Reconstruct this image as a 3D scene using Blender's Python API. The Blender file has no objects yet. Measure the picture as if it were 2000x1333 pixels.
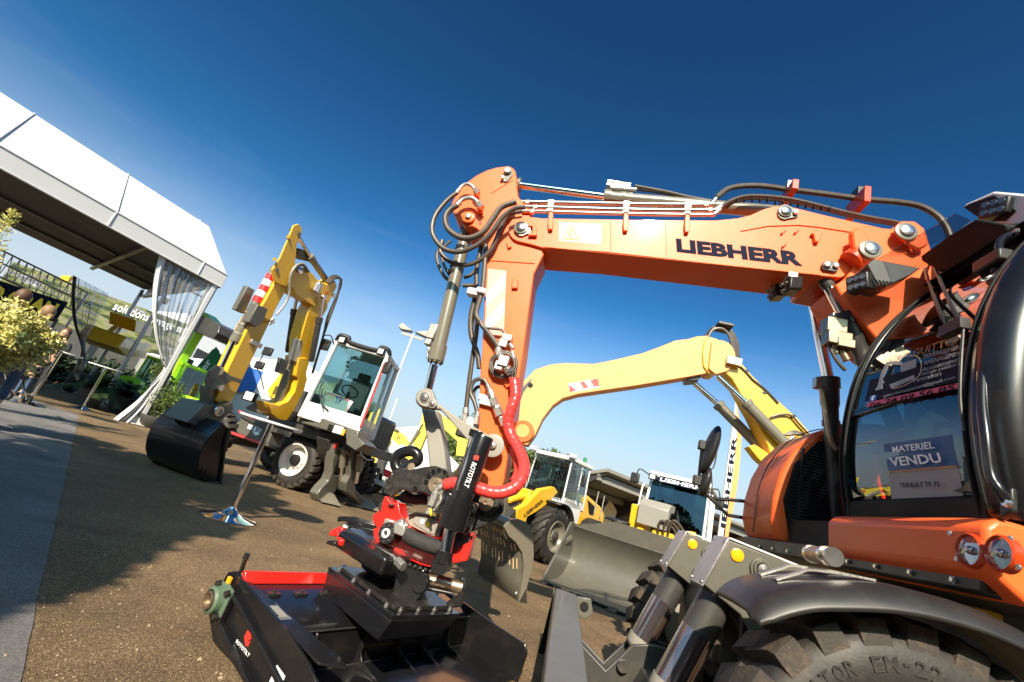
import bpy, bmesh, math, random
from mathutils import Vector as V, Matrix
random.seed(7)
S = bpy.context.scene
COL = S.collection
R = math.radians
# ---------------- camera, sky, sun, exposure ----------------
F = 889.0; H = 1.10; PIT = R(18.1); ROL = R(17.0)
fw = V((0, math.cos(PIT), math.sin(PIT))); up0 = V((1, 0, 0)).cross(fw)
ir = V((1, 0, 0))*math.cos(ROL) + up0*math.sin(ROL); iu = ir.cross(fw)
CAM = V((0, 0, H))
cd = bpy.data.cameras.new('camera'); cam = bpy.data.objects.new('camera', cd); COL.objects.link(cam)
cd.lens = 36*F/2000; cd.sensor_width = 36; cd.clip_start = 0.05; cd.clip_end = 3000
cam.matrix_world = Matrix(((ir.x, iu.x, -fw.x, 0), (ir.y, iu.y, -fw.y, 0), (ir.z, iu.z, -fw.z, H), (0, 0, 0, 1)))
S.camera = cam
SUN_EL = R(36); SUN_AZ = R(190)      # compass style: direction to the sun = (sin az, cos az)
wd = bpy.data.worlds.new('World'); S.world = wd; wd.use_nodes = True
wn = wd.node_tree; sky = wn.nodes.new('ShaderNodeTexSky'); sky.sky_type = 'NISHITA'; sky.sun_disc = False
sky.sun_elevation = SUN_EL; sky.sun_rotation = SUN_AZ; sky.altitude = 100; sky.air_density = 1.15; sky.dust_density = 1.3; sky.ozone_density = 4.0
bg = wn.nodes['Background']; bg.inputs['Strength'].default_value = 0.05
# a few thin cirrus wisps, laid out on the sky directions
tc = wn.nodes.new('ShaderNodeTexCoord'); mp = wn.nodes.new('ShaderNodeMapping'); mp.inputs['Scale'].default_value = (1.5, 1.5, 9.0); mp.inputs['Rotation'].default_value = (0.12, -0.22, 0.3)
nz = wn.nodes.new('ShaderNodeTexNoise'); nz.inputs['Scale'].default_value = 1.9; nz.inputs['Detail'].default_value = 9; nz.inputs['Distortion'].default_value = 0.7
cr = wn.nodes.new('ShaderNodeValToRGB'); cr.color_ramp.elements[0].position = 0.52; cr.color_ramp.elements[1].position = 0.86
sx = wn.nodes.new('ShaderNodeSeparateXYZ'); mr = wn.nodes.new('ShaderNodeMapRange'); mr.inputs['From Min'].default_value = 0.5; mr.inputs['From Max'].default_value = 0.12
ml = wn.nodes.new('ShaderNodeMath'); ml.operation = 'MULTIPLY'; mu = wn.nodes.new('ShaderNodeMath'); mu.operation = 'MULTIPLY'; mu.inputs[1].default_value = 0.20
mx = wn.nodes.new('ShaderNodeMix'); mx.data_type = 'RGBA'; mx.inputs['B'].default_value = (9.0, 9.6, 10.2, 1)
L = wn.links.new
L(tc.outputs['Generated'], mp.inputs[0]); L(mp.outputs[0], nz.inputs[0]); L(nz.outputs[0], cr.inputs[0]); L(tc.outputs['Generated'], sx.inputs[0])
L(sx.outputs[2], mr.inputs[0]); L(cr.outputs[0], ml.inputs[0]); L(mr.outputs[0], ml.inputs[1]); L(ml.outputs[0], mu.inputs[0]); L(mu.outputs[0], mx.inputs['Factor'])
hs = wn.nodes.new('ShaderNodeHueSaturation'); hs.inputs['Saturation'].default_value = 1.06; gm = wn.nodes.new('ShaderNodeGamma'); gm.inputs['Gamma'].default_value = 1.90
L(sky.outputs[0], hs.inputs['Color']); L(hs.outputs[0], gm.inputs[0]); sc_ = wn.nodes.new('ShaderNodeVectorMath'); sc_.operation = 'MULTIPLY'; sc_.inputs[1].default_value = (0.36, 0.56, 0.42); L(gm.outputs[0], sc_.inputs[0])
hz = wn.nodes.new('ShaderNodeMapRange'); hz.interpolation_type = 'SMOOTHSTEP'; hz.inputs['From Min'].default_value = 0.44; hz.inputs['From Max'].default_value = 0.05; hz.inputs['To Max'].default_value = 0.93; L(sx.outputs[2], hz.inputs[0])
hm = wn.nodes.new('ShaderNodeMix'); hm.data_type = 'RGBA'; hm.inputs['B'].default_value = (6.9, 7.3, 8.2, 1); L(hz.outputs[0], hm.inputs['Factor']); L(sc_.outputs[0], hm.inputs['A']); L(hm.outputs['Result'], mx.inputs['A']); L(mx.outputs['Result'], bg.inputs['Color'])
sd = bpy.data.lights.new('sun', 'SUN'); sd.energy = 5.0; sd.angle = R(0.5); sd.color = (1.0, 0.86, 0.69)
sun = bpy.data.objects.new('sun', sd); COL.objects.link(sun)
tosun = V((math.sin(SUN_AZ)*math.cos(SUN_EL), math.cos(SUN_AZ)*math.cos(SUN_EL), math.sin(SUN_EL)))
sun.rotation_euler = tosun.to_track_quat('Z', 'Y').to_euler(); sun.location = (0, 0, 30)
S.view_settings.view_transform = 'Standard'; S.view_settings.look = 'None'; S.view_settings.gamma = 1; S.view_settings.exposure = 1.0
S.render.resolution_x = 1024; S.render.resolution_y = 682

# ---------------- photo ray helpers: find where a measured feature stands in the world ----------------
def ray(px, py): return fw*F + ir*(px-1000) + iu*(666.5-py)
def G(px, py, z=0.0):
    d = ray(px, py); return CAM + d*((z-H)/d.z)
def PLN(px, py, p0, n):
    d = ray(px, py); return CAM + d*((p0-CAM).dot(n)/d.dot(n))
class Fr:
    """machine frame: o origin, f forward, w sideways (away from the viewer)"""
    def __init__(s, o, f, w): s.o = V(o); s.f = V(f).normalized(); s.w = V(w).normalized()
    def P(s, a, off, z): return s.o + s.f*a + s.w*off + V((0, 0, z))
    def q(s, px, py, off=0.0): return PLN(px, py, s.o+s.w*off, s.w)
    def qf(s, px, py, a): return PLN(px, py, s.o+s.f*a, s.f)
    def pts(s, L, off=0.0): return [s.q(x, y, off) for x, y in L]
Z = V((0, 0, 1))

# ---------------- materials ----------------
M = {}
def mat(name, col, rough=0.5, metal=0.0, coat=0.0, var=0.08, scale=4.0, bump=0.0, bscale=60.0, dirt=None, dirt_amt=0.0, spec=0.5, emit=None):
    m = bpy.data.materials.new(name); m.use_nodes = True; nt = m.node_tree; b = nt.nodes['Principled BSDF']; N = nt.nodes.new; K = nt.links.new
    b.inputs['Roughness'].default_value = rough; b.inputs['Metallic'].default_value = metal; b.inputs['Coat Weight'].default_value = coat; b.inputs['Coat Roughness'].default_value = 0.06
    b.inputs['Specular IOR Level'].default_value = spec
    c = (*col, 1)
    t = N('ShaderNodeTexCoord'); n = N('ShaderNodeTexNoise'); n.inputs['Scale'].default_value = scale; n.inputs['Detail'].default_value = 6; K(t.outputs['Object'], n.inputs[0])
    mxn = N('ShaderNodeMix'); mxn.data_type = 'RGBA'; mxn.inputs['A'].default_value = tuple(x*(1-var) for x in col)+(1,); mxn.inputs['B'].default_value = tuple(min(1, x*(1+var)) for x in col)+(1,)
    K(n.outputs[0], mxn.inputs['Factor']); out = mxn.outputs['Result']
    if dirt:
        n2 = N('ShaderNodeTexNoise'); n2.inputs['Scale'].default_value = scale*2.3; n2.inputs['Detail'].default_value = 10; n2.inputs['Roughness'].default_value = 0.7; K(t.outputs['Object'], n2.inputs[0])
        rp = N('ShaderNodeValToRGB'); rp.color_ramp.elements[0].position = 0.50; rp.color_ramp.elements[1].position = 0.72; K(n2.outputs[0], rp.inputs[0])
        m2 = N('ShaderNodeMath'); m2.operation = 'MULTIPLY'; m2.inputs[1].default_value = dirt_amt; K(rp.outputs[0], m2.inputs[0])
        mx2 = N('ShaderNodeMix'); mx2.data_type = 'RGBA'; mx2.inputs['B'].default_value = (*dirt, 1); K(out, mx2.inputs['A']); K(m2.outputs[0], mx2.inputs['Factor']); out = mx2.outputs['Result']
    K(out, b.inputs['Base Color'])
    rr = N('ShaderNodeMapRange'); rr.inputs['To Min'].default_value = max(0, rough*0.75); rr.inputs['To Max'].default_value = min(1, rough*1.25); K(n.outputs[0], rr.inputs[0]); K(rr.outputs[0], b.inputs['Roughness'])
    if bump:
        n3 = N('ShaderNodeTexNoise'); n3.inputs['Scale'].default_value = bscale; n3.inputs['Detail'].default_value = 4; K(t.outputs['Object'], n3.inputs[0])
        bp = N('ShaderNodeBump'); bp.inputs['Strength'].default_value = bump; bp.inputs['Distance'].default_value = 0.01; K(n3.outputs[0], bp.inputs['Height']); K(bp.outputs[0], b.inputs['Normal'])
    M[name] = m; return m
mat('orange', (0.84, 0.125, 0.028), 0.42, coat=0.05, var=0.03, bump=0.05, bscale=40, spec=0.28, scale=1.7, dirt=(0.62, 0.20, 0.08), dirt_amt=0.22)
mat('orange_deep', (0.50, 0.045, 0.006), 0.3, coat=0.3, var=0.04)
mat('yellow', (0.72, 0.39, 0.016), 0.35, coat=0.4, var=0.05)
mat('yellow_pale', (0.74, 0.31, 0.105), 0.5, spec=0.3, coat=0.0, var=0.04)
mat('yellow_mini', (0.86, 0.66, 0.06), 0.4, coat=0.2, var=0.05)
mat('grey_paint', (0.092, 0.086, 0.068), 0.42, coat=0.15, var=0.07, dirt=(0.25, 0.2, 0.14), dirt_amt=0.15)
mat('grey_cyl', (0.15, 0.135, 0.10), 0.30, coat=0.5, var=0.05)
mat('grey_dark', (0.036, 0.034, 0.031), 0.45, coat=0.2, var=0.12, dirt=(0.2, 0.16, 0.11), dirt_amt=0.12)
mat('grey_light', (0.24, 0.225, 0.195), 0.45, var=0.07)
mat('black_gloss', (0.008, 0.008, 0.009), 0.26, coat=0.35, spec=0.35, var=0.2, scale=3, dirt=(0.10, 0.075, 0.05), dirt_amt=0.10)
mat('black_cast', (0.014, 0.013, 0.012), 0.38, coat=0.3, var=0.3, scale=9, bump=0.25, bscale=45, dirt=(0.20, 0.16, 0.12), dirt_amt=0.22)
mat('black_matt', (0.010, 0.010, 0.010), 0.65, var=0.2, spec=0.2)
mat('black_plastic', (0.014, 0.0135, 0.013), 0.45, var=0.15, scale=8, dirt=(0.12, 0.10, 0.08), dirt_amt=0.10)
mat('hose_rubber', (0.060, 0.046, 0.035), 0.42, var=0.15, scale=20, bump=0.1, bscale=200)
mat('tyre', (0.028, 0.023, 0.019), 0.75, var=0.25, scale=5, bump=0.3, bscale=90, dirt=(0.24, 0.155, 0.08), dirt_amt=0.34)
mat('tyre_side', (0.017, 0.015, 0.013), 0.6, var=0.2, scale=5, bump=0.15, bscale=60, dirt=(0.12, 0.085, 0.055), dirt_amt=0.25)
mat('chrome', (0.80, 0.79, 0.78), 0.09, metal=1.0, var=0.02)
mat('steel', (0.62, 0.60, 0.57), 0.28, metal=1.0, var=0.12, scale=12)
mat('steel_worn', (0.36, 0.28, 0.20), 0.38, metal=0.9, var=0.3, scale=14)
mat('zinc', (0.50, 0.48, 0.44), 0.38, metal=0.85, var=0.1, scale=10)
mat('red', (0.72, 0.018, 0.012), 0.28, coat=0.6, var=0.05)
mat('red_hose', (0.70, 0.045, 0.040), 0.33, coat=0.2, var=0.05)
mat('white', (0.80, 0.79, 0.76), 0.45, var=0.03)
mat('white_paint', (0.62, 0.61, 0.59), 0.35, coat=0.3, var=0.03)
mat('white_rim', (0.66, 0.62, 0.57), 0.45, var=0.08, dirt=(0.35, 0.27, 0.2), dirt_amt=0.3)
mat('blue', (0.012, 0.11, 0.45), 0.6, var=0.1)
mat('blue_sign', (0.010, 0.075, 0.22), 0.5, var=0.04)
mat('green_lime', (0.33, 0.72, 0.012), 0.4, coat=0.3, var=0.06)
mat('green_dark', (0.010, 0.16, 0.05), 0.6, var=0.1)
mat('amber', (0.95, 0.36, 0.01), 0.2, coat=0.5, var=0.05)
mat('ink', (0.008, 0.010, 0.024), 0.85, var=0.05, spec=0.15)
mat('ink_white', (0.82, 0.82, 0.82), 0.5, var=0.02)
mat('ink_grey', (0.27, 0.27, 0.28), 0.5, var=0.02)
mat('ink_red', (0.70, 0.03, 0.02), 0.5, var=0.02)
mat('sticker_yellow', (0.85, 0.62, 0.03), 0.5, var=0.02)
mat('sticker_pale', (0.86, 0.60, 0.30), 0.5, var=0.02)
mat('skin', (0.52, 0.30, 0.20), 0.55, var=0.05)
mat('hair', (0.09, 0.045, 0.02), 0.6, var=0.3, scale=40)
mat('hair_blond', (0.20, 0.12, 0.055), 0.6, var=0.3, scale=40)
mat('cloth_dark', (0.012, 0.014, 0.02), 0.85, var=0.2)
mat('cloth_grey', (0.10, 0.085, 0.075), 0.85, var=0.2)
mat('denim', (0.04, 0.07, 0.13), 0.85, var=0.2)
mat('cloth_blue', (0.12, 0.22, 0.34), 0.85, var=0.1)
mat('leaf_light', (0.56, 0.52, 0.17), 0.6, var=0.35, scale=3)
mat('leaf', (0.075, 0.11, 0.022), 0.55, var=0.4, scale=3)
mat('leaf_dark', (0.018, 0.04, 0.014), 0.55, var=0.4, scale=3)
mat('bark', (0.09, 0.06, 0.04), 0.85, var=0.3)
mat('terracotta', (0.05, 0.045, 0.04), 0.7)
mat('soil', (0.04, 0.028, 0.02), 0.95)
mat('sleeve', (0.022, 0.021, 0.020), 0.8, var=0.2, bump=0.6, bscale=40)
mat('tent_frame', (0.42, 0.42, 0.42), 0.4, metal=0.5, var=0.05)
mat('rust', (0.25, 0.11, 0.04), 0.6, metal=0.4, var=0.3, scale=20)
mat('bearing_green', (0.085, 0.13, 0.085), 0.4, coat=0.2, var=0.06)
mat('marquee', (0.60, 0.59, 0.58), 0.55, var=0.015, scale=1)
mat('lamp_lens', (0.75, 0.75, 0.72), 0.08, var=0.25, scale=60, coat=1.0)
mat('lamp_silver', (0.55, 0.55, 0.57), 0.10, metal=1.0, var=0.4, scale=30)
mat('led', (0.16, 0.16, 0.17), 0.15, metal=0.8, var=0.4, scale=60)
mat('sticker_pink', (0.80, 0.30, 0.24), 0.5, var=0.02)
mat('seat', (0.12, 0.12, 0.12), 0.8)
mat('carpet_edge', (0.05, 0.05, 0.05), 0.9)
def glass(name, tint, alpha, rough=0.0):
    m = bpy.data.materials.new(name); m.use_nodes = True; nt = m.node_tree; nt.nodes.clear(); N = nt.nodes.new; K = nt.links.new
    o = N('ShaderNodeOutputMaterial'); t = N('ShaderNodeBsdfTransparent'); t.inputs[0].default_value = (*tint, 1)
    g = N('ShaderNodeBsdfGlossy'); g.inputs['Roughness'].default_value = rough; g.inputs[0].default_value = (1, 1, 1, 1)
    fr = N('ShaderNodeLayerWeight'); fr.inputs['Blend'].default_value = 0.5; pw = N('ShaderNodeMath'); pw.operation = 'POWER'; pw.inputs[1].default_value = 3.2; m5 = N('ShaderNodeMath'); m5.operation = 'MULTIPLY_ADD'; m5.inputs[1].default_value = 0.75; m5.inputs[2].default_value = 0.035+alpha*0.35; m5.use_clamp = True; mxs = N('ShaderNodeMixShader')
    K(fr.outputs['Facing'], pw.inputs[0]); K(pw.outputs[0], m5.inputs[0]); K(m5.outputs[0], mxs.inputs[0]); K(t.outputs[0], mxs.inputs[1]); K(g.outputs[0], mxs.inputs[2]); K(mxs.outputs[0], o.inputs[0]); M[name] = m
glass('glass', (0.62, 0.74, 0.74), 0.15); glass('glass_cab', (0.36, 0.46, 0.48), 0.10); glass('glass_dark', (0.22, 0.28, 0.30), 0.35); glass('glass_clear', (0.86, 0.88, 0.90), 0.0)
def asphalt(name, ca, cb, cc, sc, bump):
    m = bpy.data.materials.new(name); m.use_nodes = True; nt = m.node_tree; b = nt.nodes['Principled BSDF']; N = nt.nodes.new; K = nt.links.new
    t = N('ShaderNodeTexCoord'); v = N('ShaderNodeTexVoronoi'); v.inputs['Scale'].default_value = sc; v.inputs['Randomness'].default_value = 1
    K(t.outputs['Object'], v.inputs['Vector'])
    sp = N('ShaderNodeSeparateColor'); K(v.outputs['Color'], sp.inputs[0])
    r = N('ShaderNodeValToRGB'); r.color_ramp.elements[0].position = 0.0; r.color_ramp.elements[0].color = (*ca, 1); r.color_ramp.elements[1].position = 0.96; r.color_ramp.elements[1].color = (*cc, 1)
    e = r.color_ramp.elements.new(0.45); e.color = (*cb, 1); e = r.color_ramp.elements.new(0.86); e.color = (*[x*1.25 for x in cb], 1)
    K(sp.outputs[0], r.inputs[0])
    n = N('ShaderNodeTexNoise'); n.inputs['Scale'].default_value = 0.7; n.inputs['Detail'].default_value = 12; n.inputs['Roughness'].default_value = 0.65; n.inputs['Distortion'].default_value = 0.6; K(t.outputs['Object'], n.inputs[0])
    rp = N('ShaderNodeMapRange'); rp.inputs['From Min'].default_value = 0.3; rp.inputs['From Max'].default_value = 0.7; rp.inputs['To Min'].default_value = 0.55; rp.inputs['To Max'].default_value = 1.42; K(n.outputs[0], rp.inputs[0])
    mxn = N('ShaderNodeVectorMath'); mxn.operation = 'SCALE'; K(r.outputs[0], mxn.inputs[0]); K(rp.outputs[0], mxn.inputs['Scale'])
    # oil and sand stains
    n2 = N('ShaderNodeTexNoise'); n2.inputs['Scale'].default_value = 1.3; n2.inputs['Detail'].default_value = 4; K(t.outputs['Object'], n2.inputs[0])
    r2 = N('ShaderNodeValToRGB'); r2.color_ramp.elements[0].position = 0.66; r2.color_ramp.elements[1].position = 0.76; K(n2.outputs[0], r2.inputs[0])
    m2 = N('ShaderNodeMath'); m2.operation = 'MULTIPLY'; m2.inputs[1].default_value = 0.40; K(r2.outputs[0], m2.inputs[0])
    mx2 = N('ShaderNodeMix'); mx2.data_type = 'RGBA'; mx2.inputs['B'].default_value = (*[min(1, x) for x in (cb[0]*1.9, cb[1]*1.45, cb[2]*1.15)], 1); K(mxn.outputs[0], mx2.inputs['A']); K(m2.outputs[0], mx2.inputs['Factor'])
    K(mx2.outputs['Result'], b.inputs['Base Color']); b.inputs['Roughness'].default_value = 0.85; b.inputs['Specular IOR Level'].default_value = 0.25
    bp = N('ShaderNodeBump'); bp.inputs['Strength'].default_value = bump; bp.inputs['Distance'].default_value = 0.006; K(v.outputs['Distance'], bp.inputs['Height']); K(bp.outputs[0], b.inputs['Normal'])
    M[name] = m
asphalt('asphalt', (0.055, 0.038, 0.022), (0.145, 0.096, 0.050), (0.38, 0.28, 0.165), 210, 0.6)
asphalt('carpet', (0.10, 0.098, 0.095), (0.135, 0.13, 0.125), (0.19, 0.185, 0.18), 160, 0.3)

# ---------------- mesh helpers ----------------
WL = {}
SPLIT = {'rail_bracket', 'tube_clamp', 'blade_end', 'hose_clamp', 'deck_bolt', 'mudguard_strap', 'mirror_clamp', 'ceiling_beam', 'adapter_bolt', 'rail_bolt', 'panel_rivet', 'bearing_bolt', 'pipe_clamp', 'purlin', 'cross_bar', 'hose_fitting', 'trunnion_block', 'pin', 'axle', 'valve_plate', 'blade_arm', 'cable_tie', 'rivet', 'bolt', 'shoe', 'cab_panel', 'hitch_bolt', 'housing_bolt', 'edge_bolt', 'eyes', 'motor_bolt', 'cylinder_bolt', 'stiffener_bar'}
class MB:
    def __init__(s): s.v = []; s.f = []; s.sm = []
    def add(s, vs, fs, smooth=True):
        b = len(s.v); s.v += [V(x) for x in vs]; s.f += [[b+i for i in q] for q in fs]; return s
    def prism(s, pts, vec):
        n = len(pts); vec = V(vec); a = [V(p) for p in pts]
        s.add(a+[p+vec for p in a], [list(range(n))[::-1], list(range(n, 2*n))]+[[i, (i+1) % n, n+(i+1) % n, n+i] for i in range(n)]); return s
    def box(s, c, ax, hs):
        c = V(c); x, y, z = (V(a).normalized()*h for a, h in zip(ax, hs))
        s.add([c+x*i+y*j+z*k for i in (-1, 1) for j in (-1, 1) for k in (-1, 1)], [[0, 1, 3, 2], [4, 6, 7, 5], [0, 4, 5, 1], [2, 3, 7, 6], [0, 2, 6, 4], [1, 5, 7, 3]]); return s
    def bar(s, a, b, wd_, th, upv=Z):
        a = V(a); b = V(b); d = b-a; l = d.length; d.normalize(); sd_ = d.cross(V(upv))
        if sd_.length < 1e-4: sd_ = d.cross(V((1, 0, 0)))
        sd_.normalize(); u_ = sd_.cross(d); return s.box((a+b)/2, (d, sd_, u_), (l/2, wd_/2, th/2))
    def ring(s, c, d, r, n, ph=0.0):
        d = V(d).normalized(); a = d.orthogonal().normalized(); b = d.cross(a); return [V(c)+a*math.cos(2*math.pi*i/n+ph)*r+b*math.sin(2*math.pi*i/n+ph)*r for i in range(n)]
    def lathe(s, prof, p0, ax, n=24, cap=True):
        ax = V(ax).normalized(); p0 = V(p0); base = len(s.v)
        for (t, r) in prof: s.v += s.ring(p0+ax*t, ax, max(r, 1e-4), n)
        for k in range(len(prof)-1):
            for i in range(n):
                j = (i+1) % n; s.f.append([base+k*n+i, base+k*n+j, base+(k+1)*n+j, base+(k+1)*n+i])
        if cap:
            s.f.append([base+i for i in range(n)][::-1]); s.f.append([base+(len(prof)-1)*n+i for i in range(n)])
        return s
    def cyl(s, a, b, r, r2=None, n=20):
        a = V(a); b = V(b); return s.lathe([(0, r), ((b-a).length, r if r2 is None else r2)], a, b-a, n)
    def tube(s, pts, r, n=10, sub=5, rad=None):
        P = smooth(pts, sub) if sub > 1 else [V(p) for p in pts]
        base = len(s.v); a = None; m_ = len(P)
        for i, p in enumerate(P):
            d = (P[min(i+1, m_-1)]-P[max(i-1, 0)]).normalized()
            a = (a - d*a.dot(d)) if a is not None else d.orthogonal()
            a.normalize(); b = d.cross(a); rr = rad(i/(m_-1))*r if rad else r
            s.v += [p+a*math.cos(2*math.pi*k/n)*rr+b*math.sin(2*math.pi*k/n)*rr for k in range(n)]
        for i in range(m_-1):
            for k in range(n):
                j = (k+1) % n; s.f.append([base+i*n+k, base+i*n+j, base+(i+1)*n+j, base+(i+1)*n+k])
        s.f.append([base+k for k in range(n)][::-1]); s.f.append([base+(m_-1)*n+k for k in range(n)]); return s
    def sphere(s, c, r, n=14, m_=9, sq=(1, 1, 1), ax=((1, 0, 0), (0, 1, 0), (0, 0, 1))):
        c = V(c); X, Y, Zz = (V(a).normalized() for a in ax); base = len(s.v)
        for i in range(m_+1):
            th = math.pi*(0.02+0.96*i/m_)
            for k in range(n):
                ph = 2*math.pi*k/n; s.v.append(c+X*(r*sq[0]*math.sin(th)*math.cos(ph))+Y*(r*sq[1]*math.sin(th)*math.sin(ph))+Zz*(r*sq[2]*math.cos(th)))
        for i in range(m_):
            for k in range(n):
                j = (k+1) % n; s.f.append([base+i*n+k, base+(i+1)*n+k, base+(i+1)*n+j, base+i*n+j])
        s.f.append([base+k for k in range(n)]); s.f.append([base+m_*n+k for k in range(n)][::-1]); return s
    def build(s, name, material, parent=None, **kw):
        if name in SPLIT and len(s.f) < 4000:
            par = list(range(len(s.v)))
            def fd(i):
                while par[i] != i: par[i] = par[par[i]]; i = par[i]
                return i
            for q_ in s.f:
                a = fd(q_[0])
                for j in q_[1:]: par[fd(j)] = a
            gr = {}
            for q_ in s.f: gr.setdefault(fd(q_[0]), []).append(q_)
            if len(gr) > 1:
                o = None
                for fs in gr.values():
                    b = MB(); mp_ = {}
                    for q_ in fs:
                        for j in q_:
                            if j not in mp_: mp_[j] = len(b.v); b.v.append(s.v[j])
                    b.f = [[mp_[j] for j in q_] for q_ in fs]; o2 = b.build1(name, material, parent, **kw); o = o or o2
                return o
        return s.build1(name, material, parent, **kw)
    def build1(s, name, material, parent=None, bevel=0.0, seg=2, solid=0.0, sharp=35, label=None, cat=None, group=None, kind=None, flat=False):
        me = bpy.data.meshes.new(name); c = V((0, 0, 0))
        for p in s.v: c += p
        c /= max(1, len(s.v))
        if parent is None and kind is None: c.z = min(p.z for p in s.v)
        if kind == 'structure': c = V((0, 0, 0))
        me.from_pydata([p-c for p in s.v], [], s.f); me.validate()
        bm = bmesh.new(); bm.from_mesh(me); bmesh.ops.recalc_face_normals(bm, faces=bm.faces); bm.to_mesh(me); bm.free()
        if not flat:
            me.polygons.foreach_set('use_smooth', [True]*len(me.polygons))
            if sharp: me.set_sharp_from_angle(angle=R(sharp))
        me.materials.append(M[material] if isinstance(material, str) else material)
        o = bpy.data.objects.new(name, me); COL.objects.link(o); WL[o.name] = c.copy()
        if parent is not None: o.parent = parent; o.location = c - WL[parent.name]
        else: o.location = c
        if solid: md = o.modifiers.new('solid', 'SOLIDIFY'); md.thickness = solid; md.offset = 0
        if bevel: md = o.modifiers.new('bevel', 'BEVEL'); md.width = bevel; md.segments = seg; md.limit_method = 'ANGLE'; md.angle_limit = R(38)
        if label: o['label'] = label
        if cat: o['category'] = cat
        if group: o['group'] = group
        if kind: o['kind'] = kind
        return o
def smooth(pts, sub=5):
    P = [V(p) for p in pts]
    if len(P) < 3: return P
    out = []; Q = [P[0]*2-P[1]]+P+[P[-1]*2-P[-2]]
    for i in range(1, len(Q)-2):
        a, b, c, d = Q[i-1:i+3]
        for k in range(sub):
            t = k/sub; out.append(0.5*((2*b)+(c-a)*t+(2*a-5*b+4*c-d)*t*t+(3*b-a-3*c+d)*t**3))
    out.append(P[-1]); return out
def thing(name, label, cat, loc, group=None):
    o = bpy.data.objects.new(name, None); COL.objects.link(o); o.empty_display_size = 0.2; o.location = V(loc); WL[o.name] = V(loc); o['label'] = label; o['category'] = cat
    if group: o['group'] = group
    return o
def arc(c, r, a0, a1, n, ex=V((1, 0, 0)), ey=Z):
    return [V(c)+ex*r*math.cos(R(a0+(a1-a0)*i/n))+ey*r*math.sin(R(a0+(a1-a0)*i/n)) for i in range(n+1)]
def text(body, BL, BR, TL, material, parent=None, name='lettering', fat=0.0, push=None, label=None, space=1.0, ext=0.0008):
    """lettering fitted to the parallelogram bottom-left, bottom-right, top-left"""
    cu = bpy.data.curves.new(name, 'FONT'); cu.body = body; cu.offset = fat; cu.resolution_u = 2; cu.space_character = space
    ob = bpy.data.objects.new(name+'_tmp', cu); COL.objects.link(ob); bpy.context.view_layer.update()
    me0 = bpy.data.meshes.new_from_object(ob.evaluated_get(bpy.context.evaluated_depsgraph_get()))
    vs = [v.co.copy() for v in me0.vertices]; fs = [list(p.vertices) for p in me0.polygons]
    bpy.data.objects.remove(ob); bpy.data.meshes.remove(me0)
    x0 = min(v.x for v in vs); x1 = max(v.x for v in vs); y0 = min(v.y for v in vs); y1 = max(v.y for v in vs)
    BL, BR, TL = V(BL), V(BR), V(TL); X = (BR-BL)/(x1-x0); Y = (TL-BL)/(y1-y0); n = X.cross(Y).normalized()
    if push: n = V(push).normalized()
    P = [BL+X*(v.x-x0)+Y*(v.y-y0)+n*0.0025 for v in vs]
    b = MB(); b.add(P, fs); o = b.build(name, material, parent, flat=True, label=label)
    md = o.modifiers.new('solid', 'SOLIDIFY'); md.thickness = ext; md.offset = 0
    return o
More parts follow.
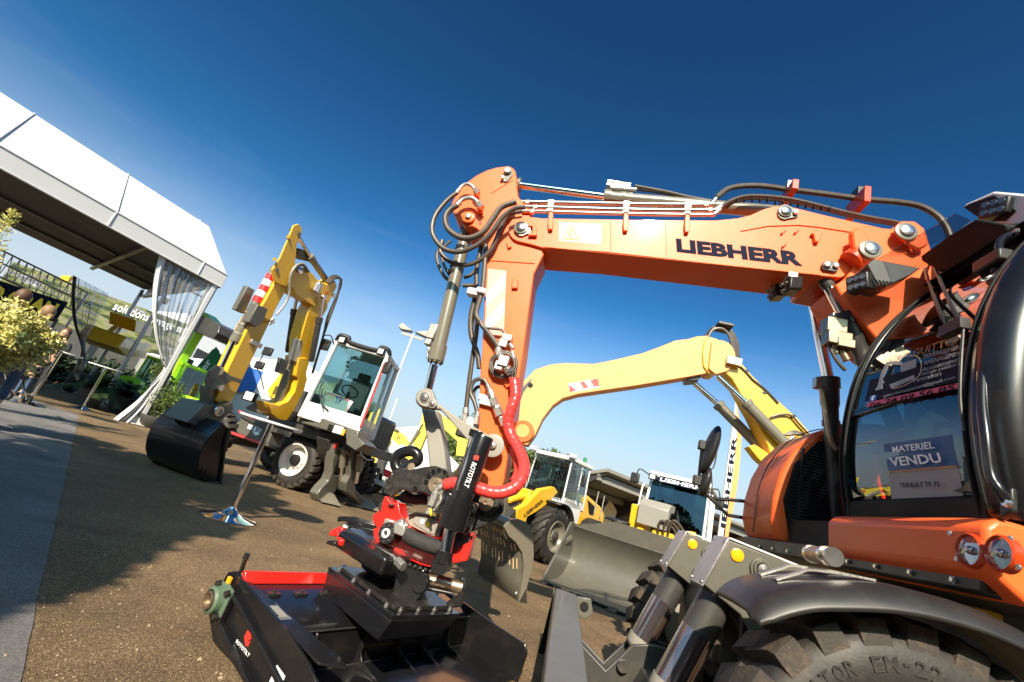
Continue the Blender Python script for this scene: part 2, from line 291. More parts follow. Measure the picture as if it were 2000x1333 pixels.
def wheel(parent, c, ax, Ro, Wd, rimR, rim_mat, lugs=28, dual=False, hub_r=0.14, rim_depth=0.08, name='wheel', lugh=0.035, pattern='block', tyre_mat='tyre', n=48):
    """tyre with lugs, rim and hub; c centre of outer face plane, ax points outward"""
    ax = V(ax).normalized(); c = V(c); a = ax.orthogonal().normalized(); a = (Z-ax*Z.dot(ax)).normalized(); b = ax.cross(a)
    rb = Ro-lugh
    r0 = rimR*1.08
    prof = [(-0.02*1, r0), (0.0, r0+0.03), (0.004, (r0+rb)/2), (-0.006, rb-0.05), (-0.03, rb-0.012), (-0.055, rb), (-Wd+0.055, rb), (-Wd+0.03, rb-0.012), (-Wd+0.006, rb-0.05), (-Wd, (r0+rb)/2), (-Wd, r0+0.03), (-Wd+0.02, r0)]
    t = MB(); t.lathe(prof, c, ax, n, cap=False)
    ty = t.build('tyre', 'tyre_side', parent, sharp=50)
    lg = MB()
    for i in range(lugs):
        for side in (0, 1):
            th = 2*math.pi*(i+0.5*side)/lugs
            def pt(u_, ang, r): return c+ax*u_+(a*math.cos(ang)+b*math.sin(ang))*r
            da = 2*math.pi/lugs*0.355
            u0 = -0.006 if side == 0 else -Wd+0.006; u1 = -Wd*0.56 if side == 0 else -Wd*0.44
            skew = (0.9 if pattern == 'bar' else 0.35)*2*math.pi/lugs*(1 if side == 0 else -1)
            um = (u0*1.0+u1*0.0)
            sh = -0.045 if side == 0 else 0.045
            vs = []
            for (u_, r, sk) in ((u0, rb-0.060, 0), (u0+sh*0.25, Ro-0.012, 0.0), (u0+sh*0.8, Ro, 0.1), (u1, Ro, 1.0), (u1, rb-0.03, 1.0), (u0, rb-0.070, 0)):
                for dd in (-da, da): vs.append(pt(u_, th+dd*(0.8 if r >= Ro-0.013 else 1.0)+skew*sk, r))
            lg.add(vs, [[0, 1, 3, 2], [2, 3, 5, 4], [4, 5, 7, 6], [6, 7, 9, 8], [8, 9, 11, 10], [0, 2, 4, 6, 8, 10], [1, 11, 9, 7, 5, 3]])
    lg.build('tread', tyre_mat, ty, bevel=0.006, seg=1)
    rm = MB(); rd = rim_depth
    rm.lathe([(-0.01, r0+0.004), (0.012, r0), (0.008, rimR), (-0.03, rimR*0.93), (-rd, rimR*0.86), (-rd, hub_r*1.25), (-rd*0.6, hub_r), (-rd*0.6, 0.001)], c, ax, n, cap=False)
    rim = rm.build('rim', rim_mat, parent, sharp=40)
    hb = MB(); hb.lathe([(-rd*0.6, hub_r*0.8), (-rd*0.6+0.05, hub_r*0.78), (-rd*0.6+0.06, hub_r*0.66), (-rd*0.6+0.06, 0.001)], c, ax, 24, cap=False)
    for i in range(10):
        th = 2*math.pi*i/10; p = c+(a*math.cos(th)+b*math.sin(th))*hub_r*1.12-ax*rd; hb.cyl(p, p+ax*0.03, 0.013, n=6)
    hb.build('hub', 'grey_dark' if rim_mat != 'white_rim' else 'black_matt', rim, sharp=40)
    return ty
def bolt(mb, p, ax, r, h): mb.lathe([(0, r*1.25), (h*0.3, r*1.25), (h*0.3, r), (h, r), (h, r*0.5)], p, ax, 8)
# ======================= SETTING =======================
g = MB(); n_ = 60; ext = 900.0
g.add([(-ext, -ext, 0), (ext, -ext, 0), (ext, ext, 0), (-ext, ext, 0)], [[0, 1, 2, 3]]); g.build('ground', 'asphalt', kind='structure', flat=True)
c1 = G(36, 1345); c2 = G(154, 812); d12 = (c2-c1).normalized(); c0 = c1-d12*6
mt = MB(); mt.add([V((p[0], p[1], 0.004)) for p in [c0.lerp(c2, i/90)+V((random.uniform(-.008, .008), 0, 0)) for i in range(91)]+[c2+V((-4.0, 1.2, 0)), c2+V((-30, -8, 0)), c0+V((-30, -10, 0))]], [list(range(94))]); mt.build('pavement', 'carpet', kind='structure', flat=True)

pb = MB()
for _ in range(1500):
    d_ = 1.8+9*random.random()**1.6; x = random.uniform(-.85, .6)*d_; r_ = random.uniform(.0025, .008)*(1 if random.random() < .93 else 1.8); c = V((x, d_, .002)); pb.add([c+V((r_, 0, 0)), c+V((0, r_*.8, 0)), c+V((-r_*.9, 0, 0)), c+V((0, -r_, 0)), c+V((0, 0, r_*.9))], [[0, 1, 4], [1, 2, 4], [2, 3, 4], [3, 0, 4]])
mat('pebble', (.30, .23, .15), .9, var=.5, scale=30)
po = pb.build('loose_grit', 'pebble', kind='stuff', flat=True); po['label'] = 'loose grit scattered over the asphalt'; po['category'] = 'grit'
# added unseen hall behind the viewer (it keeps the low bright sky off the near machines)
mat('blocker_clad', (.045, .043, .042), .55, var=.2, scale=.6); mat('blocker_glass', (.02, .03, .04), .08, coat=.5)
def blocker(name, label, x0, x1, y0, y1, h, face):
    t = thing(name, label, 'sky blocker', ((x0+x1)/2, (y0+y1)/2, 0), 'added unseen blocks behind the viewer, cutting low sky light'); m = MB(); m.box(((x0+x1)/2, (y0+y1)/2, h/2), (V((1, 0, 0)), V((0, 1, 0)), Z), ((x1-x0)/2, (y1-y0)/2, h/2)); m.build('wall', 'blocker_clad', t)
    m = MB(); m.box(((x0+x1)/2, (y0+y1)/2, h+.15), (V((1, 0, 0)), V((0, 1, 0)), Z), ((x1-x0)/2+.3, (y1-y0)/2+.3, .15)); m.build('roof', 'grey_dark', t)
    for k in range(6):
        m = MB()
        if face == 'n': c = (x0+(x1-x0)*(k+.5)/6, y1+.02, 1.6); hs = ((x1-x0)/16, .04, 1.2)
        else: c = (x0-.02, y0+(y1-y0)*(k+.5)/6, 1.6); hs = (.04, (y1-y0)/16, 1.2)
        m.box(c, (V((1, 0, 0)), V((0, 1, 0)), Z), hs); m.build('window', 'blocker_glass', t)
blocker('sky_blocker', 'added unseen dark hall across the yard, facing the machines', -26, 16, -24, -15, 9.0, 'n')
blocker('sky_blocker', 'side wing of the added unseen hall, right of the orange machine', 13, 22, -15, 1.5, 8.5, 'w')
# ======================= ORANGE WHEELED EXCAVATOR (close on the right) =======================
AE = R(12); wE = V((math.sin(AE), math.cos(AE), 0)); fE = V((-math.cos(AE), math.sin(AE), 0))
CE = V((1.55, 1.55, 0))+wE*1.27; OE = CE-fE*1.2
EX = Fr(OE, fE, wE); P = EX.P; q = EX.q
exc = thing('wheeled_excavator', 'orange wheeled excavator with black cab close on the right, boom reaching left', 'excavator', (OE.x, OE.y, 0))
def plate(name, pxs, off, th, material, parent, bevel=0.006, fr=EX, label=None, seg=2):
    mb = MB(); mb.prism([fr.q(p[0], p[1], off) if p[0] != 'w' else fr.P(p[1], off, p[2]) for p in pxs], fr.w*th)
    return mb.build(name, material, parent, bevel=bevel, seg=seg, label=label)
def pxarc(cx, cy, r, a0, a1, n=8): return [(cx+r*math.cos(R(a0+(a1-a0)*i/n)), cy-r*math.sin(R(a0+(a1-a0)*i/n))) for i in range(n+1)]
# --- boom (main box with side plates)
bo = pxarc(1018, 447, 25, 250, 95, 8)+[(1060, 427), (1250, 430), (1398, 431), (1440, 427), (1465, 421), (1492, 409), (1515, 403), (1542, 404), (1615, 422), (1736, 449), (1760, 465), (1740, 520), (1690, 545), (1650, 536)]+pxarc(1640, 528, 14, 0, -100, 5)+[(1605, 539), (1180, 492), (1060, 484), (1040, 478)]
boom = plate('boom', bo, -0.17, 0.34, 'orange', exc, 0.008)
plate('boom_reinforcement', [(1446, 452), (1462, 436), (1500, 412), (1520, 408), (1600, 424), (1705, 455), (1690, 458), (1600, 444), (1560, 440), (1500, 442)], -0.178, 0.01, 'orange', boom, 0.003)
# base boom between cab and hood, going down to its foot
bb = [(1662, 452), (1672, 444), (1700, 443), (1742, 447), (1762, 431), (1788, 432), (1806, 446), (1826, 500), (1850, 590), ('w', 0.35, 2.35), ('w', 0.25, 1.75), ('w', 0.0, 1.55), ('w', -0.3, 1.6), ('w', -0.15, 1.95), ('w', 0.35, 2.7), (1690, 650), (1648, 575), (1640, 556), (1650, 540), (1668, 520)]
bb = [(1662, 452), (1672, 444), (1700, 443), (1742, 447), (1762, 431), (1788, 432), (1806, 446), (1830, 520), ('w', 0.10, 2.85), ('w', -0.15, 2.2), ('w', -0.2, 1.6), ('w', 0.06, 1.5), ('w', 0.14, 1.8), ('w', 0.28, 2.3), (1712, 662), (1640, 572), (1632, 556), (1650, 545), (1668, 520)]
base = plate('boom_base', bb, -0.20, 0.36, 'orange', exc, 0.012)
# pins and pin plates
def pin(px, py, off, r, parent, h=0.03, ring=0.0, rc='grey_cyl', name='pin', fr=EX):
    c = fr.q(px, py, off); mb = MB(); mb.lathe([(0, r), (h, r), (h+0.004, r*0.85), (h+0.006, 0.001)], c, -fr.w, 24, cap=False); o = mb.build(name, 'steel', parent)
    if ring: m2 = MB(); m2.lathe([(0, r+ring), (h*0.5, r+ring), (h*0.6, r+ring*0.7), (h*0.6, r)], c, -fr.w, 28, cap=False); m2.build('pin_collar', rc, o)
    return o
def flag(pts, off, parent, th=0.012, m='grey_cyl', name='pin_bracket', bevel=0.003): return plate(name, pts, off-th, th, m, parent, bevel)
flag(pxarc(1533, 414, 15, 60, 300, 8)+pxarc(1553, 417, 8, -80, 80, 5), -0.18, boom); pin(1533, 414, -0.192, 0.034, boom, 0.02, 0.012); pin(1553, 417, -0.192, 0.017, boom, 0.02)
flag(pxarc(1614, 519, 9, 80, 280, 8)+pxarc(1630, 521, 10, -80, 80, 5), -0.18, boom, m='grey_dark'); pin(1614, 519, -0.19, 0.02, boom, 0.02, 0.006); pin(1631, 521, -0.19, 0.018, boom, 0.02)
flag(pxarc(1018, 447, 14, 50, 310, 10)+[(1036, 455), (1036, 440)], -0.175, boom, m='zinc'); pin(1018, 446, -0.187, 0.036, boom, 0.02, 0.018)
plate('pin_lock', [(1031, 437), (1047, 437), (1049, 460), (1032, 460), (1032, 455), (1040, 455), (1040, 442), (1031, 442)], -0.20, 0.025, 'orange', boom, 0.004)
plate('boss_plate', [(1665, 452), (1678, 447), (1690, 449), (1702, 470), (1716, 485), (1712, 506), (1694, 512), (1676, 500), (1668, 478)], -0.28, 0.05, 'orange', base, 0.012)
pin(1699, 489, -0.285, 0.040, base, 0.03, 0.028); flag([(1706, 480), (1716, 478), (1722, 484), (1724, 492), (1712, 490)], -0.29, base, m='zinc')
plate('boss_plate', [(1750, 440), (1768, 433), (1790, 440), (1812, 462), (1812, 480), (1795, 487), (1778, 478), (1760, 462)], -0.26, 0.03, 'orange', base, 0.01)
pin(1768, 454, -0.262, 0.042, base, 0.03, 0.025)
b_ = MB(); b_.cyl(q(1660, 515, -0.20), q(1660, 515, -0.20)-wE*0.001, 0.01); 
cb_ = MB(); cb_.cyl(q(1661, 512, -0.21), q(1690, 492, -0.21), 0.075, n=28); cb_.build('boss_tube', 'orange_deep', base)
for (x, y) in ((1530, 450), (1556, 449), (1532, 476)):
    plate('bracket_stub', [(x-4, y+4), (x+5, y-5), (x+7, y-3), (x-2, y+7)], -0.19, 0.02, 'orange', boom, 0.002)
plate('lifting_eye', pxarc(1596, 461, 12, 20, 160, 6)+[(1590, 458), (1592, 472), (1600, 473), (1604, 462)], -0.20, 0.03, 'orange', boom, 0.005)
text('LIEBHERR', q(1322, 492.5, -0.17), q(1568, 520.5, -0.17), q(1320, 466.5, -0.17), 'ink', boom, 'maker_lettering', fat=0.05, push=-wE)
st = plate('warning_sticker', [(1092, 434), (1175, 438), (1175, 478), (1092, 471)], -0.1715, 0.001, 'sticker_pale', boom, 0)
m = MB(); m.tube([q(1114, 441, -.174), q(1100, 466, -.174), q(1131, 469, -.174), q(1114, 441, -.174)], 0.0025, 6, 1); m.build('warning_triangle', 'sticker_yellow', st)
text('!', q(1111, 464, -.174), q(1117, 464.5, -.174), q(1111, 449, -.174), 'sticker_yellow', st, 'warning_mark', push=-wE)
m = MB()
for a, b in (((1193, 433), (1193, 490)), ((1300, 433), (1302, 501))): m.tube([q(a[0]+(b[0]-a[0])*i/24, a[1]+(b[1]-a[1])*i/24, -.171)+V((0, 0, random.uniform(-.001, .001))) for i in range(25)], .0028, 6, 1)
m.tube([q(1062+540*i/60, 482.5+55*i/60, -.170)+V((0, 0, random.uniform(-.0008, .0008))) for i in range(61)], .003, 6, 1); m.build('weld_seam', 'orange', boom)
# --- stick
so = [(992, 325), (970, 327), (950, 333), (930, 343), (911, 357), (897, 371), (887, 387), (880, 402), (887, 418), (902, 424)]+pxarc(916, 428, 15, 200, 290, 5)+[(930, 446), (944, 458), (952, 478), (950, 512), (941, 690), (938, 731), (934, 823), (929, 945), (940, 985), (958, 988), (972, 975), (984, 940), (993, 884), (1000, 850), (1010, 760), (1022, 690), (1043, 535), (1062, 497), (1050, 470), (1045, 430), (1030, 405), (1012, 384), (1009, 360), (1009, 345)]+pxarc(992, 341, 16, -10, 90, 5)
stick = plate('stick', so, -0.145, 0.29, 'orange', exc, 0.008)
plate('lifting_eye', pxarc(1021, 843, 22, -110, 130, 12)+[(1002, 830), (996, 860)], -0.05, 0.06, 'orange', stick, 0.006)
m = MB(); m.lathe([(0, .045), (.004, .045), (.004, .001)], q(1021, 842, -.052), -wE, 24, cap=False); m.build('eye_hole', 'yellow_pale', stick)
plate('pin_wedge', [(959, 378), (975, 336), (984, 330), (1004, 340), (1002, 352)], -0.15, 0.007, 'orange', stick, 0.002)
flag([(981, 352), (985, 338), (992, 328), (1000, 332), (1001, 342), (992, 354), (986, 356)], -0.15, stick); pin(991, 335.5, -0.165, 0.026, stick, 0.02, 0.006); pin(981, 349, -0.165, 0.013, stick, 0.02)
pin(916, 427, -0.15, 0.022, stick, 0.04, 0.028, 'orange')
m = MB(); m.lathe([(0, 0.014), (0.002, 0.014), (0.002, 0.001)], q(938.5, 435.5, -0.147), -wE, 14, cap=False); m.build('drain_hole', 'orange_deep', stick)
# fork bosses of the boom around the stick pivot
plate('stick_block', [(1000, 545), (1012, 545), (1011, 563), (999, 563)], -0.17, 0.03, 'orange', stick, 0.005)
plate('stick_block', [(989, 472), (996, 471), (999, 482), (992, 485)], -0.165, 0.02, 'orange', stick, 0.003)
plate('weld_cross', [(952, 505), (1045, 512), (1044, 515), (952, 509)], -0.152, 0.01, 'orange', stick, 0.003)
plate('hose_guard_plate', [(987, 738), (1010, 744), (990, 758), (985, 752)], -0.165, 0.025, 'orange', stick, 0.004)
# hazard stripes on the stick
haz = plate('hazard_sticker', [(953, 525), (989, 529), (984, 655), (946, 655)], -0.1465, 0.001, 'sticker_pink', stick, 0)
for y in (0, 53):
    plate('hazard_stripe', [(951-y*0.05, 573+y), (987-y*0.04, 533+y), (986-y*0.04, 562+y), (949-y*0.05, 598+y)], -0.1478, 0.001, 'white', haz, 0)
# --- stick cylinder on top of the boom
m = MB(); m.cyl(q(1006, 361), q(1186, 385), 0.031, n=28); rod = m.build('stick_cylinder_rod', 'chrome', exc)
m = MB(); m.lathe([(0, .062), (.05, .062), (.05, .054), (.13, .052), (.13, .06), (.16, .06), (.16, .05)], q(1181, 385), q(1300, 398)-q(1181, 385), 28); m.cyl(q(1215, 388.5), q(1533, 416), 0.050, n=28)
cylb = m.build('stick_cylinder', 'grey_cyl', exc)
m = MB()
for k in range(7): bolt(m, q(1183, 385)+(wE*math.cos(k*0.9-2.8)+Z*math.sin(k*.9-2.8)*1)*0.05, q(1006, 361)-q(1186, 385), 0.008, 0.02)
m.box(q(1205, 374), (fE, wE, Z), (.05, .035, .035)); m.box(q(1200, 362), (fE, wE, Z), (.06, .025, .025)); m.box(q(1222, 368, -.03), (fE, wE, Z), (.035, .02, .02))
m.cyl(q(1190, 356, -.02), q(1232, 361, -.02), .014); m.cyl(q(1192, 367, -.05), q(1243, 371, -.05), .016); m.cyl(q(1196, 374, -.03), q(1236, 378, -.03), .013)
m.build('cylinder_valve', 'zinc', cylb, bevel=0.004)
m = MB(); m.lathe([(0, .05), (.03, .05), (.03, .06), (.05, .06)], q(1006, 361), q(1186, 385)-q(1006, 361), 24); m.build('rod_end', 'grey_cyl', rod)
# --- bucket cylinder along the left of the stick
m = MB(); A_ = q(917, 428); B_ = q(852, 700); ax_ = (B_-A_); Lc = ax_.length
m.lathe([(0, .052), (.12, .056), (.12, .050), (Lc-.10, .052), (Lc-.10, .062), (Lc, .062), (Lc+.025, .06)], A_, ax_, 30); cyb = m.build('bucket_cylinder', 'grey_cyl', exc)
for (x, y) in ((903, 487), (893, 520), (888, 534)):
    c = q(x-1, y); m = MB(); m.cyl(c-ax_.normalized()*.016, c+ax_.normalized()*.016, 0.0525, n=30); m.build('hose_band', 'black_matt', cyb)
m = MB()
for k in range(8): bolt(m, A_+ax_.normalized()*(Lc+.02)+(ax_.normalized().orthogonal().normalized()*math.cos(k*.785)+ax_.normalized().cross(ax_.normalized().orthogonal().normalized())*math.sin(k*.785))*0.05, ax_, 0.008, 0.02)
m.build('cylinder_bolt', 'grey_cyl', cyb, label=None)
m = MB(); m.cyl(q(848, 714), q(835, 768), 0.032, n=28); m.build('bucket_cylinder_rod', 'chrome', exc)
m = MB(); m.box(q(846, 650, .0), (fE, wE, Z), (.03, .04, .06)); m.box(q(838, 668), (fE, wE, Z), (.025, .03, .03)); m.box(q(843, 685), (fE, wE, Z), (.02, .03, .02)); m.cyl(q(842, 645), q(834, 700), .008); m.build('cylinder_valve', 'zinc', cyb, bevel=0.006)
# --- linkage
lk = pxarc(830, 780, 20, 30, 225, 10)+[(900, 868), (935, 892)]+pxarc(963, 873, 18, -100, 70, 8)+[(940, 858), (905, 836), (852, 792)]
lk = pxarc(831, 778, 20, 50, 250, 10)+[(860, 800), (930, 880)]+pxarc(961, 874, 18, 250, 420, 8)+[(900, 820), (852, 785)]
link = plate('link_arm', lk, -0.235, 0.05, 'grey_light', exc, 0.008)
plate('link_arm', lk, 0.185, 0.05, 'grey_light', exc, 0.008)
plate('pin_bracket', pxarc(831, 777, 18, 90, 270, 8)+[(843, 796)]+pxarc(843, 788, 8, -60, 60, 5)+[(838, 763)], -0.26, 0.025, 'grey_light', link, 0.004)
pin(830, 776, -0.26, 0.030, link, 0.012, 0.008, 'grey_light'); pin(845, 789, -0.26, 0.020, link, 0.015, 0.01, 'grey_light')
pin(963, 871, -0.24, 0.026, link, 0.03, 0.045, 'grey_light')
rk = [(820, 782), (834, 800), (852, 800), (858, 830), (868, 880), (874, 930), (862, 960), (846, 960), (840, 930), (832, 850)]
plate('rocker_link', rk, -0.08, 0.16, 'grey_light', exc, 0.012)
# --- pipes on the boom
def hose(pxs, r, off=-0.2, material='hose_rubber', parent=None, name='hose', n=10, sub=6):
    mb = MB(); mb.tube([q(p[0], p[1], off if len(p) < 3 else p[2]) for p in pxs], r, n, sub); return mb.build(name, material, parent or exc)
hose([(1008, 395), (1040, 396), (1250, 400), (1382, 401), (1390, 397), (1398, 388)], 0.018, -0.10, 'steel', name='pipe', sub=4)
hose([(1026, 405), (1250, 411), (1382, 411.5), (1398, 410), (1408, 404)], 0.017, -0.14, 'steel', name='pipe', sub=4)
hose([(1020, 413), (1250, 419), (1380, 420.5), (1395, 418), (1406, 410)], 0.014, -0.16, 'steel', name='pipe', sub=4)
for (x, y, o2) in ((1378, 401, -.10), (1386, 411, -.14), (1030, 396, -.10), (1046, 405.5, -.14), (1040, 414, -.16)):
    m = MB(); m.cyl(q(x-4, y, o2), q(x+4, y, o2), .025, n=6); m.build('pipe_nut', 'zinc', exc)
for x in (1075, 1222, 1342):
    y0 = 396+(x-1075)*.02
    br = plate('pipe_bracket', [(x-3, y0+18), (x+5, y0+18), (x+6, y0+38), (x+4, y0+52), (x-4, y0+52), (x-5, y0+38)], -0.20, 0.03, 'orange', boom, 0.004)
    m = MB()
    for yy, o2 in ((y0, -.1), (y0+10, -.14), (y0+17, -.16)): m.cyl(q(x-5, yy, o2), q(x+5, yy, o2), .024, n=14)
    m.box(q(x, y0+8, -.125), (fE, wE, Z), (.02, .02, .05)); m.build('pipe_clamp', 'zinc', br)
# --- hoses at the stick top
hose([(1008, 394.5), (980, 405), (962, 429), (944, 453), (920, 465), (896, 463), (875, 447), (870, 426), (878, 411), (893, 401)], 0.023, -0.24)
hose([(1026, 405), (1004, 408), (980, 426), (960, 453), (935, 477), (899, 492), (869, 487), (850, 468), (844, 447), (851, 420), (872, 393), (892, 377)], 0.018, -0.29)
hose([(1020, 413), (992, 420), (976, 450), (965, 477), (950, 498), (926, 514), (902, 518), (878, 511), (864, 498), (860, 488), (864, 470)], 0.017, -0.20)
hose([(862, 478), (853, 500), (858, 522), (868, 540), (877, 548)], 0.015, 0.12); hose([(880, 470), (862, 492), (868, 520), (880, 540)], 0.013, 0.14)
hose([(906, 543), (920, 537), (934, 522)], 0.015, 0.05); hose([(904, 558), (922, 558), (932, 556)], 0.017, 0.05)
hose([(940, 480), (931, 528), (930, 570), (920, 615), (920, 654), (932, 690), (936, 720)], 0.019, 0.02); hose([(949, 480), (945, 534), (941, 570), (930, 612), (938, 630), (956, 654), (971, 675), (973, 684)], 0.019, -0.19)
hose([(936, 575), (931, 600), (931, 645), (923, 699), (916, 750), (910, 802)], 0.018, 0.08); hose([(932, 560), (922, 640), (928, 680), (936, 700)], 0.014, 0.10)
hose([(938, 630), (945, 640), (962, 642), (980, 645), (989, 655)], 0.010, -0.2)
hose([(933, 810), (927, 787), (919, 767), (923, 749), (933, 741), (946, 743), (953, 754)], 0.014, -0.17); hose([(929, 795), (925, 770), (930, 758), (940, 755)], 0.012, -0.1)
def fitting(pxs, r, off, parent=None):
    mb = MB(); mb.tube([q(x, y, off) for x, y in pxs], r, 10, 4); a, b = q(*pxs[-1], off), q(*pxs[-2], off); d = (a-b).normalized(); mb.lathe([(-.03, r*1.5), (.025, r*1.5)], a, d, 6); mb.lathe([(-.01, r*1.3), (.03, r*1.3)], q(*pxs[0], off), q(*pxs[1], off)-q(*pxs[0], off), 12)
    return mb.build('hose_fitting', 'zinc', parent or exc, sharp=30)
fitting([(893, 401), (902, 391), (916, 387), (928, 391), (938, 402)], .017, -.22); fitting([(892, 377), (902, 364), (912, 360), (922, 364), (931, 375)], .014, -.22)
for (x, y) in ((938, 409), (931, 379)):
    m = MB(); m.cyl(q(x, y-9, -.20), q(x, y+2, -.17), .026, n=6); m.cyl(q(x, y, -.19), q(x+.5, y+6, -.15), .02, n=12); m.build('hose_union', 'orange', exc)
fitting([(973, 684), (976, 694)], .02, -.2); fitting([(910, 800), (909, 818)], .018, .08); fitting([(933, 808), (931, 822)], .014, -.17)
fitting([(953, 754), (961, 772), (967, 790), (974, 806), (981, 825)], .013, -.19); fitting([(958, 766), (966, 786)], .017, -.2); fitting([(968, 790), (974, 806)], .021, -.19)
m = MB(); m.box(q(946, 778, -.17), (fE, wE, Z), (.04, .015, .02)); m.box(q(950, 786, -.17), (fE, wE, Z), (.045, .012, .022)); m.build('valve_plate', 'white_paint', stick, bevel=.004)
m = MB(); m.box(q(925, 573, -.02), (fE, wE, Z), (.045, .04, .028)); m.box(q(941, 571, -.19), (fE, wE, Z), (.035, .04, .02)); m.build('hose_clamp', 'white_paint', exc, bevel=.006)
for (x, y, o2) in ((902, 830, .1), (908, 828, .05)): pass
m = MB(); m.box(q(907, 846, .05), (fE, wE, Z), (.055, .04, .035)); m.build('hose_cap', 'black_plastic', exc, bevel=.01)
m = MB(); m.box(q(926, 828, -.1), (fE, wE, Z), (.05, .04, .03)); m.build('hose_clamp', 'white_paint', exc, bevel=.006)
# coil and valve block
m = MB()
for k, rr in enumerate((0.092, 0.078)): m.tube([p for p in arc(q(983, 712, -.19-.01*k), rr, 0, 360, 24, fE, Z)], .010, 8, 1)
m.build('coiled_hose', 'hose_rubber', stick)
m = MB(); m.box(q(984, 707, -.235), (fE, wE, Z), (.035, .03, .035)); m.box(q(975, 716, -.22), (fE, wE, Z), (.028, .03, .03)); m.cyl(q(976, 694, -.21), q(982, 703, -.23), .022); m.cyl(q(986, 712, -.24), q(995, 733, -.22), .020, .016); m.cyl(q(990, 718, -.24), q(993, 727, -.225), .030, n=6); m.build('valve_block', 'zinc', stick, bevel=.004)
m = MB(); m.box(q(991, 661, -.19), (fE, wE, Z), (.035, .025, .022)); m.box(q(983, 671, -.19), (fE, wE, Z), (.03, .02, .03)); m.cyl(q(995, 672, -.2), q(1003, 682, -.2), .018, n=6); m.cyl(q(1000, 686, -.19), q(1004, 700, -.19), .012); m.build('valve_block', 'zinc', stick, bevel=.004)
hose([(1004, 700), (1007, 715), (1006, 742)], .009, -.19); hose([(1000, 735), (1000, 748)], .012, -.21)
# red spiral guarded hoses
def spiral(pxs, r, name='spiral_hose_guard', step=0.042):
    Pp = smooth([q(p[0], p[1], p[2]) for p in pxs], 16)
    inner = MB(); inner.tube(Pp, r*0.80, 10, 1); 
    acc = 0; last = Pp[0]; mb = MB(); seg = [Pp[0]]
    # resample evenly
    ev = [Pp[0]]; need = step/2; 
    for i in range(1, len(Pp)):
        a = Pp[i-1]; b = Pp[i]; l = (b-a).length; pos = 0
        while l-pos >= need: pos += need; ev.append(a.lerp(b, pos/l)); need = step/2
        need -= (l-pos)
    for i in range(0, len(ev)-2, 2):
        a = ev[i]; b = ev[i+2]; d = (b-a); ll = d.length; mb.lathe([(-.003, r*.90), (0.0, r*.955), (ll*.5, r*.98), (ll+.001, r*1.0), (ll+.004, r*.99), (ll+.0045, r*.93)], a, d, 18, cap=False)
    o = mb.build(name, 'red_hose', exc, sharp=50); inner.build('hose', 'hose_rubber', o)
spiral([(1004, 742, -.21), (1007, 764, -.22), (1006, 780, -.22), (999, 797, -.22), (992, 825, -.20), (997, 848, -.20), (1012, 876, -.24), (1023, 904, -.30), (1021, 930, -.36), (1005, 952, -.40), (976, 963, -.42), (948, 959, -.42), (922, 950, -.41), (892, 944, -.40), (868, 948, -.38)], .036)
spiral([(998, 872, -.10), (1008, 892, -.16), (1013, 912, -.22), (1011, 930, -.28), (1002, 946, -.32)], .031)
# long hose bundles over the boom
hose([(1400, 386), (1421, 370), (1450, 364), (1490, 364), (1535, 370), (1600, 378), (1666, 387), (1700, 391), (1750, 395), (1796, 403), (1828, 420), (1846, 440), (1856, 462)], .022, -.02)
for k, (dy, o2) in enumerate(((0, -.12), (3, -.06), (6, 0.0), (2, .06), (5, .11))):
    hose([(1400+6*k, 410-2*k), (1428, 392+dy), (1461, 383+dy), (1515, 385+dy), (1565, 393+dy), (1649, 414+dy), (1700, 425+dy), (1750, 434+dy), (1785, 445+dy), (1808, 462+dy)], .013, o2)
for k, o2 in enumerate((-.02, .03)):
    hose([(1240, 364+5*k), (1300, 375+3*k), (1347, 386+3*k), (1394, 394+3*k), (1435, 400+3*k), (1480, 405)], .014, o2)
for x, y, yy in ((1540, 368, 392), (1676, 380, 418)):
    m = MB(); m.box(q(x, (y+yy)/2, -.05), (fE, wE, Z), (.022, .12, (yy-y)/2*.0036)); o = m.build('hose_bracket', 'orange_deep', boom, bevel=.004)
    m = MB(); m.box(q(x, y+2, -.02), (fE, wE, Z), (.028, .05, .045)); m.build('hose_clamp', 'zinc' if x < 1600 else 'black_plastic', o, bevel=.004)
m = MB()
for k in range(13):
    t = k/12; x = 1440+180*t; m.lathe([(0, .019), (.006, .019)], q(x, 386+ (x-1428)*.12 if x > 1500 else 392, -.12), fE, 8)
m.build('cable_tie', 'black_matt', exc)
# --- work lights under the boom
for (x, y, o2) in ((1548, 560, -.13), (1520, 572, .06)):
    b = MB(); b.box(q(x, y, o2), (fE*.8-wE*.35-Z*.35, wE, Z), (.055, .062, .05)); wl = b.build('work_light', 'black_plastic', boom, bevel=.012)
    c = q(x, y, o2)+(fE*.8-wE*.35-Z*.35).normalized()*.057
    m = MB()
    n1 = (fE*.8-wE*.35-Z*.35).normalized(); t1 = n1.cross(Z).normalized(); t2 = t1.cross(n1)
    for i in (-1, 1):
        for j in (-1, 0, 1): m.lathe([(0, .017), (.004, .015), (.004, .001)], c+t1*j*.034+t2*i*.022, n1, 12, cap=False)
    m.build('lamp', 'led', wl)
    m = MB(); m.box(c-n1*.03+Z*.07, (fE, wE, Z), (.03, .045, .02)); m.build('lamp_bracket', 'zinc', wl, bevel=.003)
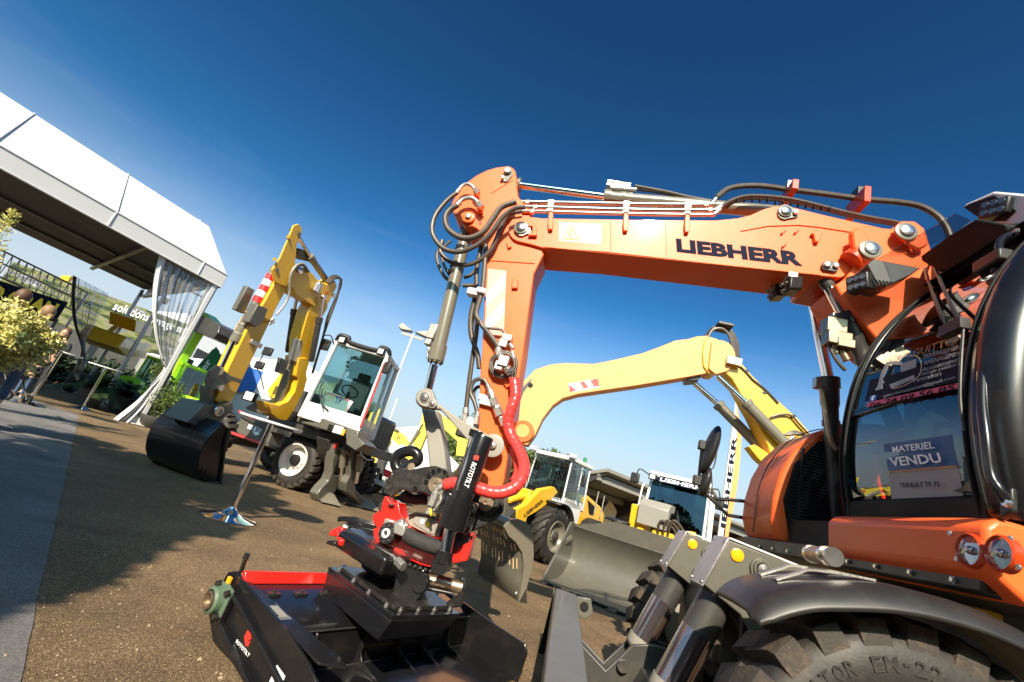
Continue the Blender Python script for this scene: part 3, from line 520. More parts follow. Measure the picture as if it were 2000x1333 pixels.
# --- boom hoist cylinders
def hoist(top, head, foot, off, parent=None):
    m = MB(); m.cyl(q(*top, off), q(*head, off), .036, n=28); m.build('hoist_cylinder_rod', 'chrome', exc)
    a = q(*head, off); b = P(*foot) if len(foot) == 3 else q(*foot, off); d = b-a; l = d.length
    m = MB(); m.lathe([(-.03, .07), (.05, .07), (.05, .062), (.16, .06), (.19, .052), (.28, .05), (.28, .056), (.32, .056), (.32, .046), (l, .046)], a, d, 28); o = m.build('hoist_cylinder', 'grey_dark', exc)
    m = MB(); m.box(a+d.normalized()*.03+fE*.07, (fE, wE, Z), (.03, .03, .04)); m.build('cylinder_valve', 'zinc', o, bevel=.004); 
    m = MB(); m.lathe([(-.06, .042), (.0, .048), (.03, .038)], q(*top, off), a-q(*top, off), 20); m.build('rod_end', 'grey_dark', o)
    return o
h1 = hoist((1584, 574), (1619, 746), (.62, .42, 1.35), .30); h2 = hoist((1616, 556), (1650, 622), (1752, 838), -.10)
m = MB(); m.tube([q(1604, 760, .24), q(1612, 800, .24), q(1620, 850, .24), q(1630, 876, .24), q(1640, 880, .24)], .017, 10, 4); m.build('cylinder_pipe', 'steel_worn', h1)
m = MB(); m.box(q(1628, 640, -.18), (fE, wE, Z), (.06, .05, .05)); m.box(q(1634, 665, -.2), (fE, wE, Z), (.07, .05, .045)); m.box(q(1644, 676, -.2), (fE, wE, Z), (.05, .06, .03)); m.cyl(q(1643, 684, -.2), q(1655, 706, -.2), .024); m.cyl(q(1628, 672, -.2), q(1633, 692, -.2), .02); m.build('valve_block', 'steel_worn', h2, bevel=.006)
hose([(1616, 660, -.2), (1626, 690, -.2), (1640, 712, -.2), (1652, 724, -.2)], .012, parent=None)
m = MB(); m.box(q(1598, 568, .1), (fE, wE, Z), (.12, .18, .05)); m.build('cylinder_mount', 'orange_deep', boom, bevel=.02)
# --- turntable deck, hood, cab of the orange excavator
hd = []
# hood: rounded orange cover on the far side of the boom; cross-section in (along, z)
prof = [(0.90, 1.30), (1.02, 1.33), (1.06, 1.45), (1.06, 1.60), (1.03, 1.78), (.96, 1.96), (.84, 2.12), (.66, 2.24), (.44, 2.30), (.0, 2.32), (-1.6, 2.32), (-1.6, 1.30)]
m = MB(); m.prism([P(a-.02, .40, z) for a, z in prof], wE*.60); hood = m.build('engine_hood', 'orange', exc, bevel=.035, seg=3)
m = MB(); m.prism([P(a*1.0+.006, .375, z) for a, z in [(.86, 1.36), (.93, 1.40), (.98, 1.60), (.93, 1.86), (.80, 2.05), (.60, 2.17), (.2, 2.22), (.2, 1.36)]], wE*.04); grl = m.build('cooler_grille', 'black_matt', hood, bevel=.003)
m = MB()
for k in range(34):
    z = 1.42+k*.022; m.bar(P(.95-max(0, z-1.75)*.45, .37, z), P(.25, .37, z), .006, .006)
for a in (.9, .55, .3): m.bar(P(a, .365, 1.38), P(a, .365, 1.98 if a > .8 else 2.12), .016, .012)
m.build('grille_bar', 'black_plastic', grl)
m = MB(); m.tube([P(1.045, .70, 1.36), P(1.045, .70, 1.60), P(1.015, .70, 1.79), P(.945, .70, 1.965), P(.825, .70, 2.127), P(.645, .70, 2.247), P(.42, .70, 2.307)], .004, 6, 4); m.build('hood_seam', 'black_matt', hood)
# deck and black underside
m = MB(); m.prism([P(1.0, -1.22, 1.24), P(1.0, 1.02, 1.24), P(-2.2, 1.02, 1.24), P(-2.2, -1.22, 1.24)], Z*.09); deck = m.build('turntable_deck', 'black_plastic', exc, bevel=.012)
m = MB(); m.box(P(.6, -.0, 1.40), (fE, wE, Z), (.35, .36, .08)); m.build('deck_block', 'black_matt', deck, bevel=.01)
m = MB(); m.cyl(P(0, 0, .95), P(0, 0, 1.24), .55, n=40); m.build('slewing_ring', 'grey_dark', deck)
m = MB(); m.box(P(-1.7, 0, 1.75), (fE, wE, Z), (.5, 1.2, .45)); m.build('counterweight', 'orange', exc, bevel=.06, seg=3)
m = MB(); m.box(P(-.1, .62, 1.40), (fE, wE, Z), (.9, .2, .06)); m.build('deck_rail', 'black_plastic', deck, bevel=.01)
# yellow machinery glimpsed below the deck is the slewing drive guard
m = MB(); m.bar(P(.72, -.9, 1.19), P(.72, .3, 1.19), .05, .05); m.build('drive_guard', 'yellow', deck, bevel=.01)
m = MB()
for k in range(9): bolt(m, P(1.0, -1.1+.22*k, 1.27), fE, .009, .012)
m.build('deck_bolt', 'steel', deck)
# front orange panel below the cab with two round headlights
pz = [(1.035, 1.31), (.93, 1.235), (.90, 1.235), (.90, 1.49), (1.005, 1.49), (1.045, 1.45)]
m = MB(); vs0 = [P(a, -.305, z) for a, z in pz]; m.prism(vs0, -wE*.99); pan = m.build('front_panel', 'orange', exc, bevel=.02, seg=3)
for (x, y, r) in ((1895, 1075, .044), (1955, 1081, .044)):
    c = EX.qf(x, y, 1.045)
    m = MB(); m.lathe([(-.02, r*1.32), (.004, r*1.30), (.010, r*1.16), (.002, r*1.06)], c, fE, 32, cap=False); hl = m.build('headlight', 'orange_deep', pan)
    m = MB(); m.lathe([(-.05, r*.3), (-.03, r*.7), (-.004, r*1.05)], c, fE, 32, cap=True); m.build('reflector', 'lamp_silver', hl)
    m = MB(); m.lathe([(0.004, r*1.05), (.012, r*.75), (.016, r*.4), (.017, .001)], c, fE, 32, cap=False); m.build('lamp_glass', 'glass_clear', hl)
    m = MB(); m.sphere(c+fE*.0, r*.33, 12, 8); m.build('bulb', 'lamp_silver', hl)
m = MB()
for (x, y) in ((1856, 1042), (1974, 1052), (1869, 1092), (1990, 1108)): bolt(m, EX.qf(x, y, 1.043), fE, .008, .004)
m.build('panel_rivet', 'zinc', pan)
# ---- cab: curved windscreen profile (along, z)
cf = [(0.955, 1.50), (0.985, 1.66), (1.000, 1.86), (.985, 2.08), (.945, 2.30), (.865, 2.52), (.76, 2.71), (.63, 2.88), (.50, 3.02), (.36, 3.12)]
cfs = [(p.x, p.z) for p in smooth([V((a, 0, z)) for a, z in cf], 3)]
YF, YN = -.30, -1.27
cab = thing('x', 'x', 'x', (0, 0, 0)) if False else None
def strip(off0, off1, prof, depth, name, material, parent, bevel=.008):
    """a bent bar following the windscreen curve, from off0 to off1, 'depth' deep behind it"""
    mb = MB(); out = [P(a, off0, z) for a, z in prof]; inn = []
    for i, (a, z) in enumerate(prof):
        a0, z0 = prof[max(0, i-1)]; a1, z1 = prof[min(len(prof)-1, i+1)]; t = V((a1-a0, z1-z0)).normalized(); inn.append(P(a-t.y*depth, off0, z+t.x*depth))
    n = len(prof); d = wE*(off1-off0); vs = out+inn+[p+d for p in out]+[p+d for p in inn]; fs = []
    for i in range(n-1):
        fs += [[i, i+1, 2*n+i+1, 2*n+i], [n+i, 3*n+i, 3*n+i+1, n+i+1], [i, n+i, n+i+1, i+1], [2*n+i, 2*n+i+1, 3*n+i+1, 3*n+i]]
    fs += [[0, 2*n, 3*n, n], [n-1, 2*n-1, 4*n-1, 3*n-1]]
    mb.add(vs, fs); return mb.build(name, material, parent, bevel=bevel)
cabf = strip(YF, YF-.055, cfs, .07, 'cab_frame', 'black_gloss', exc)
strip(YN+.10, YN, [(a+.0, z) for a, z in cfs], .10, 'cab_pillar', 'black_gloss', cabf)
# bulged door pillar at the near corner (rounded)
def lerp_prof(z):
    for (a0, z0), (a1, z1) in zip(cfs, cfs[1:]):
        if z0 <= z <= z1: return a0+(a1-a0)*(z-z0)/(z1-z0)
    return cfs[-1][0]
mb = MB(); nz = len(cfs); rows = []
for (a, z) in cfs:
    rows.append([P(a-.095+.10*math.cos(R(t)), YN+.05-.10*math.sin(R(t)), z) for t in range(-10, 100, 11)])
nn = len(rows[0]); vs = [p for r_ in rows for p in r_]
mb.add(vs, [[i*nn+j, i*nn+j+1, (i+1)*nn+j+1, (i+1)*nn+j] for i in range(nz-1) for j in range(nn-1)]); mb.build('door_pillar', 'black_gloss', cabf, solid=.012)
# lower black sill, cross bar between upper and lower pane
m = MB(); m.prism([P(a, YF-.02, z) for a, z in [(.962, 1.49), (.972, 1.575), (.92, 1.60), (.88, 1.49)]], wE*(YN-YF+.04)); m.build('windscreen_sill', 'black_matt', cabf, bevel=.01)
def spos(x, y):    # point of the windscreen surface seen at a photo position
    p = EX.qf(x, y, .97)
    for _ in range(8): p = EX.qf(x, y, lerp_prof(p.z)+.0)
    return p
zc_f = 2.085; zc_n = 2.00
# corner fillets of the lower pane (black frit) left and right
def pane(off0, off1, z0, z1, name, material, inset=.012, nu=10, round_low=0.0):
    mb = MB(); zs = [z0+(z1-z0)*i/16 for i in range(17)]
    for k, z in enumerate(zs):
        sh = 0
        if round_low and z-z0 < round_low: t = 1-(z-z0)/round_low; sh = round_low*(1-math.sqrt(max(0, 1-t*t)))
        mb.v += [P(lerp_prof(z)-inset, off0-sh+(off1+sh-(off0-sh))*j/nu, z) for j in range(nu+1)]
    mb.f += [[k*(nu+1)+j, k*(nu+1)+j+1, (k+1)*(nu+1)+j+1, (k+1)*(nu+1)+j] for k in range(16) for j in range(nu)]
    return mb.build(name, material, cabf)
up = pane(YF-.05, YN+.09, 2.075, 3.06, 'upper_windscreen', 'glass_cab'); lo_ = pane(YF-.05, YN+.09, 1.60, 2.035, 'lower_windscreen', 'glass_cab', .02)
m = MB(); m.prism([P(.985, YF-.03, 2.035), P(.978, YF-.03, 2.078), P(.955, YF-.03, 2.078), P(.96, YF-.03, 2.035)], wE*(YN-YF+.08)); m.build('windscreen_crossbar', 'black_gloss', cabf, bevel=.004)
for s_, y0 in ((1, YF-.055), (-1, YN+.095)):   # rounded lower corners of the window opening
    r_ = .12; c = V((y0-s_*r_, 1.60+r_)); L_ = [(y0, 1.59)]+[(c.x+s_*r_*math.cos(R(t)), c.y-r_*math.sin(R(t))) for t in range(0, 91, 10)]
    mb = MB(); mb.prism([P(lerp_prof(max(z, 1.5))-.006, y, z) for y, z in L_], -fE*.02); mb.build('window_corner', 'black_gloss', cabf)
    
# rubber seal around upper opening
m = MB(); m.tube([P(a+.002, YF-.058, z) for a, z in cfs], .008, 8, 1); m.tube([P(a+.004, YF-.02, z) for a, z in cfs], .006, 8, 1); m.tube([P(a+.003, YN+.10, z) for a, z in cfs], .008, 8, 1); m.build('window_seal', 'black_matt', cabf)
# roof
m = MB(); m.prism([P(a, YF+.0, z) for a, z in [(.60, 3.00), (.52, 3.07), (.30, 3.18), (-.75, 3.22), (-.75, 3.12), (.30, 3.06)]], wE*(YN-YF)); roof = m.build('cab_roof', 'black_matt', cabf, bevel=.015)
m = MB(); m.prism([P(-.70, YF, 1.49), P(-.76, YF, 1.49), P(-.76, YF, 3.12), P(-.70, YF, 3.12)], wE*(YN-YF)); rw = m.build('cab_back', 'black_matt', cabf)
m = MB(); m.box(P(.12, (YF+YN)/2, 1.495), (fE, wE, Z), (.84, .48, .012)); m.build('cab_floor', 'black_matt', cabf)
m = MB(); m.prism([P(.95, YF-.01, 1.50), P(.99, YF-.01, 1.86), P(.93, YF-.01, 1.86), P(.3, YF-.01, 1.62), P(-.70, YF-.01, 1.62), P(-.70, YF-.01, 1.50)], wE*.02); m.prism([P(-.10, YF-.01, 1.62), P(-.02, YF-.01, 1.62), P(-.02, YF-.01, 3.1), P(-.10, YF-.01, 3.1)], wE*.02); m.build('cab_side_frame', 'black_matt', cabf)
m = MB(); m.prism([P(a, YF-.005, z) for a, z in [(.94, 1.87), (.97, 2.1), (.86, 2.5), (.5, 3.0), (.0, 3.1), (.0, 1.64), (.3, 1.64)]], wE*.004); m.build('side_window', 'glass_cab', cabf, flat=True)
# near door: lower panel, glass
m = MB(); m.prism([P(a, YN-.05, z) for a, z in [(.78, 1.50), (-.70, 1.50), (-.70, 1.9), (.80, 1.9)]], wE*.03); dr = m.build('cab_door', 'black_gloss', cabf, bevel=.01)
m = MB(); m.prism([P(a, YN-.04, z) for a, z in [(.80, 1.9), (-.70, 1.9), (-.70, 3.1), (.35, 3.1), (.75, 2.6)]], wE*.004); m.build('door_window', 'glass_dark', dr, flat=True)
# handrail in front of the near pillar
rp_ = [(1.02, -1.10, 2.98), (1.02, -1.10, 2.60), (1.05, -1.11, 2.25), (1.06, -1.12, 1.95), (1.05, -1.13, 1.80), (1.02, -1.18, 1.66), (.99, -1.235, 1.56)]
hr = [EX.qf(x, y, s) for x, y, s in ((1985, 455, .60), (1955, 470, .68), (1950, 505, .73), (1932, 580, .84), (1922, 680, .95), (1918, 780, 1.01), (1925, 850, 1.03), (1934, 925, 1.03), (1950, 955, 1.02), (1966, 980, 1.0))]
m = MB(); m.tube(hr, .017, 12, 6); rail = m.build('handrail', 'black_gloss', cabf)
m = MB(); m.box(EX.qf(1938, 512, .76), (fE, wE, Z), (.03, .075, .03)); m.box(EX.qf(1970, 985, .985), (fE, wE-Z*.6, Z), (.012, .028, .04)); m.build('rail_bracket', 'black_plastic', rail, bevel=.008)
m = MB(); bolt(m, EX.qf(1970, 984, 1.0), fE, .012, .014); bolt(m, EX.qf(1987, 452, .62), fE, .012, .014); m.build('rail_bolt', 'steel', rail)
# wipers
def wsurf(x, y, out=.03):
    p = spos(x, y); return p+(fE*.9+Z*.25)*out
m = MB(); m.tube([wsurf(1812, 503, .05), wsurf(1826, 560), wsurf(1846, 610), wsurf(1862, 640), wsurf(1868, 648)], .009, 8, 4); m.tube([wsurf(1830, 500, .05), wsurf(1846, 550), wsurf(1870, 600), wsurf(1888, 632), wsurf(1900, 640)], .009, 8, 4)
m.tube([wsurf(1896, 650), wsurf(1892, 720), wsurf(1891, 790), wsurf(1900, 850)], .006, 8, 4); wp = m.build('wiper_arm', 'black_plastic', cabf)
m = MB(); m.box(wsurf(1880, 648, .035), (fE, wE, Z), (.02, .06, .025)); m.tube([wsurf(1862, 645), wsurf(1845, 660), wsurf(1855, 665), wsurf(1885, 655)], .004, 6, 4); m.build('wiper_mount', 'black_plastic', wp, bevel=.004)
# rain visor: clear sheet in a bent black frame
vis = MB(); va = [PLN(x, y, P(s, 0, 0), fE) for x, y, s in ((1690, 515, .78), (1880, 415, .78))]
vz = [P(.80, -.26, 2.93), P(.80, -1.02, 2.98), P(.36, -1.02, 3.21), P(.36, -.26, 3.16)]
v0 = EX.qf(1672, 532, .95); v1 = EX.qf(1866, 418, .80); v2 = EX.qf(1920, 440, .50); v3 = EX.qf(1750, 560, .62)
vis.add([v0, v1, v2, v3], [[0, 1, 2, 3]]); vo = vis.build('rain_visor', 'glass_clear', cabf, solid=.006, flat=True)
m = MB(); m.tube([v3, v0, v1], .004, 6, 1); m.build('visor_edge', 'glass_clear', vo)
m = MB(); m.prism([EX.qf(1797, 501, .62), EX.qf(1850, 462, .62), EX.qf(1905, 428, .62), EX.qf(1960, 438, .60), EX.qf(1975, 470, .55), EX.qf(1850, 540, .55), EX.qf(1800, 510, .58)], -fE*.35); m.build('roof_front', 'black_matt', roof, bevel=.01)
# light boxes on the roof corners
lb = [EX.q(x, y, -.30) for x, y in ((1664, 541), (1676, 531), (1690, 534), (1762, 548), (1742, 563), (1700, 582), (1682, 578))]
m = MB(); m.prism(lb, -wE*.16); lbo = m.build('light_box', 'grey_dark', roof, bevel=.006)
m = MB()
for k in range(7): 
    x = 1702+k*7; m.prism([EX.q(x, 546+k*.9, -.462), EX.q(x+3, 546.5+k*.9, -.462), EX.q(x+12-k*1.2, 560-k*1.2, -.462), EX.q(x+9-k*1.2, 560-k*1.2, -.462)], -wE*.004)
m.build('cooling_slot', 'black_matt', lbo)
c = EX.q(1688, 556, -.40)+fE*.02; n1 = (fE*1.0-wE*.55-Z*.2).normalized(); t1 = n1.cross(Z).normalized(); t2 = t1.cross(n1)
m = MB(); m.box(c, (n1, t1, t2), (.04, .065, .055)); wl = m.build('work_light', 'black_plastic', lbo, bevel=.01)
m = MB()
for i in (-1, 1):
    for j in (-1, 0, 1): m.lathe([(0, .017), (.004, .015), (.004, .001)], c+n1*.041+t1*j*.036+t2*i*.024, n1, 12, cap=False)
m.build('lamp', 'led', wl)
# near roof corner box, white top
nb = [EX.qf(x, y, .45) for x, y in ((1880, 405), (1886, 398), (1940, 374), (2010, 380), (2030, 400), (2030, 440), (1960, 440), (1925, 436))]
m = MB(); m.prism(nb, -fE*.3); nbo = m.build('light_box', 'white_paint', roof, bevel=.012)
m = MB(); m.prism([EX.qf(x, y, .452) for x, y in ((1884, 406), (1892, 400), (1942, 382), (1985, 412), (1965, 432), (1925, 434))], fE*.004); m.build('box_opening', 'black_matt', nbo)
c = EX.qf(1950, 409, .47); n1 = (fE*1.0-wE*.35-Z*.1).normalized(); t1 = n1.cross(Z).normalized(); t2 = t1.cross(n1); t1, t2 = (t1*math.cos(.25)+t2*math.sin(.25)), (t2*math.cos(.25)-t1*math.sin(.25))
m = MB(); m.box(c, (n1, t1, t2), (.04, .07, .05)); wl = m.build('work_light', 'black_plastic', nbo, bevel=.01)
m = MB()
for i in (-1, 1):
    for j in (-1, 0, 1): m.lathe([(0, .018), (.004, .016), (.004, .001)], c+n1*.041+t1*j*.038+t2*i*.024, n1, 12, cap=False)
m.build('lamp', 'led', wl)
# --- interior
m = MB(); m.box(P(.05, -.80, 1.72), (fE, wE, Z), (.26, .25, .07)); m.box(P(-.22, -.80, 2.10), (fE-Z*.1, wE, Z), (.07, .24, .38)); m.box(P(-.26, -.80, 2.56), (fE, wE, Z), (.06, .15, .1)); m.build('driver_seat', 'seat', cabf, bevel=.04, seg=3)
m = MB(); m.tube([P(.62, -.80, 1.52), P(.55, -.80, 1.95), P(.50, -.80, 2.12)], .04, 12, 4); st_ = m.build('steering_column', 'black_matt', cabf)
m = MB(); m.tube(arc(P(.47, -.80, 2.15), .19, 0, 360, 30, (fE*.85+Z*.5).normalized(), wE), .014, 8, 1); m.build('steering_wheel', 'black_plastic', st_)
m = MB(); m.box(P(.36, -.42, 1.78), (fE, wE, Z), (.34, .07, .12)); m.box(P(.62, -.42, 2.02), (fE+Z*.4, wE, Z), (.12, .055, .12)); m.build('control_console', 'grey_light', cabf, bevel=.03, seg=3)
m = MB(); m.box(P(.30, -1.12, 1.80), (fE, wE, Z), (.34, .07, .08)); m.build('armrest', 'grey_light', cabf, bevel=.03, seg=3)
m = MB(); m.tube([P(.42, -.45, 1.9), P(.45, -.46, 2.05)], .018, 8, 1); m.sphere(P(.455, -.46, 2.10), .035); m.build('joystick', 'black_plastic', cabf)
m = MB(); m.tube([P(.80, -.36, 1.62), P(.84, -.36, 1.74), P(.85, -.36, 1.86)], .010, 8, 4); m.build('red_lever', 'red', cabf)
m = MB(); m.lathe([(0, .045), (.002, .045), (.002, .001)], spos(1824, 819)-fE*.10, fE, 24, cap=False); m.build('round_sticker', 'blue', cabf)
# sold notice behind the lower pane
def sp(x, y, o=-.02): return spos(x, y)+fE*o
nt_ = MB(); nt_.add([sp(1733, 974), sp(1872, 974), sp(1861, 909), sp(1727, 921)], [[0, 1, 2, 3]]); ntl = nt_.build('sold_notice', 'ink_grey', cabf, solid=.003, flat=True)
n2_ = MB(); n2_.add([sp(1727, 921), sp(1861, 909), sp(1848, 847), sp(1717, 866)], [[0, 1, 2, 3]]); n2_.build('notice_heading', 'blue_sign', ntl, solid=.003, flat=True)
m = MB(); m.tube([sp(1727, 921, -.012), sp(1861, 909, -.012)], .0022, 6, 1); m.build('notice_rule', 'amber', ntl)
text('MATERIEL', sp(1741, 884, -.009), sp(1822, 875, -.009), sp(1739, 872, -.009), 'ink_white', ntl, 'notice_lettering', fat=.012, push=fE)
text('VENDU', sp(1738, 911, -.009), sp(1837, 903, -.009), sp(1733, 894, -.009), 'ink_white', ntl, 'notice_lettering', fat=.02, push=fE)
text('TRIFAULT TP 72', sp(1754, 952, -.009), sp(1832, 950, -.009), sp(1753, 943, -.009), 'ink', ntl, 'notice_lettering', fat=.006, push=fE)
# window lettering on the upper pane
def sq(x, y): return spos(x, y)+fE*.001
wlet = MB(); wlet.add([sq(1700, 742), sq(1735, 735), sq(1790, 716), sq(1835, 698), sq(1885, 690), sq(1885, 742), sq(1690, 785)], [[0, 1, 2, 3, 4, 5, 6]])
wl_ = wlet.build('window_sticker', 'ink', cabf, flat=True, solid=.0015)
text('EURL', sq(1754, 704), sq(1783, 694), sq(1756, 696), 'ink_grey', wl_, 'sticker_lettering', push=fE)
text('GUITTON', sq(1784, 698), sq(1885, 668), sq(1786, 684), 'rust', wl_, 'sticker_lettering', push=fE)
text('TERRASSEMENT', sq(1803, 702), sq(1886, 680), sq(1805, 694), 'ink_grey', wl_, 'sticker_lettering', push=fE)
text('AMENAGEMENT', sq(1806, 714), sq(1886, 692), sq(1808, 706), 'ink_grey', wl_, 'sticker_lettering', push=fE)
text('Assainissement', sq(1803, 727), sq(1882, 704), sq(1804, 719), 'ink_grey', wl_, 'sticker_lettering', push=fE)
text('Travaux publics &', sq(1795, 738), sq(1880, 715), sq(1796, 730), 'ink_grey', wl_, 'sticker_lettering', push=fE)
text('Particuliers', sq(1787, 748), sq(1840, 734), sq(1788, 740), 'ink_grey', wl_, 'sticker_lettering', push=fE)
text('guittonterrassement@gmail.com', sq(1727, 779), sq(1868, 742), sq(1726, 772), 'ink_grey', wl_, 'sticker_lettering', push=fE)
m = MB(); m.add([sq(1692, 796), sq(1880, 757), sq(1880, 747), sq(1694, 787)], [[0, 1, 2, 3]]); m.build('sticker_band', 'red_hose', wl_, flat=True, solid=.0016)
text('06 74 09 56 85', sq(1700, 797), sq(1865, 762), sq(1702, 788), 'ink', wl_, 'sticker_lettering', push=fE, fat=.01)
m = MB(); m.add([sq(1698, 785), sq(1710, 782), sq(1712, 772), sq(1700, 774)], [[0, 1, 2, 3]]); fb = m.build('sticker_badge', 'blue', wl_, flat=True, solid=.003); text('f', sq(1702, 783.5), sq(1708, 782), sq(1703, 774.5), 'ink_white', fb, 'sticker_lettering', push=fE, fat=.02)
# small drawing of an excavator on the sticker
dr_ = [(1715, 755), (1722, 728), (1733, 708), (1737, 712), (1731, 728), (1724, 742), (1728, 748), (1716, 760)]
m = MB(); m.add([sq(x, y)+fE*.001 for x, y in dr_], [list(range(len(dr_)))])
for poly in ([(1733, 708), (1738, 712), (1762, 714), (1764, 708), (1750, 706)], [(1760, 712), (1790, 702), (1790, 718), (1760, 728)], [(1738, 752), (1786, 733), (1788, 740), (1742, 760)], [(1712, 758), (1724, 752), (1724, 760), (1710, 764)]): m.add([sq(x, y)+fE*.001 for x, y in poly], [list(range(len(poly)))])
m.build('sticker_drawing', 'ink_grey', wl_, flat=True, solid=.0015)
m = MB(); m.tube([sq(1765, 697), sq(1790, 696), sq(1800, 712), sq(1795, 735), sq(1770, 752), sq(1745, 760)], .0018, 6, 5); m.build('sticker_arc', 'sticker_pale', wl_)
# --- mirrors on the hood corner
def Q2(x, y, o=1.02): return q(x, y, o)
ma = Q2(1497, 998)
m = MB(); m.tube([Q2(1497, 984), Q2(1440, 978), Q2(1392, 974), Q2(1386, 970)], .014, 10, 1); m.tube([Q2(1494, 1018), Q2(1430, 1008), Q2(1418, 1003), Q2(1390, 976), Q2(1370, 958), Q2(1366, 950), Q2(1366, 925), Q2(1372, 870)], .014, 10, 4); mr_ = m.build('mirror_arm', 'black_gloss', hood)
m = MB(); m.box(Q2(1503, 1000), (fE, wE, Z), (.03, .05, .09)); m.box(Q2(1514, 1000), (fE, wE, Z), (.06, .05, .075)); m.box(Q2(1371, 870), (fE, wE, Z), (.028, .03, .04)); m.box(Q2(1362, 939), (fE, wE, Z), (.035, .03, .04)); m.build('mirror_clamp', 'black_plastic', mr_, bevel=.008)
m = MB(); m.sphere(Q2(1387, 878), .22, 20, 14, (.24, .62, 1.0), (fE, wE, (Z+fE*-.17))); m.build('mirror', 'black_plastic', mr_)
m = MB(); m.sphere(Q2(1377, 941), .125, 20, 14, (.33, .70, 1.0), (fE, wE, (Z+fE*-.12))); m.build('mirror', 'black_plastic', mr_)
m = MB(); m.tube([Q2(1399, 845), Q2(1400, 880), Q2(1394, 912), Q2(1386, 917)], .006, 8, 4); m.tube([Q2(1390, 930), Q2(1390, 955), Q2(1382, 968)], .005, 8, 4); m.build('mirror_hoop', 'black_plastic', mr_)
# --- undercarriage
UC = Fr(CE, fE, wE)
ch = MB(); ch.box(UC.P(-1.2, 0, .82), (fE, wE, Z), (1.55, .40, .20)); chs = ch.build('chassis', 'grey_paint', exc, bevel=.03)
for i, off in enumerate((-1.27, 1.27)):
    for j, s in enumerate((0.0, -2.6)):
        if i == 0 and j == 1: pass
        sg = -1 if off < 0 else 1
        wh = bpy.data.objects.new('wheel', None); COL.objects.link(wh); wh.parent = exc; c_ = UC.P(s, off, .55); wh.location = c_-WL[exc.name]; WL[wh.name] = c_.copy()
        wheel(wh, c_, wE*sg, .55, .30, .29, 'grey_light', lugs=22, lugh=.042, rim_depth=.10)
        if i == 0 and j == 0:
            # raised sidewall lettering
            a_ = (Z-wE*Z.dot(wE)).normalized(); b2 = (-wE).cross(a_); c0_ = c_-wE*.0035
            def tp(ang, r): return c0_+(a_*math.cos(R(ang))+b2*math.sin(R(ang)))*r
            for k, chh in enumerate('EXCAVATOR EM-22'):
                ang = 78.2-k*5.85
                if chh == ' ': continue
                w_ = 2.3 if chh != 'M' else 3.0
                if chh == '-': text('-', tp(ang+1.2, .412), tp(ang-1.2, .412), tp(ang+1.2, .42), 'tyre_side', wh, 'tyre_lettering', push=-wE, ext=.004)
                else: text(chh, tp(ang+w_, .392), tp(ang-w_, .392), tp(ang+w_, .436), 'tyre_side', wh, 'tyre_lettering', push=-wE, ext=.0015, fat=.02)
# mudguard of the near wheel
mg = MB(); rows = []
mp_top = [(.545, .975), (.50, 1.035), (.40, 1.095), (.30, 1.130), (.16, 1.168), (.03, 1.185), (-.10, 1.185), (-.24, 1.160), (-.40, 1.105), (-.55, 1.02), (-.66, .92)]
mp_s = [(p.x, p.z) for p in smooth([V((a, 0, z)) for a, z in mp_top], 4)]
for k, (a, z) in enumerate(mp_s):
    dz = .055 if k > 3 else .02+.009*k
    rows.append([UC.P(a+o2, o_, z-d_) for o_, d_, o2 in ((-1.365, dz+.012, -.015), (-1.36, dz, -.01), (-1.335, .022, 0), (-1.29, .004, 0), (-1.15, 0, 0), (-.98, .0, 0), (-.93, .02, 0))])
nn = 7; mg.add([p for r_ in rows for p in r_], [[i*nn+j, i*nn+j+1, (i+1)*nn+j+1, (i+1)*nn+j] for i in range(len(rows)-1) for j in range(nn-1)])
mgo = mg.build('mudguard', 'black_plastic', exc, solid=.012, sharp=50)
for o_ in (-1.20, -1.06):
    m = MB()
    sp_ = smooth([UC.P(.43, o_, 1.092), UC.P(.36, o_, 1.135), UC.P(.32, o_, 1.158), UC.P(.20, o_, 1.178), UC.P(.12, o_, 1.186)], 4)
    for a_, b_ in zip(sp_, sp_[1:]): m.bar(a_, b_+(b_-a_)*.15, .028, .007)
    m.build1('mudguard_strap', 'zinc', mgo)
a_ = UC.P(.235, -1.17, 1.225); b_2 = UC.P(.215, -.96, 1.225)
m = MB(); m.cyl(a_, b_2, .030, n=24); m.build('mudguard_tube', 'steel_worn', mgo)
m = MB(); m.cyl(a_-wE*.012, a_, .033, n=24); m.cyl(a_+wE*.03, a_+wE*.05, .034, n=24); m.cyl(b_2-wE*.03, b_2-wE*.01, .034, n=24); m.build('tube_clamp', 'steel', mgo)
mat('iridescent', (0.30, 0.25, 0.26), 0.16, metal=0.9, var=0.25, scale=3, coat=0.5)
mat('brushed', (0.42, 0.39, 0.38), 0.35, metal=0.8, var=0.35, scale=25)
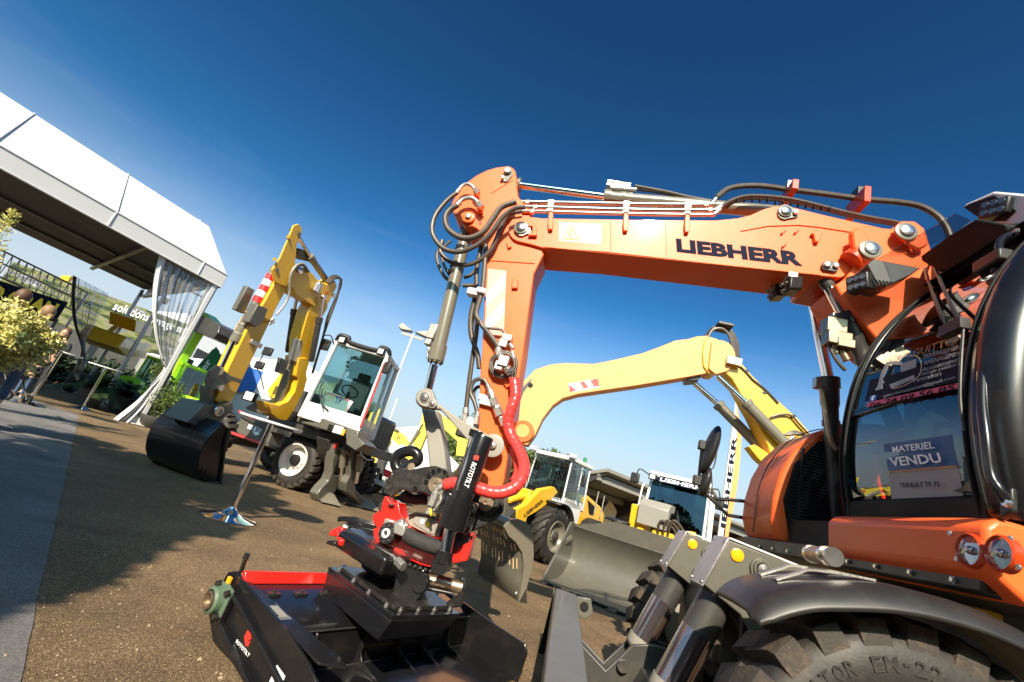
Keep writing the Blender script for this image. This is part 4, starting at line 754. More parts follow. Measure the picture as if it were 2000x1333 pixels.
def tower(o0, o1):
    sidep = [(.500, .975), (.415, 1.20), (.22, 1.185), (-.10, 1.15), (-.14, .50), (.12, .42), (.20, .62), (.24, .80), (.33, .90)]
    m = MB(); m.prism([UC.P(a, o0, z) for a, z in sidep], wE*.025); m.prism([UC.P(a, o1, z) for a, z in sidep], -wE*.025)
    m.box(UC.P(.08, (o0+o1)/2, .85), (fE, wE, Z), (.012, abs(o1-o0)/2-.03, .28)); m.prism([UC.P(.49, o0+.03, .96), UC.P(.50, o0+.03, .975), UC.P(.415, o0+.03, 1.195), UC.P(.40, o0+.03, 1.19)], wE*(o1-o0-.06))
    t = m.build('blade_tower', 'grey_paint', exc, bevel=.006)
    m = MB(); m.prism([UC.P(.512, o0-.004, .968), UC.P(.420, o0-.004, 1.212), UC.P(.412, o0-.004, 1.208), UC.P(.503, o0-.004, .966)], wE*(o1-o0+.008)); m.build('tread_plate', 'brushed', t, bevel=.001)
    m = MB()
    for a, z in ((.505, .985), (.425, 1.19)):
        for o_ in (o0+.02, o1-.02): m.sphere(UC.P(a, o_, z), .009)
    m.build('rivet', 'steel', t)
    m = MB(); m.prism([UC.P(.412, o0-.002, 1.206), UC.P(-.10, o0-.002, 1.155), UC.P(-.10, o0-.002, 1.162), UC.P(.414, o0-.002, 1.214)], wE*.012); m.build('top_edge', 'white_paint', t)
    # cylinder pivot plate with two bolts, amber reflector
    def tq(x, z): return UC.P(x, o0, z)
    L_ = [tq(.265+.048*math.cos(R(a)), 1.115+.048*math.sin(R(a))) for a in range(-20, 201, 20)]+[tq(.245+.036*math.cos(R(a)), 1.015+.036*math.sin(R(a))) for a in range(200, 341, 20)]
    L_ = [p-wE*.014 for p in L_]
    m = MB(); m.prism(L_, wE*.016); pb = m.build('pivot_plate', 'grey_paint', t, bevel=.004)
    m = MB(); m.lathe([(0, .04), (.012, .038), (.012, .03), (.004, .03)], tq(.262, 1.115)-wE*.014, -wE, 28, cap=False); m.build('boss', 'grey_paint', pb)
    m = MB(); m.lathe([(0, .026), (.022, .025), (.025, .001)], tq(.262, 1.115)-wE*.014, -wE, 24, cap=False); m.lathe([(0, .023), (.010, .022), (.010, .013), (.024, .012), (.024, .001)], tq(.246, 1.018)-wE*.014, -wE, 6 if False else 18, cap=False); m.build('bolt', 'steel', pb)
    m = MB(); m.lathe([(0, .030), (.006, .029), (.009, .02), (.010, .001)], tq(.372, 1.145)-wE*.001, -wE, 28, cap=False); m.build('reflector', 'amber', t)
    m = MB(); m.prism([UC.P(-.10, (o0+o1)/2, 1.10), UC.P(-.10, (o0+o1)/2, .9), UC.P(-.20, (o0+o1)/2, .98), UC.P(-.23, (o0+o1)/2, 1.08), UC.P(-.19, (o0+o1)/2, 1.15), UC.P(-.12, (o0+o1)/2, 1.16)], wE*.03); m.build('lashing_eye', 'grey_paint', t, bevel=.006)
    om = (o0+o1)/2+.02
    A_ = UC.P(.36, om, 1.04); B_ = UC.P(.575, om, .44); d = B_-A_; l = d.length
    m = MB(); m.lathe([(0, .078), (.30, .078), (.302, .080)], A_, d, 36); cy = m.build('blade_cylinder', 'grey_dark', exc)
    m = MB(); m.lathe([(.302, .080), (l-.075, .080)], A_, d, 36, cap=False); m.build('cylinder_jacket', 'iridescent', cy)
    m = MB(); m.lathe([(l-.075, .086), (l-.03, .086), (l-.01, .078), (l+.01, .05), (l+.05, .04)], A_, d, 36); m.build('cylinder_gland', 'grey_light', cy)
    m = MB(); m.cyl(B_+d.normalized()*.08-wE*.07, B_+d.normalized()*.08+wE*.07, .05, n=24); m.build('rod_eye', 'grey_dark', cy)
    m = MB(); m.tube([UC.P(.36, om-.02, 1.13), UC.P(.30, om-.03, 1.10), UC.P(.24, om-.01, 1.0), UC.P(.22, om, .8), UC.P(.25, om, .6)], .014, 8, 5); m.tube([UC.P(.38, om+.04, 1.05), UC.P(.33, om+.02, 1.05), UC.P(.28, om, .95), UC.P(.26, om, .7)], .014, 8, 5); m.build('hose', 'hose_rubber', cy)
    return t
tower(-.62, -.40); tower(.20, .42)
m = MB(); m.prism([UC.P(a, -1.22, z) for a, z in [(1.13, .505), (1.14, .47), (1.03, .28), (1.02, .16), (1.10, .02), (1.07, .02), (.98, .15), (.99, .28), (1.0, .46), (.955, .47), (.955, .505)]], wE*2.44); bl = m.build('dozer_blade', 'grey_paint', exc, bevel=.006)
m = MB()
for o_ in (1.20, -1.24): m.prism([UC.P(a, o_, z) for a, z in [(1.15, .52), (1.0, .02), (1.16, .02), (1.06, .2), (1.15, .45)]][:3]+[UC.P(1.12, o_, .02), UC.P(1.06, o_, .2), UC.P(1.15, o_, .47)], wE*.025)
m.prism([UC.P(a, 1.16, z) for a, z in [(.955, .50), (.955, .38), (.85, .36), (.80, .42), (.84, .52)]], wE*.05); m.build('blade_end', 'grey_paint', bl, bevel=.006)
m = MB(); m.lathe([(0, .035), (.004, .035), (.004, .001)], UC.P(.88, 1.155, .45), -wE, 18, cap=False); m.build('blade_hole', 'black_matt', bl)
m = MB()
for o_ in (-.58, -.42, .22, .38): m.prism([UC.P(a, o_, z) for a, z in [(.98, .42), (.98, .05), (.2, .38), (.2, .52), (.5, .52), (.62, .48), (.75, .30)]], wE*.03)
m.prism([UC.P(a, -.6, z) for a, z in [(.55, .38), (.30, .46), (.30, .36), (.60, .26)]], wE*1.05); m.build('blade_arm', 'grey_dark', bl, bevel=.006)
m = MB()
for o_ in (-.60, .20): m.lathe([(0, .034), (.02, .033), (.02, .01)], UC.P(.66, o_, .36), -wE, 20)
m.build('pin', 'steel', bl)

# ======================= GRADING BEAM (on the ground) =======================
bB = R(36); uB = V((math.sin(bB), math.cos(bB), 0)); vB = V((math.cos(bB), -math.sin(bB), 0)); P0 = G(417, 1249, .03); P0.z = 0
def B(u, v, z): return P0+uB*u+vB*v+V((0, 0, z))
def BL_(x, y, u=0.0): return PLN(x, y, P0+uB*u, uB)
gb = thing('grading_beam', 'black steel grading beam with a red back edge lying on the asphalt under the tiltrotator', 'grading beam', B(.8, .4, 0))
endp = [(0.0, .02), (-.13, .10), (-.14, .24), (-.12, .31), (-.05, .335), (.0, .32), (.48, .255), (.70, .205), (.78, .17), (.86, .08), (.90, .0), (.45, .0)]
for u_, s_ in ((0, 1), (1.60, -1)):
    pr = endp if s_ > 0 else [(0.05, .02), (0, .29), (.3, .29), (.64, .25), (.92, .225), (.95, .18), (.93, .0), (.45, .0)]
    m = MB(); m.prism([B(u_, v, z) for v, z in pr], uB*.016*s_); ep = m.build('end_plate', 'black_gloss', gb, bevel=.003)
    if s_ > 0:
        m = MB(); m.prism([B(-.004, v, z) for v, z in [(.02, .235), (.05, .255), (.60, .10), (.62, .08), (.58, .08), (.30, .165)]], -uB*.022); m.prism([B(-.004, v, z) for v, z in [(-.0, .10), (.02, .13), (.50, .0), (.42, .0), (.1, .06)]], -uB*.03); m.bar(B(-.02, .03, .12), B(-.02, .04, .24), .03, .02); m.build('stiffener_bar', 'black_gloss', ep, bevel=.004)
        # logo
        o_ = -.003
        def bq(x, y): return PLN(x, y, P0+uB*o_, uB)
        m = MB(); m.prism([bq(*p) for p in ((480, 1262), (477, 1245), (484, 1231), (490, 1239), (491, 1248), (484, 1252), (483, 1262))], -uB*.001); m.prism([bq(*p) for p in ((484, 1264), (482, 1256), (490, 1251), (485, 1262))], -uB*.001); m.build('logo', 'ink_red', ep)
        text('ROTOTILT', bq(461, 1255), bq(486, 1285), bq(464.5, 1248.5), 'ink_white', ep, 'maker_lettering', push=-uB, fat=.01)
        m = MB(); m.add([bq(*p) for p in ((541, 1299), (557, 1321), (548, 1345), (520, 1345))], [[0, 1, 2, 3]]); lab = m.build('delivery_label', 'white', ep, flat=True, solid=.001)
        m = MB()
        for k in range(5): m.add([bq(*p)-uB*.0015 for p in ((534+k*.5, 1312+k*4), (541+k, 1314+k*4), (540+k, 1316.5+k*4), (533+k*.5, 1314.5+k*4))], [[0, 1, 2, 3]])
        m.build('label_print', 'sticker_pale', lab, flat=True)
# green flange bearing
bc = BL_(431, 1172, -.02); 
m = MB(); hexp = [BL_(x, y, -.018) for x, y in ((424, 1142), (436, 1134), (452, 1142), (460, 1156), (450, 1180), (438, 1206), (427, 1212), (419, 1196), (410, 1178), (411, 1160))]
m.prism(hexp, -uB*.022); bf = m.build('bearing_housing', 'bearing_green', gb, bevel=.006)
m = MB(); m.lathe([(0, .066), (.035, .062), (.045, .05), (.03, .046)], bc-uB*.018, -uB, 32, cap=False); m.build('bearing_ring', 'bearing_green', bf)
m = MB(); m.lathe([(0, .044), (.05, .042), (.052, .03), (.035, .028), (.035, .001)], bc-uB*.018, -uB, 28, cap=False); m.build('bearing_shaft', 'steel_worn', bf)
m = MB()
for (x, y) in ((430, 1140), (447, 1160), (408, 1182), (424, 1205)): m.lathe([(0, .017), (.008, .017), (.008, .013), (.022, .012), (.022, .006)], BL_(x, y, -.04), -uB, 14)
m.build('bearing_bolt', 'black_cast', bf)
m = MB(); m.cyl(B(.03, -.06, .33), B(.01, -.04, .41), .012, n=8); m.lathe([(0, .018), (.03, .016)], B(.012, -.042, .40), V((0, 0, 1)), 6); m.build('adjusting_bolt', 'black_cast', gb)
m = MB(); m.box(B(-.02, -.05, .285), (uB, vB, Z), (.008, .014, .022)); m.build('grease_tab', 'amber', gb, bevel=.003)
# deck, back red edge, front wall, floor lip
m = MB(); m.prism([B(.016, v, z) for v, z in [(0.0, .300), (.36, .262), (.42, .24), (.445, .20), (.445, .03), (.430, .03), (.430, .195), (.41, .23), (.35, .25), (0.0, .288)]], uB*1.57); dk = m.build('deck', 'black_gloss', gb, bevel=.004)
m = MB(); m.prism([B(.016, v, z) for v, z in [(-.012, .352), (.0, .350), (.03, .300), (.015, .296), (-.03, .34)]], uB*.78); m.build('back_edge', 'red', gb, bevel=.004)
m = MB(); m.prism([B(.016, v, z) for v, z in [(.43, .036), (.80, .030), (.90, .014), (.90, .004), (.43, .004)]], uB*1.57); m.build('floor_lip', 'black_gloss', gb, bevel=.003)
for u_ in (.22, .55, .86, 1.08, 1.34):
    m = MB(); m.prism([B(u_, v, z) for v, z in [(.444, .22), (.462, .20), (.475, .10), (.50, .07), (.62, .045), (.64, .034), (.444, .034)]], uB*.012); m.build('rib', 'black_gloss', gb, bevel=.003)
m = MB()
for a, b in ((B(.02, .448, .036), B(1.58, .448, .036)), (B(.02, .45, .222), B(.5, .45, .222)), (B(1.1, .45, .222), B(1.58, .45, .222)), (B(.02, .02, .305), B(.02, .4, .262))):
    pts = [a.lerp(b, i/40)+V((0, 0, random.uniform(-.0012, .0012))) for i in range(41)]; m.tube(pts, .004, 6, 1)
m.build('weld_seam', 'grey_dark', gb)
for k in range(4):
    u_ = .12+k*.17
    m = MB(); m.box(B(u_, .15, .290), (uB, vB, Z), (.035, .02, .006)); m.lathe([(0, .012), (.016, .012)], B(u_, .15, .292), Z, 6); m.build('deck_clip', 'black_cast', dk)
m = MB(); m.prism([B(u, v, .262+.0) + V((0, 0, (.36-v)*.10+.004)) for u, v in ((.02, .24), (.085, .24), (.085, .40), (.02, .40))], V((0, 0, .003))); npl = m.build('rating_plate', 'zinc', dk)
m = MB(); m.prism([B(u, v, .266+.0) + V((0, 0, (.36-v)*.10+.004)) for u, v in ((.03, .26), (.075, .26), (.075, .38), (.03, .38))], V((0, 0, .001))); m.build('plate_print', 'grey_light', npl)
m = MB(); m.prism([B(u, v, .25) + V((0, 0, (.42-v)*.12)) for u, v in ((.016, .0), (.05, .02), (.12, .55), (.15, .74), (.13, .80), (.016, .74))], V((0, 0, .012))); m.build('corner_flange', 'black_gloss', gb, bevel=.003)
# adapter box carrying the mounting ears
m = MB(); bx = [B(.45, .02, .30), B(.45, .56, .20), B(1.02, .56, .20), B(1.02, .02, .30)]
tp_ = [B(.50, .05, .415), B(.34, .78, .415), B(.86, .82, .415), B(1.08, .2, .415)]
m.add([B(.48, .10, .27), B(.36, .72, .27), B(.84, .74, .27), B(1.04, .2, .27)]+[p-V((0, 0, .03)) for p in tp_], [[0, 1, 2, 3], [4, 5, 6, 7], [0, 1, 5, 4], [1, 2, 6, 5], [2, 3, 7, 6], [3, 0, 4, 7]]); ab = m.build('adapter_box', 'black_gloss', gb, bevel=.006)
m = MB(); m.prism([p+V((0, 0, -.03)) for p in tp_], V((0, 0, .022))); m.build('adapter_plate', 'black_gloss', ab, bevel=.003)
mc = sum(tp_, V((0, 0, 0)))/4
m = MB(); m.prism([mc+(p-mc)*.86-V((0, 0, .006)) for p in tp_], V((0, 0, .022))); m.build('adapter_plate', 'black_cast', ab, bevel=.003)
m = MB()
for i in range(4):
    a = mc+(tp_[i]-mc)*.92; b = mc+(tp_[(i+1) % 4]-mc)*.92
    for t in (.1, .37, .63, .9): m.lathe([(0, .016), (.014, .016), (.014, .011), (.026, .011)], a.lerp(b, t)+V((0, 0, -.006)), Z, 6)
m.build('adapter_bolt', 'steel', ab)
for p in ((0.10, 0.0), ):
    pass
# ears with the cross pins
def ear(pxs, d, name='mounting_ear'):
    m = MB(); pl0 = P0+uB*d; m.prism([PLN(x, y, mc+wE*d, wE) for x, y in pxs], wE*.03); return m.build(name, 'black_gloss', gb, bevel=.006)
e1 = ear([(772, 1188), (768, 1150), (775, 1118), (800, 1104), (826, 1112), (838, 1128), (836, 1150), (815, 1172), (806, 1188)], -.16)
ear([(760, 1178), (758, 1140), (768, 1110), (796, 1098), (822, 1106), (834, 1122), (832, 1144), (800, 1178)], .14)
m = MB(); c = PLN(820, 1140, mc-wE*.17, wE); m.lathe([(0, .045), (.012, .043), (.012, .001)], c, -wE, 28, cap=False); m.build('ear_boss', 'black_gloss', e1)
a = PLN(836, 1132, mc-wE*.05, wE); b = PLN(902, 1148, mc+wE*.0, wE)
m = MB(); m.cyl(a-(b-a)*.1, b, .036, n=28); m.build('cross_pin', 'steel_worn', gb)
m = MB(); m.prism([PLN(x, y, mc-wE*.02, wE) for x, y in ((896, 1128), (906, 1130), (908, 1160), (900, 1186), (870, 1190), (872, 1176), (890, 1166), (898, 1156))], wE*.03); m.build('mounting_ear', 'black_gloss', gb, bevel=.005)
m = MB(); m.cyl(PLN(836, 1146, mc, wE), PLN(896, 1158, mc, wE), .022, n=20); m.build('hook_bar', 'steel', gb)

# ======================= TILTROTATOR =======================
tl = thing('tiltrotator', 'red and black tiltrotator with slanted black cylinder, hanging from the orange stick', 'tiltrotator', q(830, 1110, -.1))
def tp2(name, pxs, off, th, m_, parent=None, bevel=.005): return plate(name, pxs, off, th, m_, parent or tl, bevel)
cpl = [(748, 962), (756, 938), (768, 924), (802, 918), (830, 912), (850, 910), (874, 918), (890, 932), (905, 950), (930, 958), (978, 972), (984, 985), (982, 1000), (970, 1015), (944, 1028), (914, 1041), (905, 1020), (880, 1002), (862, 978), (840, 968), (820, 960), (804, 962), (786, 957), (775, 962), (764, 971)]
hb_ = tp2('hitch_plate', cpl, -.245, .035, 'black_cast'); tp2('hitch_plate', cpl, .19, .035, 'black_cast')
tp2('hitch_body', [(770, 950), (775, 930), (850, 920), (885, 940), (965, 985), (965, 1005), (915, 1025), (865, 985), (800, 950)], -.20, .38, 'black_cast', hb_, .01)
for (x, y, r) in ((852, 947, .038), (949, 982, .038)):
    m = MB(); m.lathe([(0, r+.012), (.010, r+.010), (.010, r*.9), (.016, r*.88), (.016, r*.3), (.008, r*.25), (.008, .001)], q(x, y, -.245), -wE, 30, cap=False); m.build('hitch_pin', 'steel_worn', hb_)
m = MB()
for (x, y) in ((833, 941), (838, 929), (847, 921), (858, 919), (869, 923), (876, 932), (876, 944), (812, 954), (933, 981), (935, 995), (942, 1004), (953, 1008), (964, 1006), (974, 999), (977, 988), (938, 970), (963, 974)): m.lathe([(0, .013), (.010, .012), (.010, .007), (.004, .007), (.004, .001)], q(x, y, -.245), -wE, 12, cap=False)
m.build('hitch_bolt', 'black_gloss', hb_)
tp2('lock_cover', pxarc(858, 931, 8, 20, 160, 6)+[(846, 932), (851, 935), (866, 936)], -.255, .012, 'black_cast', hb_, .003); tp2('lock_cover', [(962, 994), (966, 980), (972, 980), (969, 997)], -.255, .012, 'black_cast', hb_, .003)
m = MB(); m.tube(arc(q(761, 949, -.246), .018, 0, 360, 20, fE, Z), .003, 6, 1); m.build('cast_mark', 'black_cast', hb_)
# crane hook
hk = [q(x, y, -.1) for x, y in ((804, 922), (790, 921), (777, 917), (772, 903), (777, 890), (791, 883), (806, 882), (815, 888), (816, 898), (810, 904), (801, 907), (793, 914))]
m = MB(); m.tube(hk, .036, 14, 6, rad=lambda t: 1.0 if t < .75 else 1.0-.9*(t-.75)); hko = m.build('crane_hook', 'black_gloss', tl)
m = MB(); m.cyl(q(803, 912, -.14), q(803, 912, -.05), .024, n=16); m.build('hook_latch', 'steel_worn', hko)
m = MB(); m.bar(q(770, 924, -.1), q(802, 917, -.1), .09, .02); m.build('hook_base', 'black_cast', hko, bevel=.004)
# black gas spring behind the red part and worn pad
m = MB(); m.tube([q(788, 963, -.12), q(796, 972, -.12), (q(812, 976, -.12)), q(832, 973, -.12)], .030, 12, 4); m.build('rubber_pad', 'sleeve', hb_)
# red rotor housing
red = [(752, 969), (746, 985), (738, 1000), (727, 1008), (730, 1024), (738, 1030), (729, 1034), (730, 1050), (736, 1062), (752, 1072), (776, 1083), (800, 1094), (822, 1104), (840, 1108), (850, 1100), (858, 1088), (872, 1075), (895, 1068), (915, 1062), (921, 1052), (918, 1046), (922, 1040), (906, 1052), (896, 1066), (882, 1072), (866, 1074), (846, 1068), (828, 1058), (812, 1044), (800, 1030), (790, 1014), (782, 1004), (778, 983), (764, 982), (758, 975)]
rd = tp2('rotor_housing', red, -.30, .14, 'red', None, .012)
rd2 = [(735, 1040), (742, 1020), (770, 1000), (800, 1010), (860, 1040), (905, 1050), (900, 1070), (860, 1092), (830, 1100), (780, 1082)]
tp2('housing_core', rd2, -.17, .34, 'red', rd, .03)
tp2('side_lug', [(862, 1112), (858, 1098), (872, 1078), (900, 1066), (916, 1060), (921, 1050), (917, 1044), (923, 1042), (921, 1066), (912, 1096), (900, 1098), (872, 1104), (870, 1112)], -.34, .10, 'red', rd, .012)
tp2('side_lug', [(741, 1000), (752, 972), (770, 978), (778, 984), (781, 1006), (765, 1008)], .02, .12, 'red', rd, .012)
m = MB(); m.cyl(q(755, 990, -.29), q(755, 990, .1), .045, n=24); m.cyl(q(765, 985, -.31), q(764, 988, -.31)-wE*.001, .02); m.build('tilt_bearing', 'black_cast', rd)
m = MB(); m.cyl(q(905, 1052, -.31), q(905, 1052, .0), .05, n=24); m.build('tilt_bearing', 'black_cast', rd)
# swivel motor with ringed end
c = q(757, 1042, -.36); ax_ = (-wE*.96+fE*.25).normalized()
m = MB(); m.lathe([(-.12, .058), (0, .060), (.01, .057), (.012, .026), (.0125, .001)], c, ax_, 30, cap=False); mo = m.build('rotor_motor', 'black_cast', rd)
m = MB(); m.lathe([(.0, .027), (.022, .026), (.022, .014), (.012, .014)], c, ax_, 24, cap=False); m.build('motor_ring', 'white_paint', mo)
m = MB()
for k in range(8): 
    t1 = ax_.cross(Z).normalized(); t2 = t1.cross(ax_); m.lathe([(0, .007), (.008, .006), (.008, .001)], c+ax_*.008+(t1*math.cos(k*.785)+t2*math.sin(k*.785))*.043, ax_, 8, cap=False)
m.build('motor_bolt', 'steel', mo)
m = MB(); m.cyl(q(772, 1028, -.38), q(790, 1018, -.38), .022); m.box(q(783, 1034, -.39), (fE, wE, Z+fE*.3), (.035, .03, .03)); m.cyl(q(784, 1020, -.37), q(796, 1030, -.37), .018); m.cyl(q(790, 1038, -.38), q(796, 1045, -.38), .02); m.box(q(762, 1022, -.3), (fE, wE, Z), (.03, .03, .02)); m.build('motor_fitting', 'zinc', mo, bevel=.005)
tp2('valve_cover', [(797, 1008), (792, 1016), (795, 1024), (818, 1036), (846, 1048), (858, 1050), (866, 1026), (852, 1014), (836, 1006), (812, 1002)], -.26, .06, 'grey_light', rd, .004)
cov = tp2('cover_lid', [(797, 1006), (812, 1000), (838, 1003), (866, 1022), (866, 1027), (838, 1008), (812, 1004), (797, 1010)], -.29, .09, 'black_cast', rd, .004)
pl = tp2('cover_plate', [(806, 1022), (810, 1010), (828, 1006), (846, 1014), (864, 1026), (858, 1048), (838, 1042)], -.266, .006, 'grey_light', rd, .002)
tp2('white_sticker', [(820, 1022), (822, 1014), (829, 1016), (827, 1024)], -.27, .002, 'white', pl, 0); tp2('warning_sticker', [(831, 1028), (834, 1018), (841, 1021), (838, 1031)], -.27, .002, 'sticker_yellow', pl, 0)
hose([(795, 1044, -.38), (806, 1052, -.39), (820, 1058, -.39), (836, 1064, -.39), (852, 1069, -.38), (868, 1069, -.37), (882, 1064, -.35), (893, 1054, -.33)], .042, material='sleeve', parent=rd, name='hose_sleeve', n=12)
# yellow tag, hydraulic elbows at the hitch
fitting([(868, 948), (856, 954), (851, 964), (850, 972)], .017, -.36, tl); fitting([(870, 956), (862, 964), (860, 980), (852, 990)], .011, -.36, tl); fitting([(851, 966), (846, 980)], .020, -.37, tl); fitting([(846, 978), (843, 990), (840, 996)], .015, -.36, tl)
tp2('yellow_tag', [(838, 1000), (841, 991), (844, 1002), (841, 1009)], -.40, .003, 'sticker_yellow', None, 0)
# tilt cylinder in front
cA = q(945, 852, -.46); cB = q(897, 985, -.46); cC = q(866, 1092, -.46)
d = (cB-cA); l = d.length
m = MB(); m.lathe([(0, .058), (.012, .062), (l-.02, .062), (l-.02, .078), (l+.13, .078), (l+.135, .07)], cA, d, 36); tc_ = m.build('tilt_cylinder', 'black_gloss', tl)
m = MB(); dd = (cC-cB).normalized(); m.cyl(cA+d.normalized()*(l+.12), cC-dd*.03, .033, n=28); m.build('tilt_rod', 'chrome', tc_)
m = MB(); m.lathe([(-.04, .045), (.02, .05), (.03, .03)], cC, dd, 20); m.cyl(cC+dd*.03-wE*.04, cC+dd*.03+wE*.08, .045, n=24); m.build('rod_eye', 'black_gloss', tc_)
m = MB()
for (x, y) in ((874, 976), (864, 1005), (920, 996), (910, 1025)): m.sphere(q(x, y, -.42), .026); 
m.box(q(872, 990, -.36), (d, wE, fE), (.09, .05, .035)); m.box(q(915, 1012, -.36), (d, wE, fE), (.09, .05, .035)); m.build('trunnion_block', 'black_gloss', tc_, bevel=.02)
m = MB(); m.cyl(q(937, 846, -.44), q(924, 856, -.44), .018); m.box(q(930, 848, -.44), (fE, wE, Z), (.04, .02, .02)); m.build('cylinder_port', 'black_gloss', tc_, bevel=.004)
hose([(926, 856, -.50), (918, 880, -.50), (908, 910, -.51), (896, 945, -.52), (893, 958, -.52)], .008, material='steel', parent=tc_, name='cylinder_pipe')
hose([(922, 862, -.42), (914, 886, -.40), (904, 908, -.38), (892, 930, -.34), (882, 935, -.30)], .017, parent=tc_); fitting([(928, 848), (923, 868)], .02, -.43, tc_)
hose([(880, 932, -.28), (895, 922, -.30), (908, 905, -.28)], .02, parent=tc_)
# logo and maker lettering running down the cylinder
def cq(x, y): return q(x, y, -.46-.0635)
cm = (q(930, 895, -.5235)); 
m = MB(); m.prism([cq(x, y) for x, y in ((925, 897), (926, 890), (934, 890), (936, 893), (933, 901), (930, 896), (928, 900))], -wE*.0015); m.build('logo', 'ink_red', tc_)
text('ROTOTILT', cq(922.5, 902.5), cq(906, 950), cq(931.5, 906.5), 'ink_white', tc_, 'maker_lettering', push=-wE, fat=.012)
# tool gripper below the rotor: black box beams with red tips
m = MB(); a = q(667, 1051, -.34); b = q(758, 1108, -.46); m.bar(a, b, .075, .095, Z+fE*.6); gr = m.build('gripper_beam', 'black_gloss', tl, bevel=.014)
m = MB(); m.bar(q(690, 1040, -.25), q(800, 1100, -.30), .22, .05); m.build('gripper_frame', 'black_cast', gr, bevel=.01)
m = MB(); m.prism([q(x, y, -.28) for x, y in ((641, 1047), (645, 1036), (662, 1029), (670, 1031), (668, 1040), (654, 1048))], wE*.06); m.cyl(q(662, 1038, -.3), q(668, 1062, -.4), .02); m.build('gripper_tip', 'red', gr, bevel=.006)
m = MB(); m.prism([q(x, y, -.34) for x, y in ((635, 1062), (640, 1056), (658, 1060), (654, 1068), (646, 1066))], wE*.05); m.build('gripper_tip', 'black_gloss', gr, bevel=.005)
m = MB(); m.prism([q(x, y, -.1) for x, y in ((657, 1020), (660, 1009), (675, 1009), (732, 1024), (732, 1034), (700, 1030), (670, 1018))], wE*.12); m.prism([q(x, y, -.15) for x, y in ((668, 1022), (732, 1034), (735, 1050), (720, 1056), (690, 1042))], wE*.2); m.build('gripper_claw', 'black_gloss', gr, bevel=.006)
m = MB(); m.cyl(q(688, 1038, -.2), q(700, 1042, -.25), .02); m.cyl(q(672, 1028, -.2), q(678, 1034, -.2), .018); m.build('gripper_fitting', 'zinc', gr)
m = MB(); m.cyl(q(764, 1086, -.4), q(777, 1098, -.42), .014); m.cyl(q(776, 1096, -.42), q(788, 1108, -.45), .027, n=6); m.build('coupling', 'zinc', tl, bevel=.002)
tp2('hitch_lower', [(700, 1080), (705, 1110), (770, 1160), (800, 1150), (836, 1122), (872, 1110), (868, 1100), (840, 1104), (790, 1092), (740, 1072)], -.12, .26, 'black_cast', None, .012)
m = MB()
for k in range(7): m.lathe([(0, .012), (.014, .011)], q(792+k*10, 1098+k*3.2, -.34), -wE*.5-Z, 8)
m.build('housing_bolt', 'black_cast', rd)
def hd(A): A = R(A); return V((-math.sin(A), -math.cos(A), 0)), V((-math.cos(A), math.sin(A), 0))
def pq(fr, name, pxs, off, th, material, parent, bevel=.006, label=None):
    mb = MB(); mb.prism([fr.q(x, y, off) for x, y in pxs], fr.w*th); return mb.build(name, material, parent, bevel=bevel, label=label)
def pf(fr, name, pxs, a, th, material, parent, bevel=.004):
    mb = MB(); mb.prism([fr.qf(x, y, a) for x, y in pxs], -fr.f*th); return mb.build(name, material, parent, bevel=bevel)
def tb(fr, name, pxs, r, off, material, parent, n=8, sub=5):
    mb = MB(); mb.tube([fr.q(p[0], p[1], off if len(p) < 3 else p[2]) for p in pxs], r, n, sub); return mb.build(name, material, parent)
def ram(fr, rod0, mid, end, r, off, parent, mb_='grey_cyl', rr=.55):
    """hydraulic cylinder: chrome rod rod0-mid, barrel mid-end"""
    m = MB(); m.cyl(fr.q(*rod0, off), fr.q(*mid, off), r*rr, n=16); m.build('cylinder_rod', 'chrome', parent)
    a = fr.q(*mid, off); d = fr.q(*end, off)-a; l = d.length; m = MB(); m.lathe([(-.02, r*1.18), (.10, r*1.18), (.10, r), (l, r), (l+.03, r*.7)], a, d, 20); return m.build('cylinder', mb_, parent)
